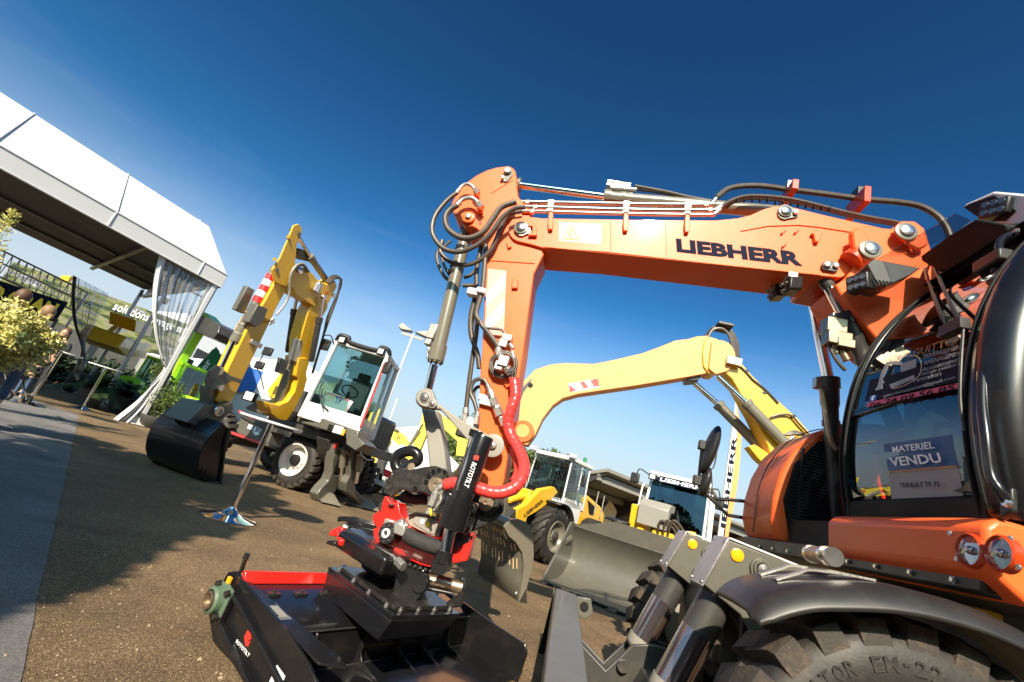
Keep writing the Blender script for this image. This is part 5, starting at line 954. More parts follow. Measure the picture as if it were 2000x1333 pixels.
def cabbox(fr, parent, s1, s0, o0, o1, z0, z1, lean=.10, body='white_paint', gl='glass', sill=.28, pil=.05, roof_m=None, seat=True, bars=False):
    """cab: s1 front, s0 back, o0..o1 across; lean = how far the top of the front sits back"""
    P_ = fr.P; zs = z0+sill
    def pillar(a, o, at, ot, mt_=body): m = MB(); m.bar(P_(a, o, z0), P_(at, ot, z1), pil, pil); return m
    c = MB(); c.box(P_((s0+s1)/2, (o0+o1)/2, z0+.03), (fr.f, fr.w, Z), ((s1-s0)/2, (o1-o0)/2, .03)); base_ = c.build('cab_base', 'grey_dark', parent, bevel=.01)
    i = 1
    for (a, o, at, ot) in ((s1, o0, s1-lean, o0+.03), (s1, o1, s1-lean, o1-.03), (s0, o0, s0+.03, o0+.03), (s0, o1, s0+.03, o1-.03), ((s0+s1)/2-.1, o0, (s0+s1)/2-.1, o0+.03)):
        m = pillar(a, o, at, ot); m.build('cab_pillar', body, base_, bevel=.012)
    m = MB(); m.box(P_(s1, (o0+o1)/2, z0+sill/2), (fr.f, fr.w, Z), (.02, (o1-o0)/2, sill/2)); m.box(P_((s0+s1)/2, o0, z0+sill/2), (fr.f, fr.w, Z), ((s1-s0)/2, .02, sill/2)); m.box(P_((s0+s1)/2, o1, z0+sill/2), (fr.f, fr.w, Z), ((s1-s0)/2, .02, sill/2)); m.build('cab_panel', body, base_, bevel=.01)
    m = MB(); m.box(P_((s0+s1)/2-lean/2, (o0+o1)/2, z1+.03), (fr.f, fr.w, Z), ((s1-s0)/2-lean/2+.06, (o1-o0)/2+.02, .055)); m.build('cab_roof', roof_m or body, base_, bevel=.03, seg=3)
    def win(nm, pts): m = MB(); m.add(pts, [[0, 1, 2, 3]]); m.build(nm, gl, base_, flat=True, solid=.006)
    ls = lean*(zs-z0)/(z1-z0); g_ = pil*.4
    win('windscreen', [P_(s1-ls, o0+g_, zs), P_(s1-ls, o1-g_, zs), P_(s1-lean, o1-g_-.03, z1), P_(s1-lean, o0+g_+.03, z1)])
    win('side_window', [P_(s1-ls-g_, o0, zs), P_(s0+g_, o0, zs), P_(s0+g_+.03, o0+.03, z1), P_(s1-lean-g_, o0+.03, z1)]); win('side_window', [P_(s1-ls-g_, o1, zs), P_(s0+g_, o1, zs), P_(s0+g_+.03, o1-.03, z1), P_(s1-lean-g_, o1-.03, z1)])
    win('rear_window', [P_(s0, o0+g_, zs), P_(s0, o1-g_, zs), P_(s0+.03, o1-g_-.03, z1), P_(s0+.03, o0+g_+.03, z1)])
    if seat:
        om = (o0+o1)/2; sm = s0+(s1-s0)*.36; m = MB(); m.box(P_(sm+.1, om, z0+.45), (fr.f, fr.w, Z), (.24, .23, .07)); m.box(P_(sm-.16, om, z0+.80), (fr.f, fr.w, Z), (.06, .22, .34)); m.box(P_(sm-.17, om, z0+1.2), (fr.f, fr.w, Z), (.05, .14, .09)); m.build('driver_seat', 'seat', base_, bevel=.04)
        m = MB(); m.tube([P_(s1-.25, om, z0+.1), P_(s1-.38, om, z0+.75)], .035, 8, 1); m.tube(arc(P_(s1-.40, om, z0+.78), .17, 0, 360, 16, fr.w, (fr.f*.8+Z*.6)), .014, 6, 1); m.build('steering_column', 'black_matt', base_)
    return base_
def mirror(fr, parent, pts, c, w_, h_, off=None):
    m = MB(); m.tube(pts, .012, 8, 4); a = m.build('mirror_arm', 'black_plastic', parent)
    m = MB(); m.box(c, (fr.w, fr.f, Z), (w_, .03, h_)); m.build('mirror', 'black_plastic', a, bevel=.025, seg=3); return a

# ======================= YELLOW WHEELED EXCAVATOR (left middle) =======================
fX, wX = hd(18); oX = V((-3.6, 10.4, 0)); XF = Fr(oX, fX, wX); PX = XF.P
ye = thing('wheeled_excavator', 'yellow wheeled excavator with white cab, folded arm and black bucket, standing beside the marquee', 'excavator', oX)
# undercarriage
aX = V((.33, .944, 0)).normalized(); eX = V((.944, -.33, 0)); cw = G(572, 898, .55)
for sgn, c_ in ((-1, cw), (1, cw+aX*2.5)):
    for back in (0, -2.4):
        for inner in (0, 1):
            if back and inner: continue
            wh = bpy.data.objects.new('wheel', None); COL.objects.link(wh); wh.parent = ye; cc = c_+eX*back-aX*sgn*inner*.34; wh.location = cc-oX; WL[wh.name] = cc.copy()
            wheel(wh, cc, aX*sgn, .55, .31, .30, 'white_rim', lugs=22, rim_depth=.15 if not inner else .05, lugh=.04)
mX = cw+aX*1.25
m = MB(); m.box(mX+eX*-1.1+Z*.20, (eX, aX, Z), (1.7, .42, .17)); m.cyl(mX+eX*-1.1+Z*.5, mX+eX*-1.1+Z*.68, .55, n=32); m.build('chassis', 'grey_paint', ye, bevel=.03)
m = MB(); m.cyl(mX-aX*1.0, mX+aX*1.0, .13); m.cyl(mX-eX*2.4-aX*1.0, mX-eX*2.4+aX*1.0, .13); m.build('axle', 'grey_dark', ye)
# step box between the wheels with 30 sign, red bars
bxo = pf(XF, 'step_box', [(471, 814), (520, 836), (532, 842), (524, 868), (506, 864), (462, 845)], 1.22, .35, 'grey_paint', ye, .01)
for pts in ([(465, 801), (494, 815), (492, 819), (466, 806)], [(451, 843), (507, 863), (506, 868), (452, 848)]): pf(XF, 'red_bar', pts, 1.25, .08, 'red_hose', bxo, .004)
pf(XF, 'step_tread', [(466, 806), (530, 832), (540, 838), (540, 846), (520, 841), (470, 815)], 1.26, .38, 'grey_dark', bxo)
m = MB(); c = XF.qf(504, 840, 1.235); m.lathe([(0, .115), (.004, .115), (.004, .001)], c, fX, 32, cap=False); s30 = m.build('speed_sign', 'white', bxo)
m = MB(); m.tube(arc(c+fX*.006, .105, 0, 360, 32, wX, Z), .004, 6, 1); m.build('sign_ring', 'ink', s30)
text('30', XF.qf(497, 843, 1.243), XF.qf(510, 848, 1.243), XF.qf(500, 831, 1.243), 'ink', s30, 'sign_lettering', push=fX, fat=.01)
m = MB(); m.add([XF.qf(x, y, 1.24) for x, y in ((483, 837), (492, 841), (495, 832), (486, 829))], [[0, 1, 2, 3]]); m.build('white_plate', 'white', bxo, flat=True, solid=.004)
# upper deck, cab, engine body
dk = MB(); dk.box(PX(-.6, -.45, 1.14), (fX, wX, Z), (1.3, 1.05, .10)); dk.build('turntable_deck', 'grey_dark', ye, bevel=.02)
pf(XF, 'front_fender', [(586, 801), (700, 842), (697, 862), (676, 856), (640, 842), (578, 824)], 1.05, .5, 'grey_paint', ye, .02)
m = MB(); m.box(PX(-.9, -.1, 1.6), (fX, wX, Z), (.9, .85, .38)); m.build('engine_hood', 'grey_dark', ye, bevel=.08)
fC, wC = hd(3); XC = Fr(PX(1.0, -1.0, 0), fC, wC); PX0 = PX
oBL = (XC.qf(592, 800, 0)-XC.o).dot(wC); oBR = (XC.qf(699, 840, 0)-XC.o).dot(wC); cx_ = (oBL+oBR)/2; hw_ = (oBL-oBR)/2
yc = cabbox(XC, ye, 0, -1.15, oBR, oBL, 1.36, 2.98, lean=.12, sill=.33, pil=.085, roof_m='white_paint')
def PX(s, off, z): return XC.P(s-1.0, cx_+(off+1.04)*hw_/.62, z)
m = MB(); m.tube([PX(.90, -1.68, 3.03), PX(.95, -1.62, 3.13), PX(.95, -1.45, 3.14), PX(.95, -1.38, 3.05), PX(.95, -.78, 3.05), PX(.95, -.70, 3.14), PX(.95, -.50, 3.14), PX(.90, -.44, 3.02)], .045, 10, 3); m.build('roof_guard', 'black_plastic', yc)
for o_ in (-1.5, -.6):
    m = MB(); m.box(PX(1.0, o_, 3.04), (fX, wX, Z), (.04, .08, .07)); wl = m.build('work_light', 'black_plastic', yc, bevel=.01); m = MB(); m.box(PX(1.043, o_, 3.04), (fX, wX, Z), (.004, .06, .05)); m.build('lamp', 'lamp_lens', wl, bevel=.004)
m = MB(); m.tube([PX(1.03, -1.70, 1.50), PX(1.0, -1.68, 2.2), PX(.92, -1.64, 2.85)], .022, 8, 2); m.build('red_rail', 'red_hose', yc)
m = MB(); m.tube([PX(1.02, -.64, 2.0), PX(1.05, -.72, 1.75), PX(1.05, -.95, 1.62)], .013, 8, 2); m.tube([PX(1.04, -.60, 2.15), PX(1.06, -.62, 1.9), PX(1.06, -.86, 1.60)], .010, 8, 2); m.build('wiper', 'black_plastic', yc)
sg = MB(); sg.add([XF.qf(x, y, .90) for x, y in ((622, 794), (671, 814), (690, 785), (637, 762))], [[0, 1, 2, 3]]); sgo = sg.build('window_sign', 'white', yc, flat=True, solid=.006)
text('GM', XF.qf(632, 782, .91), XF.qf(651, 786, .91), XF.qf(636, 769, .91), 'sticker_pale', sgo, 'sign_lettering', push=fX); text('TP', XF.qf(652, 788, .91), XF.qf(666, 789, .91), XF.qf(656, 775, .91), 'blue', sgo, 'sign_lettering', push=fX, fat=.015)
m = MB(); m.tube([XF.qf(x, y, .91) for x, y in ((636, 771), (640, 767), (684, 784), (678, 803))], .008, 6, 1); m.build('sign_line', 'red_hose', sgo)
hdl = MB(); hdl.box(XF.qf(662, 842, 1.08), (fX, wX, Z), (.06, .13, .09)); ho = hdl.build('headlight', 'black_plastic', ye, bevel=.03); m = MB(); m.box(XF.qf(660, 840, 1.15), (fX, wX, Z), (.01, .10, .07)); m.build('lamp', 'lamp_lens', ho, bevel=.02); m = MB(); m.box(XF.qf(671, 845, 1.155), (fX, wX, Z), (.01, .025, .06)); m.build('indicator', 'amber', ho, bevel=.008)
m = MB(); m.box(XF.qf(646, 835, 1.065), (fX, wX, Z), (.012, .06, .05)); m.build('socket', 'black_matt', ho, bevel=.01)
pf(XF, 'toolbox', [(676, 846), (700, 855), (712, 868), (694, 880), (676, 868)], 1.1, .5, 'grey_paint', ye, .01)
hb2 = pf(XF, 'side_hood', [(478, 795), (512, 778), (530, 785), (520, 812), (500, 806), (480, 800)], .9, 1.4, 'grey_paint', ye, .03)
m = MB(); m.box(XF.qf(488, 775, 1.1), (fX, wX, Z), (.07, .14, .10)); ho = m.build('headlight', 'black_plastic', ye, bevel=.03); m = MB(); m.box(XF.qf(486, 774, 1.18), (fX, wX, Z), (.01, .11, .08)); m.build('lamp', 'lamp_lens', ho, bevel=.02)
pf(XF, 'yellow_cover', [(522, 762), (548, 728), (560, 735), (548, 780), (526, 778)], .3, .7, 'yellow', ye, .02)
mirror(XF, ye, [XF.qf(515, 760, 1.0), XF.qf(508, 730, 1.1), XF.qf(503, 718, 1.15), XF.qf(518, 684, 1.15)], XF.qf(523, 687, 1.18), .12, .09)
m = MB(); m.box(XF.qf(507, 714, 1.2), (wX, fX, Z), (.11, .03, .08)); m.build('mirror', 'black_plastic', ye, bevel=.025)
mirror(XF, ye, [PX(.9, -.44, 2.9), PX(1.05, -.35, 3.05), PX(1.05, -.20, 3.02)], XF.qf(636, 674, 1.05), .10, .12); mirror(XF, ye, [PX(.9, -1.68, 2.95), PX(1.0, -1.75, 3.0), PX(1.0, -1.84, 2.9)], XF.qf(755, 719, 1.0), .075, .12)
PX = PX0
# boom
m_b = pq(XF, 'boom_foot', [(527, 788), (545, 792), (562, 785), (576, 766), (583, 740), (578, 735), (584, 700), (600, 700), (604, 708), (598, 730), (600, 742), (590, 772), (575, 800), (560, 822), (545, 820), (530, 808)], -.17, .34, 'yellow', ye, .01)
pq(XF, 'boom_lower', [(585, 700), (587, 664), (602, 610), (610, 596), (640, 590), (640, 602), (618, 640), (606, 696), (601, 712)], -.14, .28, 'yellow', ye, .01)
ub = pq(XF, 'boom_upper', [(572, 528), (580, 521), (592, 523), (612, 536), (622, 550), (638, 556), (655, 549), (658, 561), (648, 580), (643, 592), (618, 602), (597, 587), (580, 578), (567, 556)], -.16, .32, 'yellow', ye, .01)
text('W', XF.q(634, 578, -.162), XF.q(643, 574, -.162), XF.q(635, 570, -.162), 'ink_red', ub, 'maker_mark', push=-wX, fat=.02)
m = MB(); m.lathe([(0, .07), (.03, .06), (.04, .03), (.04, .001)], XF.q(585, 529, -.165), -wX, 16, cap=False); m.lathe([(0, .05), (.02, .05), (.02, .001)], XF.q(652, 578, -.165), -wX, 14, cap=False); m.lathe([(0, .06), (.03, .05), (.03, .001)], XF.q(632, 581, -.165), -wX, 14, cap=False); m.build('pin', 'steel', ub)
m = MB(); m.box(XF.q(620, 562, -.22), (fX, wX, Z), (.06, .05, .10)); wl = m.build('work_light', 'zinc', ub, bevel=.01); m = MB(); m.box(XF.q(620, 562, -.275), (fX, wX, Z), (.05, .005, .08)); m.build('lamp', 'lamp_lens', wl)
# stick: two side plates at the head, box below
shp = [(574, 441), (583, 438), (590, 446), (589, 458), (580, 478), (577, 509), (575, 530), (560, 560), (547, 556), (536, 550), (532, 527), (547, 505), (562, 470)]
for o_ in (-.17, .13): pq(XF, 'stick_head', shp, o_, .035, 'yellow', ye, .006)
yst = pq(XF, 'stick', [(577, 522), (570, 548), (541, 600), (524, 636), (468, 754), (455, 781), (436, 794), (421, 783), (447, 718), (487, 636), (520, 585), (540, 548), (556, 520)], -.13, .26, 'yellow', ye, .012)
m = MB()
for x, y in ((563, 463), (536, 507)): m.cyl(XF.q(x, y, -.18), XF.q(x, y, .17), .03, n=10)
m.build('cross_bar', 'yellow', yst)
m = MB(); m.cyl(XF.q(574, 452, -.13), XF.q(574, 452, .13), .075, n=20); m.lathe([(0, .04), (.012, .04), (.012, .001)], XF.q(584, 458, -.172), -wX, 14, cap=False); m.lathe([(0, .04), (.012, .04), (.012, .001)], XF.q(541, 528, -.172), -wX, 14, cap=False); m.build('pin', 'grey_cyl', yst)
bc_ = ram(XF, (432, 723), (459, 666), (538, 524), .078, -.0, ye, rr=.62)
def ban(a, b, r, mt_, nm): m = MB(); m.cyl(XF.q(*a), XF.q(*b), r, n=22); m.build(nm, mt_, bc_)
for i in range(5):
    t0 = .10+i*.075; a = (538-79*t0, 524+142*t0); b = (538-79*(t0+.075), 524+142*(t0+.075)); ban(a, b, .082, 'red' if i % 2 == 0 else 'white', 'hazard_band')
for t0 in (.62, .78, .90): ban((538-79*t0, 524+142*t0), (538-79*(t0+.02), 524+142*(t0+.02)), .088, 'grey_light', 'cylinder_clamp')
pq(XF, 'valve_cover', [(484, 559), (498, 567), (478, 614), (460, 606)], .14, .10, 'grey_paint', bc_, .012)
pq(XF, 'valve_cover', [(504, 595), (524, 604), (512, 632), (499, 640), (486, 630)], -.24, .16, 'grey_paint', bc_, .012)
ram(XF, (584, 465), (606, 502), (636, 546), .065, .0, ye)
pq(XF, 'valve_box', [(588, 486), (604, 494), (604, 512), (590, 508), (582, 498)], .04, .14, 'grey_paint', ye, .01)
ram(XF, (580, 580), (575, 606), (563, 686), .062, .28, ye, 'grey_dark'); ram(XF, (630, 584), (624, 622), (608, 704), .060, -.24, ye, 'grey_dark')
bcy = ram(XF, (586, 640), (572, 700), (541, 790), .082, .02, ye); m = MB(); m.box(XF.q(577, 685, -.05), (fX*.3+Z, wX, fX), (.22, .09, .06)); m.build('cylinder_bracket', 'zinc', bcy, bevel=.01); pq(XF, 'valve_cover', [(551, 700), (562, 705), (556, 733), (543, 728)], -.1, .1, 'grey_paint', bcy, .01)
for k in range(3): tb(XF, 'hose', [(600-2*k, 560), (598-2*k, 620), (585-2*k, 670), (575-2*k, 740), (568, 770)], .028, .18+.02*k, 'hose_rubber', ye)
for k in range(3): tb(XF, 'hose', [(636+3*k, 552+k), (648+3*k, 540+2*k), (662+2*k, 542+2*k), (666-k, 556), (655+k, 585), (640+2*k, 620), (632, 655), (622, 690), (610, 730)], .024, -.10-.04*k, 'hose_rubber', ye)
for k in range(2): tb(XF, 'hose', [(604-4*k, 532), (592, 516+3*k), (578, 520+3*k), (567, 540), (565, 575), (556, 595), (540, 615)], .022, -.22+.04*k, 'grey_light', ye)
for k in range(3): tb(XF, 'hose', [(578+3*k, 745), (572+3*k, 760), (560+3*k, 785), (555+3*k, 800)], .028, -.05+.05*k, 'hose_rubber', ye)
m = MB(); m.cyl(XF.q(534, 622, -.2), XF.q(526, 634, -.2), .03); m.box(XF.q(530, 628, -.2), (fX, wX, Z), (.05, .03, .03)); m.box(XF.q(500, 672, -.15), (fX, wX, Z), (.13, .02, .04)); m.build('hose_coupling', 'zinc', yst, bevel=.006)
# linkage, quick hitch and bucket
lk1 = [(399, 742), (404, 728), (416, 715), (428, 716), (430, 730), (420, 745), (438, 757), (430, 762), (415, 752), (408, 770), (398, 765)]
for o_ in (-.22, .18): pq(XF, 'linkage_plate', [(403, 745), (410, 725), (424, 714), (436, 722), (452, 735), (474, 742), (470, 750), (455, 744), (438, 752), (428, 762), (405, 755)], o_, .05, 'grey_paint', ye)
m = MB(); m.cyl(XF.q(426, 724, -.2), XF.q(426, 724, .2), .08); m.cyl(XF.q(418, 752, -.24), XF.q(418, 752, .26), .075); m.build('linkage_tube', 'grey_cyl', ye)
m = MB(); m.lathe([(0, .06), (.03, .05), (.03, .001)], XF.q(430, 757, -.24), -wX, 14, cap=False); m.build('pin', 'steel', ye)
pq(XF, 'linkage_arm', [(408, 758), (418, 758), (420, 790), (412, 800), (406, 796)], -.10, .2, 'grey_paint', ye)
qh = pq(XF, 'quick_hitch', [(365, 826), (400, 790), (430, 795), (455, 786), (456, 800), (440, 815), (425, 830), (400, 838)], -.28, .5, 'grey_paint', ye, .012)
m = MB(); m.cyl(XF.q(425, 803, -.31), XF.q(425, 803, .28), .07); m.lathe([(0, .085), (.02, .08), (.02, .001)], XF.q(427, 803, -.31), -wX, 18, cap=False); m.build('hitch_pin', 'steel', qh)
bk = MB(); bprof = [(436, 826), (447, 838), (447, 850), (441, 866), (436, 900), (429, 948), (404, 947), (390, 932), (386, 914), (389, 892), (398, 868), (412, 848)]
bk.prism([XF.q(x, y, -.62) for x, y in bprof], wX*1.12); bko = bk.build('bucket', 'black_gloss', ye, bevel=.012)
pq(XF, 'bucket_side', [(448, 836), (452, 850), (442, 880), (434, 946), (428, 949), (436, 900), (440, 866)], -.66, .05, 'black_cast', bko); pq(XF, 'bucket_lip', [(400, 944), (434, 942), (434, 950), (404, 951)], -.66, 1.18, 'grey_dark', bko)
for o_ in (-.28, .22): pq(XF, 'bucket_ear', [(372, 846), (388, 820), (420, 822), (420, 838), (402, 855), (388, 872), (384, 870)], o_, .035, 'black_gloss', bko)
m = MB(); a = XF.q(401, 838, -.30); m.cyl(a, a+wX*.56, .03); m.build('bucket_pin', 'steel_worn', bko)
m = MB(); m.prism([XF.q(x, y, -.66) for x, y in ((397, 925), (404, 915), (402, 927), (406, 932))], -wX*.004); m.build('bucket_mark', 'ink', bko)
# stabiliser legs at the end of the chassis
SF = Fr(mX-Z*.55+eX*.95, aX, -eX)
for k, (dx, pts_foot) in enumerate(((0, [(588, 980), (594, 977), (625, 978), (640, 985), (662, 1000), (650, 1002), (620, 998)]), (62, [(680, 992), (705, 990), (725, 1000), (722, 1010), (700, 1004)]))):
    def sh(L_, d=dx, dy=0 if k == 0 else 8): return [(x+(d*.75 if k else 0), y+dy*.9) for x, y in L_]
    leg = pq(SF, 'stabiliser_leg', sh([(662, 866), (670, 862), (676, 870), (668, 882), (656, 910), (652, 928), (664, 930), (666, 942), (655, 962), (640, 972), (634, 985), (622, 980), (620, 966), (630, 952), (642, 940), (648, 925), (650, 900)]) if k == 0 else [(690, 874), (702, 876), (700, 930), (692, 940), (696, 958), (716, 978), (722, 990), (708, 992), (694, 976), (676, 962), (676, 944), (684, 930)], -.10 if k == 0 else -.35, .20, 'grey_paint', ye, .02)
    m = MB(); c = SF.q(635, 990, -.1) if k == 0 else SF.q(705, 1000, -.3); c.z = .03; f2_ = (eX*.75+aX*(-.65 if k == 0 else .65)).normalized(); s2_ = V((-f2_.y, f2_.x, 0))
    m.add([c+f2_*.35+s2_*.20, c+f2_*.35-s2_*.20, c-f2_*.35-s2_*.20, c-f2_*.35+s2_*.20, c+f2_*.12+s2_*.05+Z*.16, c+f2_*.12-s2_*.05+Z*.16, c-f2_*.12-s2_*.05+Z*.16, c-f2_*.12+s2_*.05+Z*.16], [[0, 1, 2, 3], [4, 5, 6, 7], [0, 1, 5, 4], [1, 2, 6, 5], [2, 3, 7, 6], [3, 0, 4, 7]]); m.build('stabiliser_foot', 'grey_cyl', leg, bevel=.015)
    t_, m_, b2 = ((671, 884), (668, 912), (664, 938)) if k == 0 else ((702, 892), (699, 920), (695, 944))
    o_ = -.18 if k == 0 else -.42
    m = MB(); m.cyl(SF.q(*t_, o_), SF.q(*m_, o_), .065); m.cyl(SF.q(t_[0]-3, t_[1]-8, o_), SF.q(*t_, o_), .05); cy = m.build('stabiliser_cylinder', 'grey_cyl', leg); m = MB(); m.cyl(SF.q(*m_, o_), SF.q(*b2, o_), .038); m.build('cylinder_rod', 'chrome', cy)
    m = MB(); m.tube([SF.q(t_[0]+4, t_[1]-3, o_-.08), SF.q(t_[0]+14, t_[1]+6, o_-.1), SF.q(t_[0]+26, t_[1]+6, o_-.1)], .012, 6, 4); m.build('hose', 'zinc', cy)
pq(SF, 'chassis_end', [(642, 860), (668, 862), (696, 872), (696, 900), (686, 935), (672, 930), (655, 915), (644, 900)], .05, .3, 'grey_dark', ye, .01)
pq(SF, 'tail_lamp', [(656, 866), (661, 865), (658, 876), (653, 877)], -.12, .03, 'red_hose', ye, .003)

# ======================= HIGH TABLES =======================
def table(loc, label, rt=.36, h=1.12, tilt=0):
    t = thing('high_table', label, 'table', loc, 'round high tables with chrome trumpet base'); c = V(loc)
    m = MB(); m.lathe([(0, .30), (.006, .30), (.012, .285), (.035, .16), (.07, .075), (.115, .038), (.12, .036)], c, Z, 40); m.build('base', 'chrome', t, sharp=60)
    m = MB(); m.cyl(c+Z*.115, c+Z*(h-.03), .031, n=24); m.build('pole', 'chrome', t)
    m = MB(); m.lathe([(h-.03, .10), (h-.025, .10), (h-.022, rt*.97), (h-.02, rt), (h, rt), (h+.001, rt*.99)], c, Z, 48); m.build('table_top', 'white', t, sharp=30)
    return t
table(G(446, 1012), 'round white high table on chrome trumpet base, nearest one, in the open sun')
table(G(160, 799), 'round white high table beside the palm, just under the marquee edge', rt=.42, h=1.24)
tq_ = CAM+ray(118, 690)*(10.8/ray(118, 690).y)
table((tq_.x, tq_.y, 0), 'round white high table deep in the marquee shade, a woman standing at it', rt=.40, h=1.26)

# ======================= COMPACT LOADER WITH GUARDED CAB =======================
f1, w1 = hd(41); c1_ = G(1073, 1105); L1 = Fr(c1_+w1*.95, f1, w1); P1 = L1.P
lo1 = thing('wheel_loader', 'yellow and white wheel loader with wire guard on its cab, behind the tiltrotator', 'wheel loader', c1_)
for s in (0, -2.0):
    for sg_ in (-1, 1):
        wh = bpy.data.objects.new('wheel', None); COL.objects.link(wh); wh.parent = lo1; cc = P1(s, sg_*.95, .58); wh.location = cc-WL[lo1.name]; WL[wh.name] = cc.copy(); wheel(wh, cc, w1*sg_, .58, .36, .30, 'grey_cyl', lugs=16, rim_depth=.08, lugh=.045, pattern='bar', hub_r=.11, tyre_mat='tyre_side')
m = MB(); m.box(P1(-.9, 0, .75), (f1, w1, Z), (1.6, .45, .28)); m.build('chassis', 'grey_dark', lo1, bevel=.03)
pq(L1, 'lift_arm', [(1006, 1030), (1010, 996), (1030, 985), (1056, 957), (1083, 952), (1090, 962), (1082, 970), (1068, 985), (1048, 1000), (1030, 1010), (1020, 1045)], -.62, .12, 'yellow', lo1, .01)
arm = lo1.children[-1]
text('LIEBHERR', L1.q(1024, 1011, -.625), L1.q(1061, 981, -.625), L1.q(1023, 1004, -.625), 'ink', arm, 'maker_lettering', push=-w1, fat=.02)
pq(L1, 'lift_arm', [(1006, 1030), (1010, 996), (1030, 985), (1056, 957), (1083, 952), (1090, 962), (1082, 970), (1068, 985), (1048, 1000), (1030, 1010), (1020, 1045)], .5, .12, 'yellow', lo1, .01)
m = MB(); m.box(P1(.25, 0, 1.05), (f1, w1, Z), (.25, .35, .3)); m.cyl(P1(.2, -.2, 1.3), P1(1.0, -.2, 1.0), .07); m.cyl(P1(.2, .2, 1.35), P1(1.0, .1, 1.05), .05); m.build('lift_frame', 'yellow', lo1, bevel=.03)
pq(L1, 'tilt_link', [(985, 1000), (990, 970), (1000, 955), (1012, 960), (1010, 985), (1000, 1025), (985, 1030)], -.2, .3, 'grey_paint', lo1, .015)
pq(L1, 'coupler_plate', [(984, 1022), (1008, 995), (1008, 1050), (990, 1048)], -.75, .1, 'grey_dark', lo1, .01)
# fender, hood, cab
m = MB(); rows = [[P1(.66*math.sin(R(t)), o_, .58+.68*math.cos(R(t))) for o_ in (-1.0, -.62)] for t in range(-85, 20, 8)]; m.add([p for r_ in rows for p in r_], [[2*i, 2*i+1, 2*i+3, 2*i+2] for i in range(len(rows)-1)]); m.build('fender', 'black_plastic', lo1, solid=.03)
m = MB(); m.prism([P1(a, -.58, z) for a, z in [(-1.45, .9), (-1.45, 1.62), (-1.8, 1.66), (-2.6, 1.52), (-2.95, 1.38), (-3.0, .8)]], w1*1.16); hd1 = m.build('engine_hood', 'yellow', lo1, bevel=.06, seg=3)
m = MB(); m.prism([P1(a, -.60, z) for a, z in [(-2.0, 1.25), (-1.78, 1.55), (-2.25, 1.45), (-2.2, 1.25)]], w1*.02); m.build('hood_vent', 'black_matt', hd1); m = MB(); m.cyl(P1(-1.9, -.25, 1.6), P1(-1.95, -.25, 2.05), .05); m.build('exhaust_pipe', 'steel', hd1)
m = MB(); m.tube([P1(-2.2, -.62, 1.3), P1(-2.2, -.62, 1.85), P1(-2.6, -.62, 1.82), P1(-2.6, -.62, 1.25)], .015, 6, 1); m.build('hood_rail', 'grey_light', hd1)
m = MB(); m.prism([P1(a, -.60, z) for a, z in [(-.6, 1.0), (-.6, 1.42), (-1.5, 1.42), (-1.5, .9)]], w1*.10); m.build('cab_skirt', 'white_paint', lo1, bevel=.02)
c1b = cabbox(L1, lo1, -.55, -1.62, -.58, .52, 1.25, 2.30, lean=.05, body='white_paint', sill=.12, pil=.04, roof_m='white_paint')
m = MB()
for k in range(15):
    o_ = -.56+k*.078; m.tube([P1(-.50, o_, 1.32), P1(-.46, o_, 1.7), P1(-.50, o_, 2.15), P1(-.66, o_, 2.42)], .008, 5, 2)
for z in (1.4, 1.75, 2.1): m.bar(P1(-.47, -.58, z), P1(-.47, .54, z), .014, .014)
for k in range(7): m.bar(P1(-.62-k*.07, -.63, 1.35), P1(-.62-k*.07, -.63, 2.25), .01, .01)
m.build('cab_guard', 'black_plastic', c1b)
for o_ in (-.62, .55):
    m = MB(); m.box(P1(-.50, o_, 2.38), (f1, w1, Z), (.05, .09, .05)); wl = m.build('work_light', 'white_paint', c1b, bevel=.02); m = MB(); m.box(P1(-.447, o_, 2.38), (f1, w1, Z), (.004, .06, .03)); m.build('lamp', 'lamp_lens', wl)
m = MB(); m.cyl(P1(-1.5, -.4, 2.38), P1(-1.5, -.4, 2.44), .05); m.cyl(P1(-1.5, -.4, 2.44), P1(-1.5, -.4, 2.54), .045); m.build('beacon', 'green_dark', c1b)
mirror(L1, c1b, [P1(-.6, -.62, 2.1), P1(-.75, -.85, 2.12), P1(-.78, -.85, 2.0)], P1(-.80, -.86, 1.9), .06, .13); mirror(L1, c1b, [P1(-.6, .55, 2.1), P1(-.6, .7, 2.12), P1(-.6, .72, 2.0)], P1(-.6, .73, 2.0), .06, .10)

# ======================= LOADER SEEN HEAD-ON WITH LARGE BUCKET =======================
f2, w2 = hd(33.5); r0 = G(1058, 1138); L2 = Fr(r0, f2, w2); P2 = L2.P
lo2 = thing('wheel_loader', 'white cab wheel loader seen head on behind its wide raised-edge grey bucket', 'wheel loader', P2(-3, -1.35, 0))
bu = MB(); prof = [(0.05, .03), (-.45, .02), (-.75, .10), (-.93, .30), (-.98, .55), (-.90, .80), (-.75, .95), (-.70, .94), (-.86, .78), (-.93, .55), (-.88, .32), (-.72, .14), (-.45, .06), (.05, .05)]
bu.prism([P2(a, -.03, z) for a, z in prof], -w2*2.62); buo = bu.build('bucket', 'grey_paint', lo2, bevel=.006)
for o_ in (0.0, -2.66):
    m = MB(); m.prism([P2(a, o_, z) for a, z in [(.04, .02), (-.45, .02), (-.75, .10), (-.95, .32), (-1.0, .60), (-.92, .85), (-.72, 1.0), (-.60, .98), (-.25, .45), (.0, .12)]], -w2*.035); m.build('bucket_side', 'grey_paint', buo, bevel=.006)
m = MB(); m.prism([P2(-.74, -.03, .94), P2(-.74, -2.66, .94), P2(-.70, -1.95, 1.20), P2(-.70, -.75, 1.20)], -f2*.03); m.build('spill_guard', 'grey_paint', buo, bevel=.004)
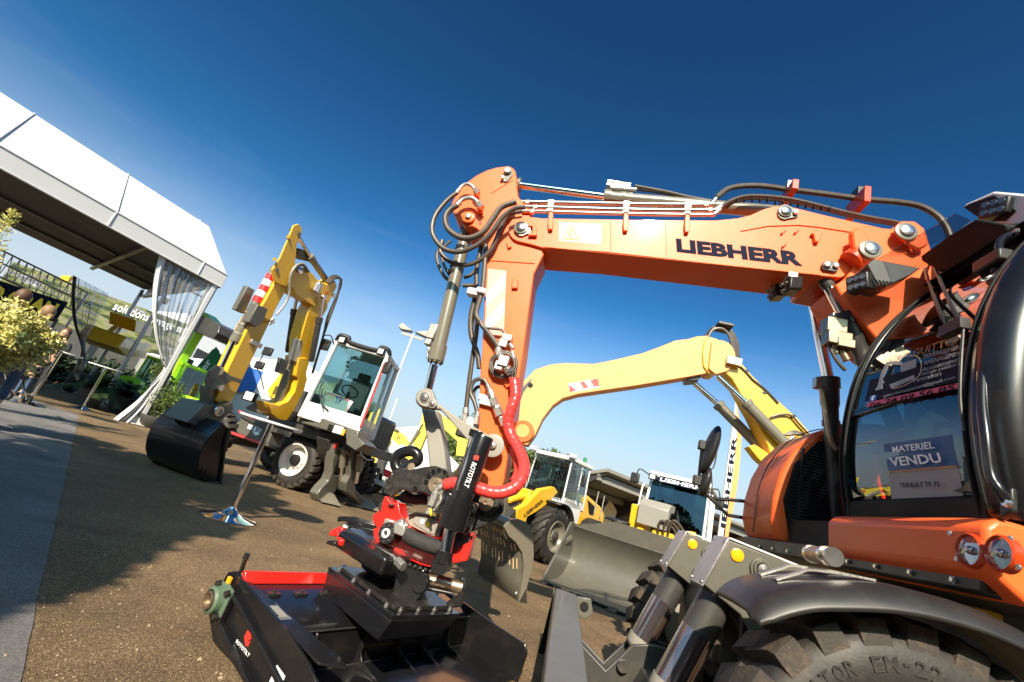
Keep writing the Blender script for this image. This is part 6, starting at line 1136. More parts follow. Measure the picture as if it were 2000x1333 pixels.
m = MB(); m.prism([P2(.12, .02, .0), P2(-.06, .02, .035), P2(-.06, .02, .0)], -w2*2.72); m.build('cutting_edge', 'black_cast', buo)
for k in range(8):
    m = MB(); o_ = .0-k*.37; m.prism([P2(.20, o_, .01), P2(-.02, o_, .06), P2(-.02, o_, .0)], -w2*.13); m.build('bucket_tooth', 'grey_dark', buo, bevel=.004)
m = MB(); m.cyl(P2(-.70, -.02, .72), P2(-.52, -.02, .66), .07, .05); m.build('bucket_gusset', 'grey_paint', buo)
OC = -1.33
for sg_ in (-1, 1):
    for s in (-1.75, -3.8):
        wh = bpy.data.objects.new('wheel', None); COL.objects.link(wh); wh.parent = lo2; cc = P2(s, OC+sg_*.98, .58); wh.location = cc-WL[lo2.name]; WL[wh.name] = cc.copy(); wheel(wh, cc, w2*sg_, .58, .36, .30, 'grey_cyl', lugs=16, rim_depth=.08, pattern='bar', hub_r=.11)
m = MB(); m.box(P2(-2.9, OC, .75), (f2, w2, Z), (1.7, .42, .28)); m.build('chassis', 'grey_dark', lo2, bevel=.03)
for o_ in (OC-.48, OC+.36):
    m = MB(); m.prism([P2(a, o_, z) for a, z in [(-1.0, .45), (-.95, .75), (-1.6, 1.15), (-2.3, 1.45), (-2.4, 1.25), (-1.5, .75)]], w2*.12); m.build('lift_arm', 'yellow', lo2, bevel=.015)
m = MB(); m.prism([P2(-2.2, OC+.16, z) if 0 else P2(a, OC+.32, z) for a, z in [(-1.9, .9), (-1.8, 1.62), (-2.2, 1.66), (-2.3, .9)]], w2*.34); lt = m.build('lift_tower', 'yellow', lo2, bevel=.02)
m = MB(); m.prism([P2(a, OC-.05, z) for a, z in [(-1.72, 1.30), (-1.70, 1.66), (-1.85, 1.78), (-2.3, 1.80), (-2.3, 1.66), (-1.95, 1.62), (-1.85, 1.3)]], w2*.55); m.build('tower_cover', 'grey_light', lt, bevel=.02)
m = MB(); m.box(P2(-1.9, OC-.05, 1.15), (f2, w2, Z), (.12, .25, .14)); m.cyl(P2(-1.9, OC-.1, 1.2), P2(-1.3, OC-.1, .9), .06); m.box(P2(-1.8, OC-.35, 1.2), (f2, w2, Z), (.08, .1, .08)); m.build('lift_frame', 'yellow', lo2, bevel=.03)
m = MB()
for k in range(3): m.tube([P2(-1.85, OC+.1-.08*k, 1.1), P2(-1.65, OC+.05-.1*k, 1.45+.03*k), P2(-1.75, OC-.2-.08*k, 1.35), P2(-1.8, OC-.25-.05*k, 1.0)], .022, 8, 5)
m.build('hose', 'hose_rubber', lo2)
c2b = cabbox(L2, lo2, -2.35, -3.5, OC-.60, OC+.56, 1.18, 2.32, lean=.16, body='white_paint', sill=.08, pil=.05, gl='glass_cab', roof_m='white_paint')
m = MB(); m.prism([P2(-2.34+.02, OC-.5, 2.20), P2(-2.34+.02, OC+.36, 2.20), P2(-2.42, OC+.36, 2.33), P2(-2.42, OC-.5, 2.33)], f2*.012); rs = m.build('roof_sign', 'ink', c2b)
text('LIEBHERR', P2(-2.318, OC+.33, 2.22), P2(-2.318, OC-.44, 2.22), P2(-2.375, OC+.33, 2.30), 'ink_white', rs, 'maker_lettering', push=f2, fat=.02)
for o_ in (OC+.47, OC-.52):
    m = MB(); m.box(P2(-2.30, o_, 2.26), (f2, w2, Z), (.05, .08, .06)); wl = m.build('work_light', 'black_plastic', c2b, bevel=.015); m = MB(); m.box(P2(-2.247, o_, 2.26), (f2, w2, Z), (.004, .05, .04)); m.build('lamp', 'lamp_lens', wl)
mirror(L2, c2b, [P2(-2.4, OC+.58, 2.3), P2(-2.3, OC+.75, 2.36), P2(-2.3, OC+.80, 2.25)], P2(-2.3, OC+.82, 2.16), .09, .10); mirror(L2, c2b, [P2(-2.4, OC-.62, 2.3), P2(-2.3, OC-.75, 2.3), P2(-2.3, OC-.80, 2.15)], P2(-2.3, OC-.80, 2.05), .07, .11)
m = MB(); m.tube([P2(-2.3, OC+.64, 1.2), P2(-2.35, OC+.66, 1.7), P2(-2.4, OC+.66, 2.05), P2(-2.45, OC+.62, 2.1)], .018, 8, 2); m.tube([P2(-2.3, OC-.66, 1.0), P2(-2.35, OC-.68, 1.5), P2(-2.40, OC-.66, 1.6)], .018, 8, 2); m.build('handrail', 'white_paint', c2b)
m = MB(); m.tube([P2(-2.30, OC+.1, 1.3), P2(-2.34, OC+.35, 1.75)], .012, 6, 1); m.build('wiper', 'black_plastic', c2b)
m = MB(); m.prism([P2(a, OC-.5, z) for a, z in [(-3.5, .9), (-3.5, 1.6), (-4.6, 1.45), (-4.8, .8)]], w2*1.0); m.build('engine_hood', 'yellow', lo2, bevel=.06)
for sg_ in (-1, 1):
    m = MB(); rows = [[P2(-1.75+.66*math.sin(R(t)), OC+sg_*o_, .58+.68*math.cos(R(t))) for o_ in (1.02, .62)] for t in range(-85, 20, 8)]; m.add([p for r_ in rows for p in r_], [[2*i, 2*i+1, 2*i+3, 2*i+2] for i in range(len(rows)-1)]); m.build('fender', 'black_plastic', lo2, solid=.03)

# ======================= MATERIAL HANDLER BOOM BEHIND =======================
MH = Fr(V((2.2, 12.0, 0)), V((-.98, .2, 0)), V((.2, .98, 0)))
mh = thing('material_handler', 'yellow material handler with long curved stick and twin grey cylinders, towering behind the orange hood', 'material handler', MH.P(-6.5, 0, 0))
def mq(name, pxs, off, th, m_, parent=mh, bevel=.02): return pq(MH, name, pxs, off, th, m_, parent, bevel)
sk = [(1000, 840), (1004, 800), (1010, 770), (1022, 745), (1045, 722), (1075, 712), (1105, 709), (1160, 711), (1200, 703), (1255, 690), (1290, 677), (1320, 665), (1345, 662), (1362, 657), (1382, 656), (1398, 662), (1402, 700), (1396, 725), (1374, 731), (1342, 737), (1300, 744), (1240, 754), (1170, 764), (1130, 770), (1100, 778), (1080, 792), (1060, 818), (1045, 850), (1030, 870), (1005, 865)]
stk = mq('curved_stick', sk, -.22, .44, 'yellow_pale')
mq('stick_gusset', [(1336, 696), (1352, 693), (1362, 718), (1352, 724), (1342, 708)], -.225, .01, 'yellow', stk, .003)
hz_ = mq('hazard_sticker', [(1110, 750), (1168, 740), (1171, 757), (1113, 767)], -.224, .003, 'white', stk, 0)
for k in range(3):
    x = 1112+k*20; mq('hazard_stripe', [(x, 750-k*3.3), (x+9, 748.5-k*3.3), (x+19-k, 760-k*3), (x+8+k*0, 763.5-k*3.5)] if k else [(1111, 751), (1126, 763), (1113, 767)], -.228, .003, 'red', hz_, 0)
mq('hazard_stripe', [(1158, 741.5), (1168, 740), (1171, 757)], -.228, .003, 'red', hz_, 0)
m = MB(); m.lathe([(0, .07), (.004, .07), (.004, .001)], MH.q(1036, 753, -.225), -MH.w, 20, cap=False); m.build('eye_hole', 'black_matt', stk)
mq('stick_end_edge', [(1014, 775), (1020, 757), (1040, 738), (1036, 748), (1022, 768), (1014, 790)], -.226, .01, 'grey_dark', stk, .004)
bm_ = [(1372, 690), (1376, 666), (1386, 658), (1400, 662), (1420, 676), (1440, 700), (1470, 735), (1520, 783), (1560, 820), (1590, 855), (1600, 890), (1570, 925), (1525, 930), (1508, 905), (1500, 870), (1470, 810), (1430, 740), (1410, 722), (1398, 731), (1384, 730), (1374, 715)]
bo2 = mq('boom', bm_, -.28, .56, 'yellow')
mq('boom_head', pxarc(1404, 697, 33, -60, 115, 12)+[(1384, 720), (1398, 732)], -.36, .10, 'yellow_pale', bo2); mq('boom_head', pxarc(1404, 697, 33, -60, 115, 12)+[(1384, 720), (1398, 732)], .26, .10, 'yellow_pale', bo2)
m = MB(); m.lathe([(0, .10), (.05, .09), (.05, .001)], MH.q(1426, 704, -.37), -MH.w, 18, cap=False); m.box(MH.q(1434, 706, -.45), (MH.f, MH.w, Z), (.18, .05, .10)); m.build('pin', 'zinc', bo2, bevel=.01)
for o_, d_ in ((-.42, 0), (.42, 0)):
    if o_ < 0: ram(MH, (1402, 736), (1457, 787), (1560, 895), .13, o_, mh)
    else: ram(MH, (1346, 740), (1402, 790), (1490, 880), .13, o_-.1, mh)
mq('cylinder_mount', [(1340, 733), (1370, 733), (1366, 742), (1344, 744)], -.1, .5, 'grey_dark', bo2, .01)
mq('boom_lug', [(1462, 872), (1474, 868), (1500, 885), (1535, 915), (1520, 932), (1480, 895)], -.3, .35, 'yellow', bo2); mq('boom_lug', [(1520, 872), (1545, 870), (1580, 890), (1575, 905), (1540, 895)], -.45, .25, 'yellow', bo2)
for k in range(5): tb(MH, 'hose', [(1382-2*k, 662), (1392, 645-k), (1408, 642-k), (1420+2*k, 650-k), (1428+3*k, 670), (1431+3*k, 700)], .035, -.2+.1*k, 'hose_rubber', mh)
m = MB(); m.box(MH.q(1412, 640), (MH.f, MH.w, Z), (.2, .3, .04)); m.build('hose_clamp', 'black_plastic', bo2, bevel=.01)
for (a, b) in (((1436, 710), (1470, 742)), ((1470, 742), (1520, 788))): tb(MH, 'pipe', [a, ((a[0]+b[0])/2, (a[1]+b[1])/2-3), b], .03, -.3, 'grey_dark', bo2)
for k in range(3): tb(MH, 'hose', [(1505+k*3, 815), (1525, 810-3*k), (1545+2*k, 812), (1562, 830+4*k), (1590, 860)], .028, -.35+.1*k, 'hose_rubber', mh); tb(MH, 'hose', [(1532+4*k, 850), (1550, 842+3*k), (1570, 850), (1586, 868)], .025, -.3, 'hose_rubber', mh)
for (x, y) in ((1456, 727), (1494, 768), (1548, 815), (1586, 860)): mq('hose_bracket', [(x-5, y-2), (x+4, y-6), (x+8, y-2), (x, y+3)], -.3, .3, 'black_plastic', bo2, .01)
mq('valve_block', [(1540, 855), (1552, 850), (1560, 868), (1550, 874)], -.42, .12, 'zinc', bo2)
# upper body hidden behind the orange machine
m = MB(); m.box(MH.P(-7.4, .4, 2.3), (MH.f, MH.w, Z), (2.0, 1.3, .75)); m.build('upper_body', 'yellow', mh, bevel=.08)
m = MB(); m.box(MH.P(-7.4, .4, 1.0), (MH.f, MH.w, Z), (1.9, 1.0, .35)); m.cyl(MH.P(-7.4, .4, 1.3), MH.P(-7.4, .4, 1.6), .8); m.build('chassis', 'grey_dark', mh, bevel=.05)
for s in (-5.9, -8.9):
    for o_ in (-1.0, 1.7):
        wh = bpy.data.objects.new('wheel', None); COL.objects.link(wh); wh.parent = mh; cc = MH.P(s, o_, .6); wh.location = cc-WL[mh.name]; WL[wh.name] = cc.copy(); wheel(wh, cc, MH.w*(-1 if o_ < 0 else 1), .6, .4, .3, 'yellow', lugs=20)
# ======================= CLAM BUCKET standing on the asphalt =======================
f4, w4 = hd(62); c4 = G(1022, 1178); CB = Fr(c4, f4, w4); PC = CB.P
sb = thing('sieve_bucket', 'grey slotted skeleton bucket with rounded side plate, standing on end between grading beam and loader', 'bucket', c4)
nearp = [(996, 1015), (1012, 1014), (1028, 1020), (1038, 1034), (1042, 1055), (1043, 1085), (1040, 1110), (1030, 1145), (1026, 1181), (1014, 1176), (1020, 1140), (1024, 1105), (1020, 1080), (1008, 1060), (994, 1048), (985, 1030)]
m = MB(); m.prism([CB.q(x, y, 0) for x, y in nearp], w4*.04); m.build('side_plate', 'grey_cyl', sb, bevel=.005)
bp = [CB.q(x, y, 0.04) for x, y in ((990, 1022), (1000, 1040), (1012, 1062), (1018, 1090), (1018, 1130), (1012, 1170))]
m = MB(); W_ = 1.0; vs = []
for p in bp: vs += [p, p+w4*W_]
m.add(vs, [[2*i, 2*i+1, 2*i+3, 2*i+2] for i in range(5)]); bk_ = m.build('back_shell', 'grey_paint', sb, solid=.02)
m = MB()
for i in range(1, 4):
    for k in range(11):
        if (k*7+i*3) % 5 == 0: continue
        a = bp[i].lerp(bp[i+1], .12+.1*(k % 2))+w4*(.08+k*.085); b = bp[i].lerp(bp[i+1], .62+.1*(k % 2))+w4*(.08+k*.085); nrm = (bp[i+1]-bp[i]).cross(w4).normalized()
        m.bar(a, b, .016, .028, nrm)
m.build('slot', 'sticker_pale', bk_)
m = MB(); m.prism([p for p in (CB.q(1014, 1176, 0), CB.q(1028, 1150, 0), CB.q(1030, 1182, 0))], w4*(W_+.04)); m.build('cutting_edge', 'grey_dark', sb)
m = MB()
for k in range(12): m.sphere(CB.q(1012, 1160, .08+k*.08)+f4*.03, .022, 8, 6)
m.build('edge_bolt', 'zinc', sb)
m = MB(); a = CB.q(1000, 1025, .04); m.cyl(a, a+w4*.95, .06); m.prism([a+w4*.9+f4*x+Z*z for x, z in ((-.15, -.2), (.1, -.35), (.25, -.05), (.05, .12))], w4*.05); m.build('top_tube', 'grey_cyl', sb, bevel=.005)
# ======================= MARQUEE =======================
F0 = G(268, 830); dA = V((-.50, -.866, 0)).normalized(); dB = V((-.75, .66, 0)).normalized(); EZ = 4.95
bm2 = mat('marquee_shaded', (0.05, 0.045, 0.04), 0.7, var=0.05, scale=1)  # near-black ceiling colour: the shade under the white roof is put into it
mq_ = thing('marquee', 'large white marquee with clear curtains tied at its corner post, on the left', 'marquee', F0)
LA, LB = 12.0, 9.0
def MP(a, b, z): return F0+dA*a+dB*b+V((0, 0, z))
RZ = 7.1; RB = 3.3
m = MB(); m.add([MP(-.15, -.1, EZ+.02), MP(LA, -.1, EZ+.02), MP(LA, RB, RZ), MP(.25, RB, RZ)], [[0, 1, 2, 3]]); m.add([MP(.25, RB, RZ), MP(LA, RB, RZ), MP(LA, LB, EZ), MP(-.15, LB, EZ)], [[0, 1, 2, 3]]); m.add([MP(-.15, -.1, EZ+.02), MP(.25, RB, RZ), MP(-.15, LB, EZ)], [[0, 1, 2]]); m.build('roof', 'marquee', mq_, solid=.03, flat=True)
m = MB()
for (a0, b0, a1, b1) in ((-.17, -.12, LA, -.12), (-.17, -.12, -.17, LB)):
    m.add([MP(a0, b0, EZ-.42), MP(a1, b1, EZ-.42), MP(a1, b1, EZ+.04), MP(a0, b0, EZ+.04)], [[0, 1, 2, 3]])
m.build('valance', 'marquee', mq_, solid=.02, flat=True)
m = MB()
for k in range(6):
    a = .6+k*2.4; m.tube([MP(a, -.14, EZ-.40), MP(a, -.14, EZ+.05), MP(a, RB, RZ+.035)], .02, 6, 1)
m.tube([MP(-.17, -.135, EZ+.04), MP(LA, -.135, EZ+.04)], .018, 6, 1); m.tube([MP(-.17, -.14, EZ-.40), MP(LA, -.14, EZ-.40)], .014, 6, 1); m.build('canvas_seam', 'marquee', mq_)
m = MB(); m.add([MP(-.05, .02, EZ-.03), MP(LA, .02, EZ-.03), MP(LA, LB, EZ-.05), MP(-.05, LB, EZ-.05)], [[0, 1, 2, 3]]); cl = m.build('ceiling', 'marquee_shaded', mq_, solid=.01, flat=True)
m = MB()
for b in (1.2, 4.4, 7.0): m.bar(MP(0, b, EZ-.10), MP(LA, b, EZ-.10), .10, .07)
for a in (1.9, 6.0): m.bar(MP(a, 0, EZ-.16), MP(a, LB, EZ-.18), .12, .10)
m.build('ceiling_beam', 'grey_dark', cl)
m = MB(); m.bar(MP(-.08, 0, EZ-.35), MP(-.08, LB, EZ-.35), .10, .10); m.bar(MP(-.08, 3.3, EZ-.3), MP(-.08, 0, EZ-.9), .05, .05); m.build('gable_beam', 'tent_frame', mq_)
for (a, b) in ((0, 0), (0, 5.0), (0, LB), (LA-.2, 0), (6.0, LB)):
    m = MB(); m.box(MP(a, b, (EZ-.1)/2), (dA, dB, Z), (.06, .10, (EZ-.1)/2)); m.box(MP(a, b, .02), (dA, dB, Z), (.2, .2, .012)); m.build('post', 'tent_frame' if b else 'white_paint', mq_, bevel=.008)
m = MB(); m.box(MP(-.1, 4.9, EZ-.75), (dA, dB, Z), (.10, .06, .12)); m.build('floodlight', 'black_plastic', mq_, bevel=.02)
# clear plastic curtains: pleated sheets gathered at the post
def clearplastic():
    m = bpy.data.materials.new('curtain_plastic'); m.use_nodes = True; nt = m.node_tree; nt.nodes.clear(); N = nt.nodes.new; K = nt.links.new
    o = N('ShaderNodeOutputMaterial'); t = N('ShaderNodeBsdfTransparent'); t.inputs[0].default_value = (.80, .82, .86, 1); g = N('ShaderNodeBsdfGlossy'); g.inputs['Roughness'].default_value = .16
    d = N('ShaderNodeBsdfDiffuse'); d.inputs[0].default_value = (.8, .8, .82, 1); x1 = N('ShaderNodeMixShader'); x2 = N('ShaderNodeMixShader'); l = N('ShaderNodeLayerWeight'); l.inputs[0].default_value = .35
    n = N('ShaderNodeTexNoise'); n.inputs['Scale'].default_value = 3; bp = N('ShaderNodeBump'); bp.inputs['Strength'].default_value = .5; bp.inputs['Distance'].default_value = .05; K(n.outputs[0], bp.inputs['Height']); K(bp.outputs[0], g.inputs['Normal'])
    x1.inputs[0].default_value = .15; K(t.outputs[0], x1.inputs[1]); K(d.outputs[0], x1.inputs[2]); K(l.outputs['Facing'], x2.inputs[0]); K(x1.outputs[0], x2.inputs[1]); K(g.outputs[0], x2.inputs[2]); K(x2.outputs[0], o.inputs[0]); M['curtain'] = m
clearplastic()
FT = Fr(F0, dA, V((-dA.y, dA.x, 0)) if V((-dA.y, dA.x, 0)).y > 0 else V((dA.y, -dA.x, 0)))
def curtain(L_, R_, nm, amp=.06, n=60, fr=FT, u0=0, u1=1, material='curtain', sl=.0, off=0.0, plk=9):
    """left and right edges as photo polylines (same count), on the marquee front plane"""
    Lp = smooth([fr.q(x, y) for x, y in L_], 6); Rp = smooth([fr.q(x, y) for x, y in R_], 6); mb = MB(); k = len(Lp)
    for i in range(k):
        wd_ = (Rp[i]-Lp[i]).length
        for j in range(n+1):
            u = u0+(u1-u0)*j/n; mb.v.append(Lp[i].lerp(Rp[i], u)+fr.w*((amp*(1 if wd_ > .4 else 1.3))*math.sin(u*plk*6.283+1.5*math.sin(u*13+i*.03)+math.sin(i*.13)*1.2)*(.55+.45*math.sin(u*23+1))*(.35+.65*min(1, i/8))-off)+fr.f*.02*math.sin(u*plk*12.6+i*.2))
    mb.f = [[i*(n+1)+j, i*(n+1)+j+1, (i+1)*(n+1)+j+1, (i+1)*(n+1)+j] for i in range(k-1) for j in range(n)]
    return mb.build(nm, material, mq_, sharp=0)
cL = [(314, 486), (304, 540), (300, 600), (304, 660), (316, 705), (322, 722), (296, 752), (262, 790), (222, 822)]; cR = [(420, 560), (398, 600), (376, 645), (352, 690), (336, 722), (333, 735), (322, 765), (302, 805), (290, 836)]
curtain(cL, cR, 'clear_curtain'); curtain(cL, cR, 'curtain_hem', n=6, u0=0, u1=.10, material='marquee', off=.01); curtain(cL, cR, 'curtain_hem', n=8, u0=.86, u1=1.04, material='marquee', off=.01)
curtain(cL[6:], cR[6:], 'curtain_hem', n=24, u0=.0, u1=.55, material='marquee', off=.03, amp=.10)
FT2 = Fr(MP(0, 5.0, 0), dA, FT.w)
cL2 = [(143, 538), (141, 580), (146, 630), (156, 665), (160, 690), (152, 712), (146, 728)]; cR2 = [(212, 574), (204, 600), (186, 632), (168, 664), (164, 690), (168, 712), (150, 745)]
curtain(cL2, cR2, 'clear_curtain', fr=FT2, amp=.08, n=40, plk=6); curtain(cL2, cR2, 'curtain_hem', fr=FT2, amp=.06, n=6, u0=-.03, u1=.10, material='grey_dark', plk=6)

mat('cardboard', (.30, .19, .10), .8)
# ======================= PLANTS AND TREES =======================
def leaves(mb, c, r, n, ls, sq=(1, 1, 1), shell=.55, asp=.45, up=.0):
    c = V(c)
    for _ in range(n):
        d = V((random.gauss(0, 1), random.gauss(0, 1), random.gauss(0, 1))).normalized(); rr = r*(shell+(1-shell)*random.random()**.7)*random.uniform(.85, 1.1)
        p = c+V((d.x*sq[0], d.y*sq[1], d.z*sq[2]))*rr; a = (d+V((random.uniform(-1, 1), random.uniform(-1, 1), random.uniform(-1, 1)+up))).normalized(); b = a.orthogonal().normalized(); b.rotate(Matrix.Rotation(random.uniform(0, 6.28), 3, a)); s = ls*random.uniform(.6, 1.3)
        mb.add([p-a*s, p+b*s*asp, p+a*s, p-b*s*asp], [[0, 1, 2, 3]])
def clumps(mb, c, r, nc, cr_, nl, ls, sq=(1, 1, 1), zmin=-1e9):
    out = []
    for _ in range(nc):
        d = V((random.gauss(0, 1), random.gauss(0, 1), random.gauss(0, 1))).normalized(); p = V(c)+V((d.x*sq[0], d.y*sq[1], d.z*sq[2]))*r*random.uniform(.45, 1.0)
        if p.z < zmin: continue
        leaves(mb, p, cr_*random.uniform(.7, 1.25), nl, ls, shell=.3); out.append(p)
    return out
def tree(name, label, base_, h, r, nl=9000, ls=.12, m1='leaf', group=None, sq=(1, 1, .9), trunk=.16, nc=60):
    t = thing(name, label, 'tree', base_, group); mb = MB(); c = V(base_)+Z*(h-r*sq[2])
    pts = clumps(mb, c, r, nc, r*.28, nl//nc, ls, sq); mb.build('crown', m1, t, flat=True)
    m = MB(); m.tube([V(base_), V(base_)+Z*h*.3+V((.1, 0, 0)), c], trunk, 8, 3, rad=lambda t_: 1-.6*t_)
    for p in pts[:12]: m.tube([c-Z*r*.5, (c+p)/2, p], trunk*.3, 5, 2, rad=lambda t_: 1-.7*t_)
    m.build('trunk', 'bark', t); return t
GT = 'plane trees behind the viewer shading the pavement'
for (x, y, h, r) in ((-5.5, -.3, 6.6, 1.5), (-4.5, -2.6, 6.0, 1.15), (-4.1, -4.6, 6.2, 1.1)): tree('shade_tree', 'tree beside the pavement, casting shade over the forecourt', (x, y, 0), h, r, 14000, .13, nc=70, group=GT)
def far(px, Y):   # ground point straight under a photo column at distance Y
    d = ray(px, 944+.3057*(px-915)); return V((d.x/d.y*Y, Y, 0))
def ztop(px, py, p): 
    d = ray(px, py); return H+d.z/d.y*p.y
for (px, py, Y, r, nm, lb) in ((905, 800, 30, 2.6, 'broadleaf_tree', 'green tree between the yellow mini excavators and the orange stick'), (1022, 862, 27, 1.9, 'broadleaf_tree', 'green tree top right of the orange stick above the guarded loader cab'), (1226, 1014, 60, 2.6, 'broadleaf_tree', 'small distant tree seen low between the two canopy roofs')):
    p = far(px, Y); zt = ztop(px, py, p); tree(nm, lb, p, zt, r, 7000, .16, nc=50)
p = far(788, 60); zt = ztop(790, 848, p); t = thing('palm_tree', 'distant palm with a tuft of fronds right of the yellow mini excavators', 'palm tree', p); m = MB(); m.cyl(p, p+Z*(zt-.6), .18, n=8); m.build('trunk', 'bark', t); m = MB(); leaves(m, p+Z*(zt-.5), 1.4, 260, .5, asp=.10, shell=.2); m.build('crown', 'leaf', t, flat=True)
# variegated shrub at the left edge and slender conifer tip
def at(px, py, Y): d = ray(px, py); return CAM+d*(Y/d.y)
sc = at(6, 662, 6.4); t = thing('shrub', 'rounded shrub with pale variegated leaves at the left edge', 'shrub', (sc.x, sc.y, 0)); m = MB(); clumps(m, sc, .46, 56, .16, 230, .034, (1.05, 1, 1.0)); m.build('foliage', 'leaf_light', t, flat=True); m = MB(); m.tube([V((sc.x, sc.y, .3)), sc], .04, 8, 1)
m.build('stem', 'bark', t); m = MB(); m.lathe([(0, .2), (.38, .28), (.4, .28), (.4, .24), (.36, .22)], V((sc.x, sc.y, 0)), Z, 20); m.build('pot', 'terracotta', t)
cc = at(2, 450, 6.9); t = thing('bamboo', 'slender bamboo with feathery yellow green tip rising above the variegated shrub', 'bamboo', (cc.x, cc.y, 0)); m = MB()
for k in range(26):
    z = cc.z-.9+1.25*k/26; o = V((cc.x, cc.y, z)); rr = .30*(1-k/32)
    for j in range(7): 
        an = random.uniform(0, 6.28); d = V((math.cos(an), math.sin(an), random.uniform(.2, .9))).normalized()
        for i in range(7): q_ = o+d*rr*(i+1)/7; a = (d+V((random.uniform(-.8, .8), random.uniform(-.8, .8), random.uniform(-.3, .8)))).normalized()*.055; b = a.orthogonal().normalized()*.007; m.add([q_, q_+a*.5+b, q_+a, q_+a*.5-b], [[0, 1, 2, 3]])
m.build('foliage', 'leaf_light', t, flat=True); m = MB(); m.tube([V((cc.x, cc.y, 0)), V((cc.x, cc.y, cc.z+.3))], .014, 6, 1); m.build('stem', 'bark', t)
# cloud pruned potted shrub right of the curtain
sb_ = G(292, 836); t = thing('potted_shrub', 'cloud pruned shrub in a dark round pot right of the tied curtain', 'shrub', sb_); m = MB(); m.lathe([(0, .22), (.12, .34), (.30, .42), (.34, .42), (.34, .36), (.28, .34)], sb_, Z, 24); m.build('pot', 'terracotta', t)
m = MB(); mt2 = MB(); dd_ = sb_.y
for (x, y, r) in ((318, 745, .30), (338, 762, .30), (316, 778, .34), (335, 795, .28), (306, 800, .26), (326, 812, .22), (310, 722, .22)):
    p = at(x, y, dd_+random.uniform(-.2, .3)); leaves(m, p, r, 620, .035, shell=.4); mt2.tube([sb_+Z*.3, (sb_+p)/2+Z*.1, p], .03, 6, 3)
m.build('foliage', 'leaf', t, flat=True); mt2.build('stem', 'bark', t)
# sago palms under the marquee
for i, (x, y, Y) in enumerate(((205, 742, 15.0), (262, 736, 16.0))):
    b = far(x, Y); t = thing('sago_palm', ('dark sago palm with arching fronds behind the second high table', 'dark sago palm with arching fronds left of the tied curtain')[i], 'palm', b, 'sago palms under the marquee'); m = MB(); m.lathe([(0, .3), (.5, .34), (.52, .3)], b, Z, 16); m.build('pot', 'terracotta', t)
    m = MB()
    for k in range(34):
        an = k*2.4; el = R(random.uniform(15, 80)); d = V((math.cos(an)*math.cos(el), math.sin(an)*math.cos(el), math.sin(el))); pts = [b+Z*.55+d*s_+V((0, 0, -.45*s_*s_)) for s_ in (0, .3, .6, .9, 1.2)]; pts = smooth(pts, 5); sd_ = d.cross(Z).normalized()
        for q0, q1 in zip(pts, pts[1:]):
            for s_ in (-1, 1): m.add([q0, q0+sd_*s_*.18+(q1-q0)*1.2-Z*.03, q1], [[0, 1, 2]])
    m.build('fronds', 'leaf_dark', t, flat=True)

# hedge row added to stand in for shade, and boxes deep under the marquee
b0 = far(60, 20); b1 = far(300, 24); t = thing('shade_filler', 'added hedge row beyond the marquee, behind the sago palms', 'shade_filler', b0); m = MB()
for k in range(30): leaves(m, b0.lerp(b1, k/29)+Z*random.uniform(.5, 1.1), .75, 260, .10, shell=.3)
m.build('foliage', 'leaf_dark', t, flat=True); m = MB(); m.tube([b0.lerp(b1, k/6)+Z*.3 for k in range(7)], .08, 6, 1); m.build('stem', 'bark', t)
for k, (x, y) in enumerate(((136, 742), (150, 748))):
    b = G(x, y); m = MB(); m.box(b+Z*.2, (V((.9, .4, 0)), V((-.4, .9, 0)), Z), (.35, .28, .2)); tb_ = m.build('cardboard_box', 'sticker_pale' if 0 else 'cardboard', bevel=.01); tb_['label'] = ('brown cardboard box under the marquee, left one behind the second high table', 'brown cardboard box under the marquee, right one behind the second high table')[k]; tb_['category'] = 'box'; tb_['group'] = 'cardboard boxes under the marquee'
# ======================= LIGHT MASTS, FLAGS =======================
p = far(719, 46); zt = ztop(793, 648, V((0, at(793, 648, 46).y, 0))); top = V((p.x, p.y, zt)); 
t = thing('floodlight_mast', 'tall white light mast with two square floodlight heads against the sky', 'light mast', p); m = MB(); m.cyl(p, top, .17, .09, n=12); m.build('pole', 'white_paint', t); m = MB(); m.box(top-Z*.3, (V((1, 0, 0)), V((0, 1, 0)), Z), (1.2, .06, .12)); m.build('crossarm', 'grey_light', t)
for s_ in (-1, 1): m = MB(); m.prism([top+V((s_*.15, -.3, .2)), top+V((s_*1.45, -.3, .75)), top+V((s_*1.7, -.3, .25)), top+V((s_*1.3, -.3, .05))], V((0, .9, 0))); m.build('floodlight', 'grey_light', t, bevel=.03)
p = far(735, 60); t = thing('antenna_mast', 'thin white mast low in the sky right of the tall light mast', 'mast', p); m = MB(); z2 = ztop(770, 777, p); m.cyl(p, V((p.x, p.y, z2)), .09, n=8); m.cyl(V((p.x-.3, p.y, z2-3)), V((p.x+.3, p.y, z2-3)), .06, n=6); m.build('pole', 'white', t)
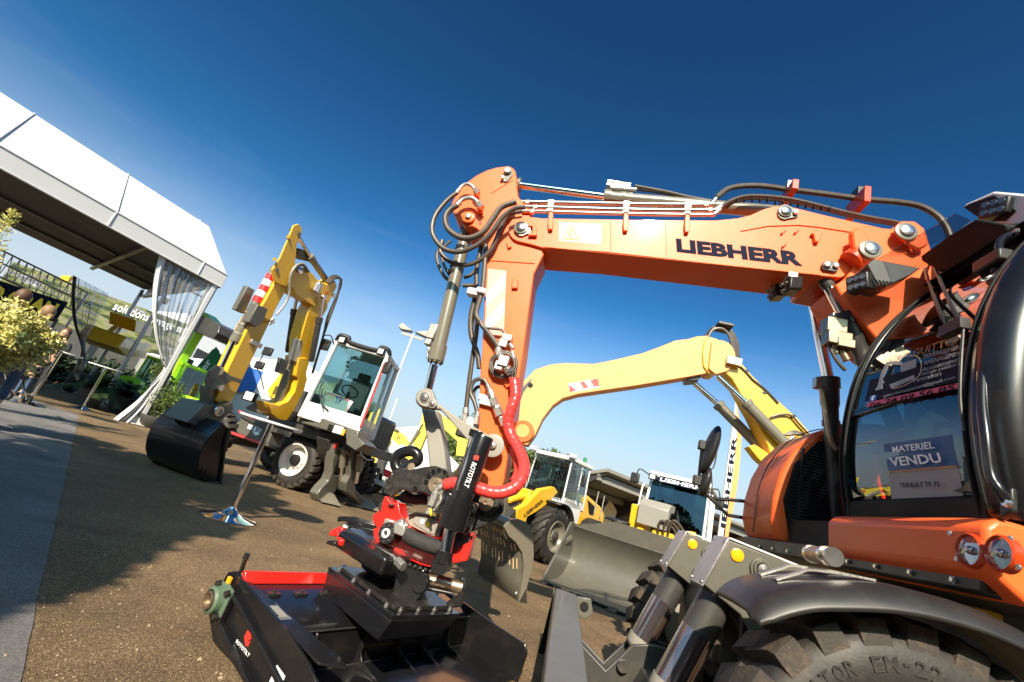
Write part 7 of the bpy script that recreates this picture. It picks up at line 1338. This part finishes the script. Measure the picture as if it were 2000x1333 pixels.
def feather(name, label, p, zb, zt_, w_, cols, face, lettering=None, lean=0.0, lcol='ink'):
    t = thing(name, label, 'flag', p); m = MB(); n = 22; face = V(face).normalized(); L1_ = []; 
    def edge(k): u = k/n; return p+Z*(zb+(zt_-zb)*u)+face*(lean*u*u)
    for ci, (u0, u1, c) in enumerate(cols):
        m = MB()
        for k in range(n+1):
            u = k/n; ww = w_*min(1, (1-u)*4.5)**.6*(.82+.18*math.sin(u*3)) if u < 1 else 0.01; wv = V((-face.y, face.x, 0))*.05*math.sin(u*9)
            m.v += [edge(k)+face*ww*u0+wv*u0, edge(k)+face*ww*u1+wv*u1]
        m.f = [[2*k, 2*k+1, 2*k+3, 2*k+2] for k in range(n)]; o = m.build('banner', c, t, flat=True, solid=.01); 
        if ci == 0: bo_ = o
    m = MB(); m.tube([p, p+Z*zb]+[edge(k) for k in range(0, n+1, 3)], .025, 6, 1); m.build('flag_pole', 'grey_light', t)
    if lettering:
        for s_ in (-1,): text(lettering, edge(3)+face*w_*.52-V((0, .03, 0)), edge(n-5)+face*w_*.52-V((0, .03, 0)), edge(3)+face*w_*.10-V((0, .03, 0)), lcol, bo_, 'banner_lettering', push=V((0, -1, 0)), fat=.03)
    return t
p = far(1396, 21); feather('feather_flag', 'tall white and yellow feather flag with dark vertical lettering behind the mirror', p, .9, ztop(1421, 778, p), .60, ((0, .55, 'white'), (.55, 1.0, 'yellow_pale')), (1, .1, 0), 'LIEBHERR')
p = far(348, 17.5); feather('feather_flag', 'dark green feather flag with white lettering left of the yellow arm', p, .8, ztop(408, 668, p)-.1, .6, ((0, 1.0, 'green_dark'),), (1, .1, 0), 'Schaffer', lcol='ink_white', lean=.4)
p = far(1160, 20); feather('feather_flag', 'short pale feather flag behind the large grey loader bucket', p, .5, ztop(1213, 985, p), .7, ((0, 1.0, 'sticker_pale'),), (1, .2, 0), lean=.5)

# ======================= CANOPY ROOFS, TENTS, BUILDINGS =======================
def canopy(name, label, pA, pB, Y0, dz, depth=7.0, post=3, dirn=(.82, .57, 0)):
    d = V(dirn).normalized(); a = at(*pA, Y0); o = V((a.x, a.y, 0)); s = V((-d.y, d.x, 0)); z0 = a.z
    # length until the photo column pB
    best = 30
    for l in range(5, 90):
        q_ = o+d*l+Z*z0; v_ = q_-CAM; zz = v_.dot(fw)
        if 1000+F*v_.dot(ir)/zz > pB[0]: best = l; break
    t = thing(name, label, 'canopy', o); m = MB(); m.prism([o+Z*z0, o+Z*(z0-.12), o+d*best+Z*(z0-.12), o+d*best+Z*z0], s*depth+Z*-dz); m.build('roof', 'grey_light', t)
    m = MB()
    for k in (0.06, .35, .65, .94): m.bar(o+s*depth*k+Z*(z0-.28-dz*k), o+s*depth*k+d*best+Z*(z0-.28-dz*k), .16, .22)
    m.bar(o+s*.1+Z*(z0-.5), o+s*.1+d*best+Z*(z0-.5), .10, .10)
    m.build('purlin', 'grey_light', t)
    m = MB(); i = 0
    while i < best: m.prism([o+d*i+Z*(z0-.2), o+d*i+s*depth+Z*(z0-.2-dz), o+d*i+s*depth*.55+Z*(z0-1.3-dz*.5)], d*.15); i += 4
    m.build('rafter', 'grey_dark', t)
    for k in range(post):
        c = o+d*(3+(best-6)*k/max(1, post-1))+s*depth*.5; m = MB(); m.bar(c, c+Z*(z0-.4-dz*.5), .25, .25, V((1, 0, 0))); m.build('post', 'grey_paint', t)
    return t
mat('roof_dark', (.07, .065, .06), .6)
canopy('solar_canopy', 'dark underside of a long sloping canopy roof behind the head-on loader', (1188, 915), (1570, 1100), 17, 1.6, 6.0)
canopy('solar_canopy', 'more distant dark canopy roof running behind the guarded loader', (975, 880), (1285, 1040), 26, 1.5, 6.0)
def peak(name, label, p, w_, h, hp, mt_='marquee', skirt='marquee'):
    t = thing(name, label, 'tent', p); m = MB(); c = [p+V((x*w_, y*w_, h)) for x, y in ((-1, -1), (1, -1), (1, 1), (-1, 1))]; apex = p+Z*hp; vs = c+[apex]; m.add(vs, [[0, 1, 4], [1, 2, 4], [2, 3, 4], [3, 0, 4]]); m.build('roof', mt_, t, flat=True)
    m = MB(); m.add([p+V((-w_, -w_, 0)), p+V((w_, -w_, 0)), c[1], c[0]], [[0, 1, 2, 3]]); m.add([p+V((w_, -w_, 0)), p+V((w_, w_, 0)), c[2], c[1]], [[0, 1, 2, 3]]); m.add([p+V((-w_, w_, 0)), p+V((-w_, -w_, 0)), c[0], c[3]], [[0, 1, 2, 3]]); m.build('side_wall', skirt, t, flat=True, solid=.02)
    for x, y in ((-1, -1), (1, -1)): m = MB(); m.cyl(p+V((x*w_, y*w_, 0)), p+V((x*w_, y*w_, h)), .05, n=6); m.build('post', 'tent_frame', t)
    return t
for i, (px, Y, w_, h, tp_, sk_, lb) in enumerate(((545, 22, 2.6, 3.1, (552, 695), 'marquee', 'white peaked tent behind the yellow excavator, blue panel on its left'), (290, 40, 6.0, 4.6, (243, 575), 'grey_dark', 'white tent roof seen between the marquee posts'), (795, 30, 3.2, 1.9, (765, 815), 'marquee', 'low white tent roof behind the yellow mini excavators'), (390, 34, 3.0, 3.0, (380, 690), 'grey_light', 'white stand roof behind the green telehandler'))):
    p = far(px, Y); peak('tent', lb, p, w_, h, ztop(tp_[0], tp_[1], p), 'marquee', sk_)
p = far(490, 19.5); t = thing('fabric_fence', 'bright blue fabric panel stretched between posts behind the yellow arm', 'fence', p); m = MB(); d = V((.95, .3, 0)).normalized()
for k in range(24): 
    a = p-d*1.2+d*.14*k; m.v += [a+Z*1.9+V((0, .04*math.sin(k*1.7), 0)), a+Z*2.95+V((0, .04*math.sin(k*1.7), 0))]
m.f = [[2*k, 2*k+2, 2*k+3, 2*k+1] for k in range(23)]; m.build('panel', 'blue', t, sharp=0); m = MB(); m.cyl(p-d*1.2, p-d*1.2+Z*3, .04, n=8); m.build('post', 'grey_dark', t); m = MB(); m.cyl(p+d*2.0, p+d*2.0+Z*3, .04, n=8); m.build('post', 'grey_dark', t)
# hoardings at far left
def board(name, label, px0, py0, px1, py1, Y0, Y1, hgt, mt_, cat='banner'):
    a = at(px0, py0, Y0); b = at(px1, py1, Y1); t = thing(name, label, cat, (a.x, a.y, 0)); m = MB(); n_ = (b-a).cross(Z).normalized(); m.prism([a, b, b+Z*hgt, a+Z*hgt], n_*-.06); o = m.build('panel', mt_, t)
    for q_ in (a, b): m = MB(); m.cyl(V((q_.x, q_.y, 0)), q_+Z*.1, .04, n=6); m.build('post', 'grey_dark', t)
    return t, o, a, b
hill = mat('banner_print', (.30, .34, .10), .7, var=.75, scale=1.1)
def bandmat():
    m = bpy.data.materials.new('landscape_print'); m.use_nodes = True; nt = m.node_tree; b = nt.nodes['Principled BSDF']; N = nt.nodes.new; K = nt.links.new
    t = N('ShaderNodeTexCoord'); mp_ = N('ShaderNodeMapping'); mp_.inputs['Scale'].default_value = (.5, .5, 2.2); n = N('ShaderNodeTexNoise'); n.inputs['Scale'].default_value = 1.6; n.inputs['Detail'].default_value = 7; r = N('ShaderNodeValToRGB'); cs = r.color_ramp.elements; cs[0].position = .36; cs[0].color = (.02, .04, .03, 1); cs[1].position = .70; cs[1].color = (.62, .64, .60, 1)
    for p_, c in ((.44, (.10, .15, .04, 1)), (.50, (.35, .42, .10, 1)), (.56, (.48, .50, .22, 1)), (.62, (.20, .22, .26, 1))): e = cs.new(p_); e.color = (c[0]*.55, c[1]*.5, c[2]*.6, 1)
    K(t.outputs['Object'], mp_.inputs[0]); K(mp_.outputs[0], n.inputs[0]); K(n.outputs[0], r.inputs[0]); K(r.outputs[0], b.inputs['Base Color']); b.inputs['Roughness'].default_value = .6; M['landscape'] = m
bandmat()
t, o, a, b = board('landscape_banner', 'long banner printed with green hills and pale lettering behind the marquee', -30, 590, 330, 700, 21, 26, 2.1, 'landscape')
d = (b-a); n_ = d.cross(Z).normalized(); fr_ = -n_ if n_.y > 0 else n_
text('solutions levage en', a+d*.55+Z*1.35+fr_*.08, a+d*1.0+Z*1.35+fr_*.08, a+d*.55+Z*1.95+fr_*.08, 'ink_white', o, 'banner_lettering', push=(0, -1, 0), fat=.02)
t, o, a, b = board('black_banner', 'black banner with bright yellow capital letters behind the people', -30, 590, 108, 630, 12.0, 13.0, .62, 'ink')
d = (b-a); fr_ = V((0, -.05, 0)); text('D GRAN', a+d*.02+Z*.12+fr_*2, a+d*.96+Z*.12+fr_*2, a+d*.02+Z*.50+fr_*2, 'sticker_yellow', o, 'banner_lettering', push=(0, -1, 0), fat=.05)
# aluminium lattice truss
a = at(-20, 478, 14); b = at(172, 572, 16); t = thing('lattice_truss', 'aluminium lattice truss sloping above the banners', 'truss', a); d = b-a; m = MB(); off_ = [V((0, 0, 0)), V((0, 0, -.75)), V((0, .4, -.35))]
for o_ in off_: m.cyl(a+o_, b+o_, .028, n=8)
for k in range(14):
    u0, u1 = k/14, (k+1)/14; m.cyl(a+d*u0, a+d*u1+off_[1], .014, n=6); m.cyl(a+d*u0+off_[1], a+d*u0, .014, n=6)
m.build('lattice', 'zinc', t)
for u in (.0, 1.0): q_ = a+d*u; m = MB(); m.cyl(V((q_.x, q_.y, 0)), q_, .04, n=8); m.build('post', 'zinc', t)

# ======================= BACKGROUND MACHINES =======================
def simple_wheel(par, c, ax, r, w_, rimm='grey_cyl'):
    wh = MB(); c = V(c); wh.lathe([(-w_/2, r*.6), (-w_/2, r*.93), (-w_*.35, r), (w_*.35, r), (w_/2, r*.93), (w_/2, r*.6)], c, ax, 22, cap=False); o = wh.build('wheel', 'tyre', par, sharp=45); m = MB(); m.lathe([(-w_/2, r*.62), (-w_*.2, r*.5), (-w_*.2, .01)], c, ax, 18, cap=False); m.lathe([(w_/2, r*.62), (w_*.2, r*.5), (w_*.2, .01)], c, ax, 18, cap=False); m.build('rim', rimm, o)
    return o
TH = Fr(far(330, 14.9), V((.85, -.5, 0)), V((.5, .85, 0)))
te = thing('telehandler', 'lime green telehandler with raised boom and dark bucket behind the curtain', 'telehandler', TH.o)
pq(TH, 'boom', [(318, 742), (330, 748), (352, 700), (372, 668), (396, 630), (404, 620), (398, 610), (386, 612), (372, 632), (350, 672), (330, 715)], -.1, .25, 'green_lime', te, .02)
bkk = pq(TH, 'bucket', [(364, 640), (372, 618), (384, 612), (404, 620), (416, 626), (429, 636), (426, 650), (416, 661), (400, 656), (380, 648)], -.5, .9, 'grey_dark', te, .02)
pq(TH, 'boom_head', [(386, 612), (400, 610), (412, 624), (408, 634), (396, 632)], -.2, .4, 'green_lime', te, .02)
m = MB(); m.box(TH.o+Z*.85+TH.w*.5, (TH.f, TH.w, Z), (1.2, .45, .3)); m.build('chassis', 'green_lime', te, bevel=.05)
cabbox(TH, te, .2, -.8, .0, .8, 1.0, 2.0, body='green_lime', sill=.1, pil=.07)
for s in (-.8, .8):
    for o_ in (.0, 1.0): simple_wheel(te, TH.P(s, o_, .42), TH.w, .42, .28, 'white_rim')
for i, (px, Y, lb) in enumerate(((292, 20.0, 'lime green loader cab seen through the clear curtain'), (358, 16.6, 'lime green compact loader between the potted shrub and yellow arm'))):
    b = far(px, Y); LG = Fr(b, V((.3, -.95, 0)), V((.95, .3, 0))); t = thing('compact_loader', lb, 'loader', b, 'lime green machines behind the marquee corner'); m = MB(); m.box(b+Z*.75, (LG.f, LG.w, Z), (1.0, .5, .32)); m.build('body', 'green_lime', t, bevel=.06)
    cabbox(LG, t, .5, -.5, -.45, .45, 1.0, 1.95 if i else 2.15, body='green_lime', sill=.06, pil=.07, seat=False)
    for s in (-.7, .7):
        for o_ in (-.65, .65): simple_wheel(t, LG.P(s, o_, .4), LG.w, .4, .28, 'green_lime')
b = G(238, 801); DU = Fr(b, V((-.9, -.4, 0)), V((-.4, .9, 0))); t = thing('tracked_dumper', 'small tracked dumper with lime green hopper under the marquee edge', 'dumper', b)
ho_ = pq(DU, 'hopper', [(215, 743), (240, 733), (266, 737), (276, 745), (268, 766), (256, 772), (232, 766)], -.35, .7, 'green_lime', t, .01); text('MERLO', DU.q(244, 753, -.36), DU.q(264, 758, -.36), DU.q(245, 748, -.36), 'ink_white', ho_, 'maker_lettering', push=-DU.w)
for o_ in (-.42, .30):
    m = MB(); m.prism([DU.P(a_, o_, z) for a_, z in [(-.55, .1), (-.45, .0), (.45, .0), (.55, .1), (.55, .26), (.42, .36), (-.42, .36), (-.55, .26)]], DU.w*.18); tr_ = m.build('track', 'tyre', t, bevel=.03)
    m = MB(); m.lathe([(0, .12), (.02, .12), (.02, .001)], DU.P(.35, o_, .18), -DU.w, 14, cap=False); m.lathe([(0, .1), (.02, .1), (.02, .001)], DU.P(-.35, o_, .16), -DU.w, 14, cap=False); m.build('track_wheel', 'zinc', tr_)
m = MB(); m.box(DU.P(0, 0, .42), (DU.f, DU.w, Z), (.45, .28, .08)); m.build('chassis', 'grey_dark', t)
# amber machine parked beyond the marquee
b = far(196, 20); AM = Fr(b, V((.4, -.9, 0)), V((.9, .4, 0))); t = thing('telescopic_lift', 'amber yellow lifting machine beyond the marquee posts with a dark name panel', 'lift', b)
m = MB(); m.prism([AM.q(x, y) for x, y in ((150, 655), (170, 632), (200, 645), (225, 655), (222, 682), (170, 672))], AM.w*1.2); m.build('body', 'amber_paint' if 'amber_paint' in M else 'yellow', t, bevel=.05)
bx = MB(); bx.prism([AM.q(x, y, -.2) for x, y in ((214, 608), (254, 622), (250, 644), (212, 632))], AM.w*.9); bo3 = bx.build('basket', 'yellow', t, bevel=.03); m = MB(); m.prism([AM.q(x, y, -.23) for x, y in ((218, 612), (246, 622), (244, 630), (217, 621))], AM.w*.02); pn = m.build('name_panel', 'ink', bo3); text('RTJ PRO', AM.q(219, 619, -.24), AM.q(243, 628, -.24), AM.q(220, 614, -.24), 'sticker_yellow', pn, 'name_lettering', push=-AM.w)
m = MB(); m.cyl(AM.q(225, 640, .2), AM.q(190, 668, .2), .1); m.build('boom', 'yellow', t)
for s in (-.9, .9): simple_wheel(t, AM.P(s, -.3, .45), AM.w, .45, .3); simple_wheel(t, AM.P(s, 1.2, .45), AM.w, .45, .3)
b = far(135, 30); t = thing('lift_mast', 'amber double lift mast rising behind the lattice truss', 'mast', b)
for x in (128, 137):
    m = MB(); tp3 = at(x, 540, b.y); m.bar(V((tp3.x, tp3.y, 0)), tp3, .22, .3, V((1, 0, 0))); m.build('mast_section', 'yellow', t)
# yellow mini excavators in the middle distance
def mini(base_px, Y, label, upper, lower, cyl_, A, cabp=None, mark=None, white=True, name='mini_excavator'):
    b = far(base_px, Y); f_, w_ = hd(A); fr = Fr(b, V((1, 0, 0)), V((0, 1, 0))); t = thing(name, label, 'mini excavator', b, 'yellow mini excavators in the middle distance'); fr2 = Fr(b, V((math.cos(R(A)), -math.sin(R(A)), 0)), V((math.sin(R(A)), math.cos(R(A)), 0)))
    u_ = pq(fr2, 'boom', upper, -.12, .24, 'yellow_mini', t, .02); pq(fr2, 'dipper_arm', lower, -.1, .2, 'yellow_mini', t, .02)
    for c_ in cyl_: ram(fr2, *c_, .055, -.16, t)
    if mark: text('W', *[fr2.q(x, y, -.125) for x, y in mark], 'ink_red', u_, 'maker_mark', push=-fr2.w, fat=.03)
    m = MB(); m.box(b+Z*.75+V((1.0, .6, 0)), (V((1, 0, 0)), V((0, 1, 0)), Z), (.7, .6, .28)); m.build('upper_body', 'white_paint' if white else 'yellow_mini', t, bevel=.08)
    for s_ in (-.5, .5): m = MB(); m.prism([b+V((1.0+x, .6+s_-.12, z)) for x, z in ((-.7, .12), (-.55, 0), (.55, 0), (.7, .12), (.7, .3), (.55, .42), (-.55, .42), (-.7, .3))], V((0, .25, 0))); m.build('track', 'tyre', t, bevel=.04)
    if cabp: cabbox(Fr(b, V((0, -1, 0)), V((-1, 0, 0))), t, cabp[0], cabp[0]-1.0, cabp[1], cabp[1]+.9, .95, 2.25, body='white_paint', sill=.1, pil=.07)
    return t
mini(735, 15.5, 'yellow mini excavator with red W, arm folded in front of the low white tent', [(704, 836), (716, 824), (728, 822), (733, 834), (750, 858), (749, 868), (738, 866), (722, 846), (712, 842)], [(748, 862), (760, 852), (762, 862), (752, 885), (728, 912), (712, 898), (724, 884), (742, 876)], [((738, 826), (742, 838), (756, 856))], 10, None, [(721, 840), (727, 842), (724, 834)])
mini(790, 17.5, 'second yellow mini excavator with bigger W mark and long curved boom', [(740, 838), (752, 836), (778, 842), (790, 850), (797, 865), (806, 905), (792, 910), (782, 900), (775, 866), (752, 848)], [(738, 826), (746, 836), (748, 848), (740, 852), (732, 840)], [((735, 818), (750, 826), (778, 842))], 10, None, [(773, 860), (783, 860), (774, 850)])
mini(850, 15.0, 'yellow excavator arm with steep cylinder between the grey links of the orange machine', [(826, 800), (838, 812), (836, 840), (820, 880), (802, 915), (790, 905), (808, 865), (820, 835)], [(838, 790), (870, 815), (900, 838), (914, 858), (906, 892), (890, 890), (893, 862), (866, 838), (840, 816)], [((826, 828), (818, 842), (797, 876))], 8, None)
mini(722, 24.0, 'distant yellow digger between the stabiliser legs and the low white tent', [(690, 862), (700, 850), (716, 852), (730, 870), (742, 892), (732, 900), (716, 880), (700, 872)], [(734, 884), (746, 880), (756, 905), (744, 925), (734, 918)], [((700, 846), (716, 848), (734, 868))], 5, None)
mini(1290, 19, 'yellow excavator partly hidden behind the head-on loader', [(1250, 1010), (1275, 1000), (1290, 1020), (1260, 1030)], [(1240, 1015), (1255, 1008), (1262, 1020), (1246, 1028)], [], 0, None, white=False)
# big tyre with white lettering lying behind the tiltrotator and a white trailer frame
b = far(800, 12.5); t = thing('flatbed_truck', 'white trailer frame with dark uprights behind the stabiliser legs', 'trailer', b)
m = MB(); m.bar(at(738, 905, 14), at(775, 925, 14), .12, .12); m.bar(at(742, 880, 14), at(735, 945, 14), .14, .1); m.bar(at(756, 885, 14), at(748, 950, 14), .14, .1); m.bar(at(735, 940, 14), at(790, 965, 14), .12, .12); m.build('frame', 'white_paint', t)
m = MB(); m.prism([at(x, y, 13.6) for x, y in ((745, 868), (758, 876), (742, 925), (732, 918))], V((0, .3, 0))); m.build('mudguard', 'grey_dark', t); m = MB(); m.prism([at(x, y, 13.8) for x, y in ((760, 872), (790, 868), (792, 885), (770, 896), (752, 888))], V((0, .6, 0))); m.build('box', 'white_paint', t, bevel=.04)
m = MB(); m.prism([at(x, y, 13.4) for x, y in ((750, 915), (765, 922), (762, 935), (748, 930))], V((0, .1, 0))); m.build('tail_lamp', 'red_hose', t)
for px in (742, 795): c = far(px, 14.3); simple_wheel(t, c+Z*.42, V((-.3, -.95, 0)), .42, .3, 'yellow_mini')

# ======================= PEOPLE =======================
def skin(name, joints, edges, material, parent, sub=2):
    me = bpy.data.meshes.new(name); c = WL[parent.name]; me.from_pydata([V(j[0])-c for j in joints], edges, []); o = bpy.data.objects.new(name, me); COL.objects.link(o); o.parent = parent; WL[o.name] = c.copy()
    sk_ = o.modifiers.new('skin', 'SKIN'); sk_.use_smooth_shade = True
    for i, j in enumerate(joints): r = j[1]; me.skin_vertices[0].data[i].radius = (r, r) if not isinstance(r, tuple) else r; me.skin_vertices[0].data[i].use_root = (i == 0)
    s_ = o.modifiers.new('sub', 'SUBSURF'); s_.levels = sub; s_.render_levels = sub; me.materials.append(M[material]); return o
def person(label, loc, face, h, top, legs, hair, hairlen=0.0, arms='down', bun=False, child=False, stoop=0.0):
    t = thing('person', label, 'person', loc); b = V(loc); f_ = V((math.sin(R(face)), math.cos(R(face)), 0)); s_ = V((f_.y, -f_.x, 0)); k = h/1.75; hk = k*(1.45 if child else 1.0)
    def J(x, y, z): return b+s_*(x*k)+f_*(y*k)+Z*(z*k)
    hz = 1.60 if not child else 1.50
    hd_ = J(0, .03+stoop, hz+.04)
    L_ = {'down': [(.20, 0, 1.40), (.25, -.02, 1.12), (.24, .06, .88), (.24, .09, .80)], 'table': [(.20, 0, 1.40), (.24, .10, 1.16), (.14, .32, 1.14), (.10, .38, 1.15)], 'bent': [(.20, 0, 1.38), (.26, .04, 1.14), (.20, .26, 1.12), (.17, .33, 1.13)]}[arms]
    jb = [(J(0, 0, .95), .12*k), (J(0, 0, 1.15), .11*k), (J(0, stoop*.5, 1.36), .12*k), (J(0, .01+stoop*.8, 1.47), .06*k), (J(0, .02+stoop, hz-.04), .058*hk)]
    ed = [(0, 1), (1, 2), (2, 3), (3, 4)]; n = 5
    for sg_ in (-1, 1):
        pr = 2
        for i, (x, y, z) in enumerate(L_): jb.append((J(sg_*x, y+stoop*.7, z), (.052, .042, .032, .036)[i]*k)); ed.append((pr, n)); pr = n; n += 1
        for (x, y, z, r) in ((.07, .10, 0, .0), (.105, .12, .02, .022), (.075, .14, .005, .022)): pass
        pr = 0
        for (x, y, z, r) in ((.10, 0, .86, .085), (.11, .02, .48, .058), (.11, -.02, .09, .042), (.12, .12, .035, .038)): jb.append((J(sg_*x, y, z), r*k)); ed.append((pr, n)); pr = n; n += 1
    body = skin('body', jb, ed, 'skin', t)
    m = MB(); m.sphere(hd_, .108*hk, 18, 14, (.78, .92, 1.12), (s_, f_, Z)); m.sphere(hd_+f_*.098*hk-Z*.01*hk, .018*hk, 8, 6); m.sphere(hd_+s_*.083*hk, .026*hk, 8, 6, (.4, .8, 1.1), (s_, f_, Z)); m.sphere(hd_-s_*.083*hk, .026*hk, 8, 6, (.4, .8, 1.1), (s_, f_, Z)); m.sphere(hd_+f_*.085*hk-Z*.055*hk, .022*hk, 8, 6, (1.2, .5, .35), (s_, f_, Z)); hdm = m.build('head', 'skin', body, sharp=0)
    m = MB()
    for sg_ in (-1, 1): m.sphere(hd_+f_*.090*hk+s_*sg_*.034*hk+Z*.012*hk, .011*hk, 8, 6)
    m.build('eyes', 'ink', hdm)
    # hands: palm with five fingers
    for sg_ in (-1, 1):
        a = J(sg_*L_[-1][0], L_[-1][1]+stoop*.7, L_[-1][2]); p0 = J(sg_*L_[-2][0], L_[-2][1]+stoop*.7, L_[-2][2]); d = (a-p0).normalized(); sd_ = s_; m = MB(); m.sphere(a+d*.02*k, .042*k, 10, 8, (.9, .45, 1.1), (sd_, d.cross(sd_), d))
        for i in range(4): r0_ = a+d*.05*k+sd_*(-.027+.018*i)*k; m.tube([r0_, r0_+d*.035*k+d.cross(sd_)*.008*k, r0_+d*(.062-.006*abs(i-1.5))*k+d.cross(sd_)*.028*k], .0085*k, 6, 2)
        m.tube([a+sd_*-sg_*.035*k, a+sd_*-sg_*.055*k+d*.03*k, a+sd_*-sg_*.045*k+d*.055*k], .010*k, 6, 2); m.build('hand', 'skin', body, sharp=0)
    m = MB(); m.sphere(hd_-f_*.018*hk+Z*.022*hk, .118*hk, 18, 12, (.82, .92, 1.05), (s_, f_, Z))
    if hairlen: m.sphere(hd_-f_*.06*hk-Z*hairlen*.5*hk, .10*hk, 12, 10, (.85, .5, 1+hairlen*4), (s_, f_, Z))
    if bun: m.sphere(hd_-f_*.125*hk-Z*.05*hk, .052*hk, 10, 8)
    m.build('hair', hair, t, sharp=0)
    jt = [(J(0, 0, .98), .135*k), (J(0, .0, 1.16), .125*k), (J(0, stoop*.5, 1.37), .135*k), (J(0, .01+stoop*.7, 1.45), .075*k)]; et = [(0, 1), (1, 2), (2, 3)]; n = 4
    for sg_ in (-1, 1):
        pr = 2
        for i, (x, y, z) in enumerate(L_[:3]): jt.append((J(sg_*x, y+stoop*.7, z), (.066, .055, .042)[i]*k)); et.append((pr, n)); pr = n; n += 1
    skin('top', jt, et, top, t)
    jl = [(J(0, 0, .97), .13*k)]; el = []; n = 1
    for sg_ in (-1, 1):
        pr = 0
        for (x, y, z, r) in ((.10, 0, .86, .098), (.11, .02, .48, .072), (.11, -.02, .12, .060)): jl.append((J(sg_*x, y, z), r*k)); el.append((pr, n)); pr = n; n += 1
    skin('trousers', jl, el, legs, t)
    for sg_ in (-1, 1): m = MB(); m.sphere(J(sg_*.12, .07, .045), .055*k, 12, 8, (.85, 2.3, .8), (s_, f_, Z)); m.build('shoe', 'white' if child else 'cloth_dark', t, sharp=0)
    return t
pm = at(30, 600, 8.0); person('man in a white shirt seen from behind above the variegated shrub', (pm.x, pm.y, 0), -20, 2.0, 'white', 'denim', 'hair', arms='bent')
pm = at(88, 620, 8.6); person('woman with tied hair and blue top standing right of the shrub', (pm.x, pm.y, 0), -75, 1.92, 'cloth_blue', 'denim', 'hair_blond', bun=True, arms='bent')
pm = at(124, 660, 12.0); person('long haired woman with clothes darkened for shade leaning at the shaded high table', (pm.x, pm.y, 0), 160, 1.84, 'cloth_dark', 'cloth_dark', 'hair', hairlen=.16, arms='table')  # clothes colour darkened to imitate the dim marquee shade
pm = at(80, 700, 11.5); person('blond toddler in dark clothes and white shoes walking on the pavement', (pm.x, pm.y, 0), -30, .98, 'cloth_dark', 'denim', 'hair_blond', child=True, arms='bent')
pm = far(466, 24); person('man in a white shirt far behind, left of the headlight', (pm.x, pm.y, 0), 120, 1.8, 'white', 'cloth_dark', 'hair')
# pushchair beside the toddler
b = at(48, 700, 10.5); b.z = 0; t = thing('pushchair', 'black pushchair standing beside the toddler in the marquee shade', 'pushchair', b); m = MB()
for s_ in (-.2, .2): m.tube([b+V((.35, s_, .1)), b+V((0, s_, .5)), b+V((-.4, s_, 1.0))], .014, 6, 2); m.tube([b+V((-.35, s_, .1)), b+V((0, s_, .5)), b+V((.2, s_, .6))], .014, 6, 2)
m.build('frame', 'black_plastic', t); m = MB(); m.box(b+V((0, 0, .48)), (V((1, 0, .3)), V((0, 1, 0)), V((-.3, 0, 1))), (.2, .17, .05)); m.box(b+V((-.2, 0, .7)), (V((1, 0, .3)), V((0, 1, 0)), V((-.3, 0, 1))), (.05, .17, .22)); m.build('seat', 'cloth_dark', t, bevel=.03)
for x in (-.35, .35):
    for s_ in (-.22, .22): m = MB(); m.lathe([(-.02, .06), (-.02, .1), (.02, .1), (.02, .06)], b+V((x, s_, .1)), V((0, 1, 0)), 16, cap=False); m.build('wheel', 'black_matt', t)
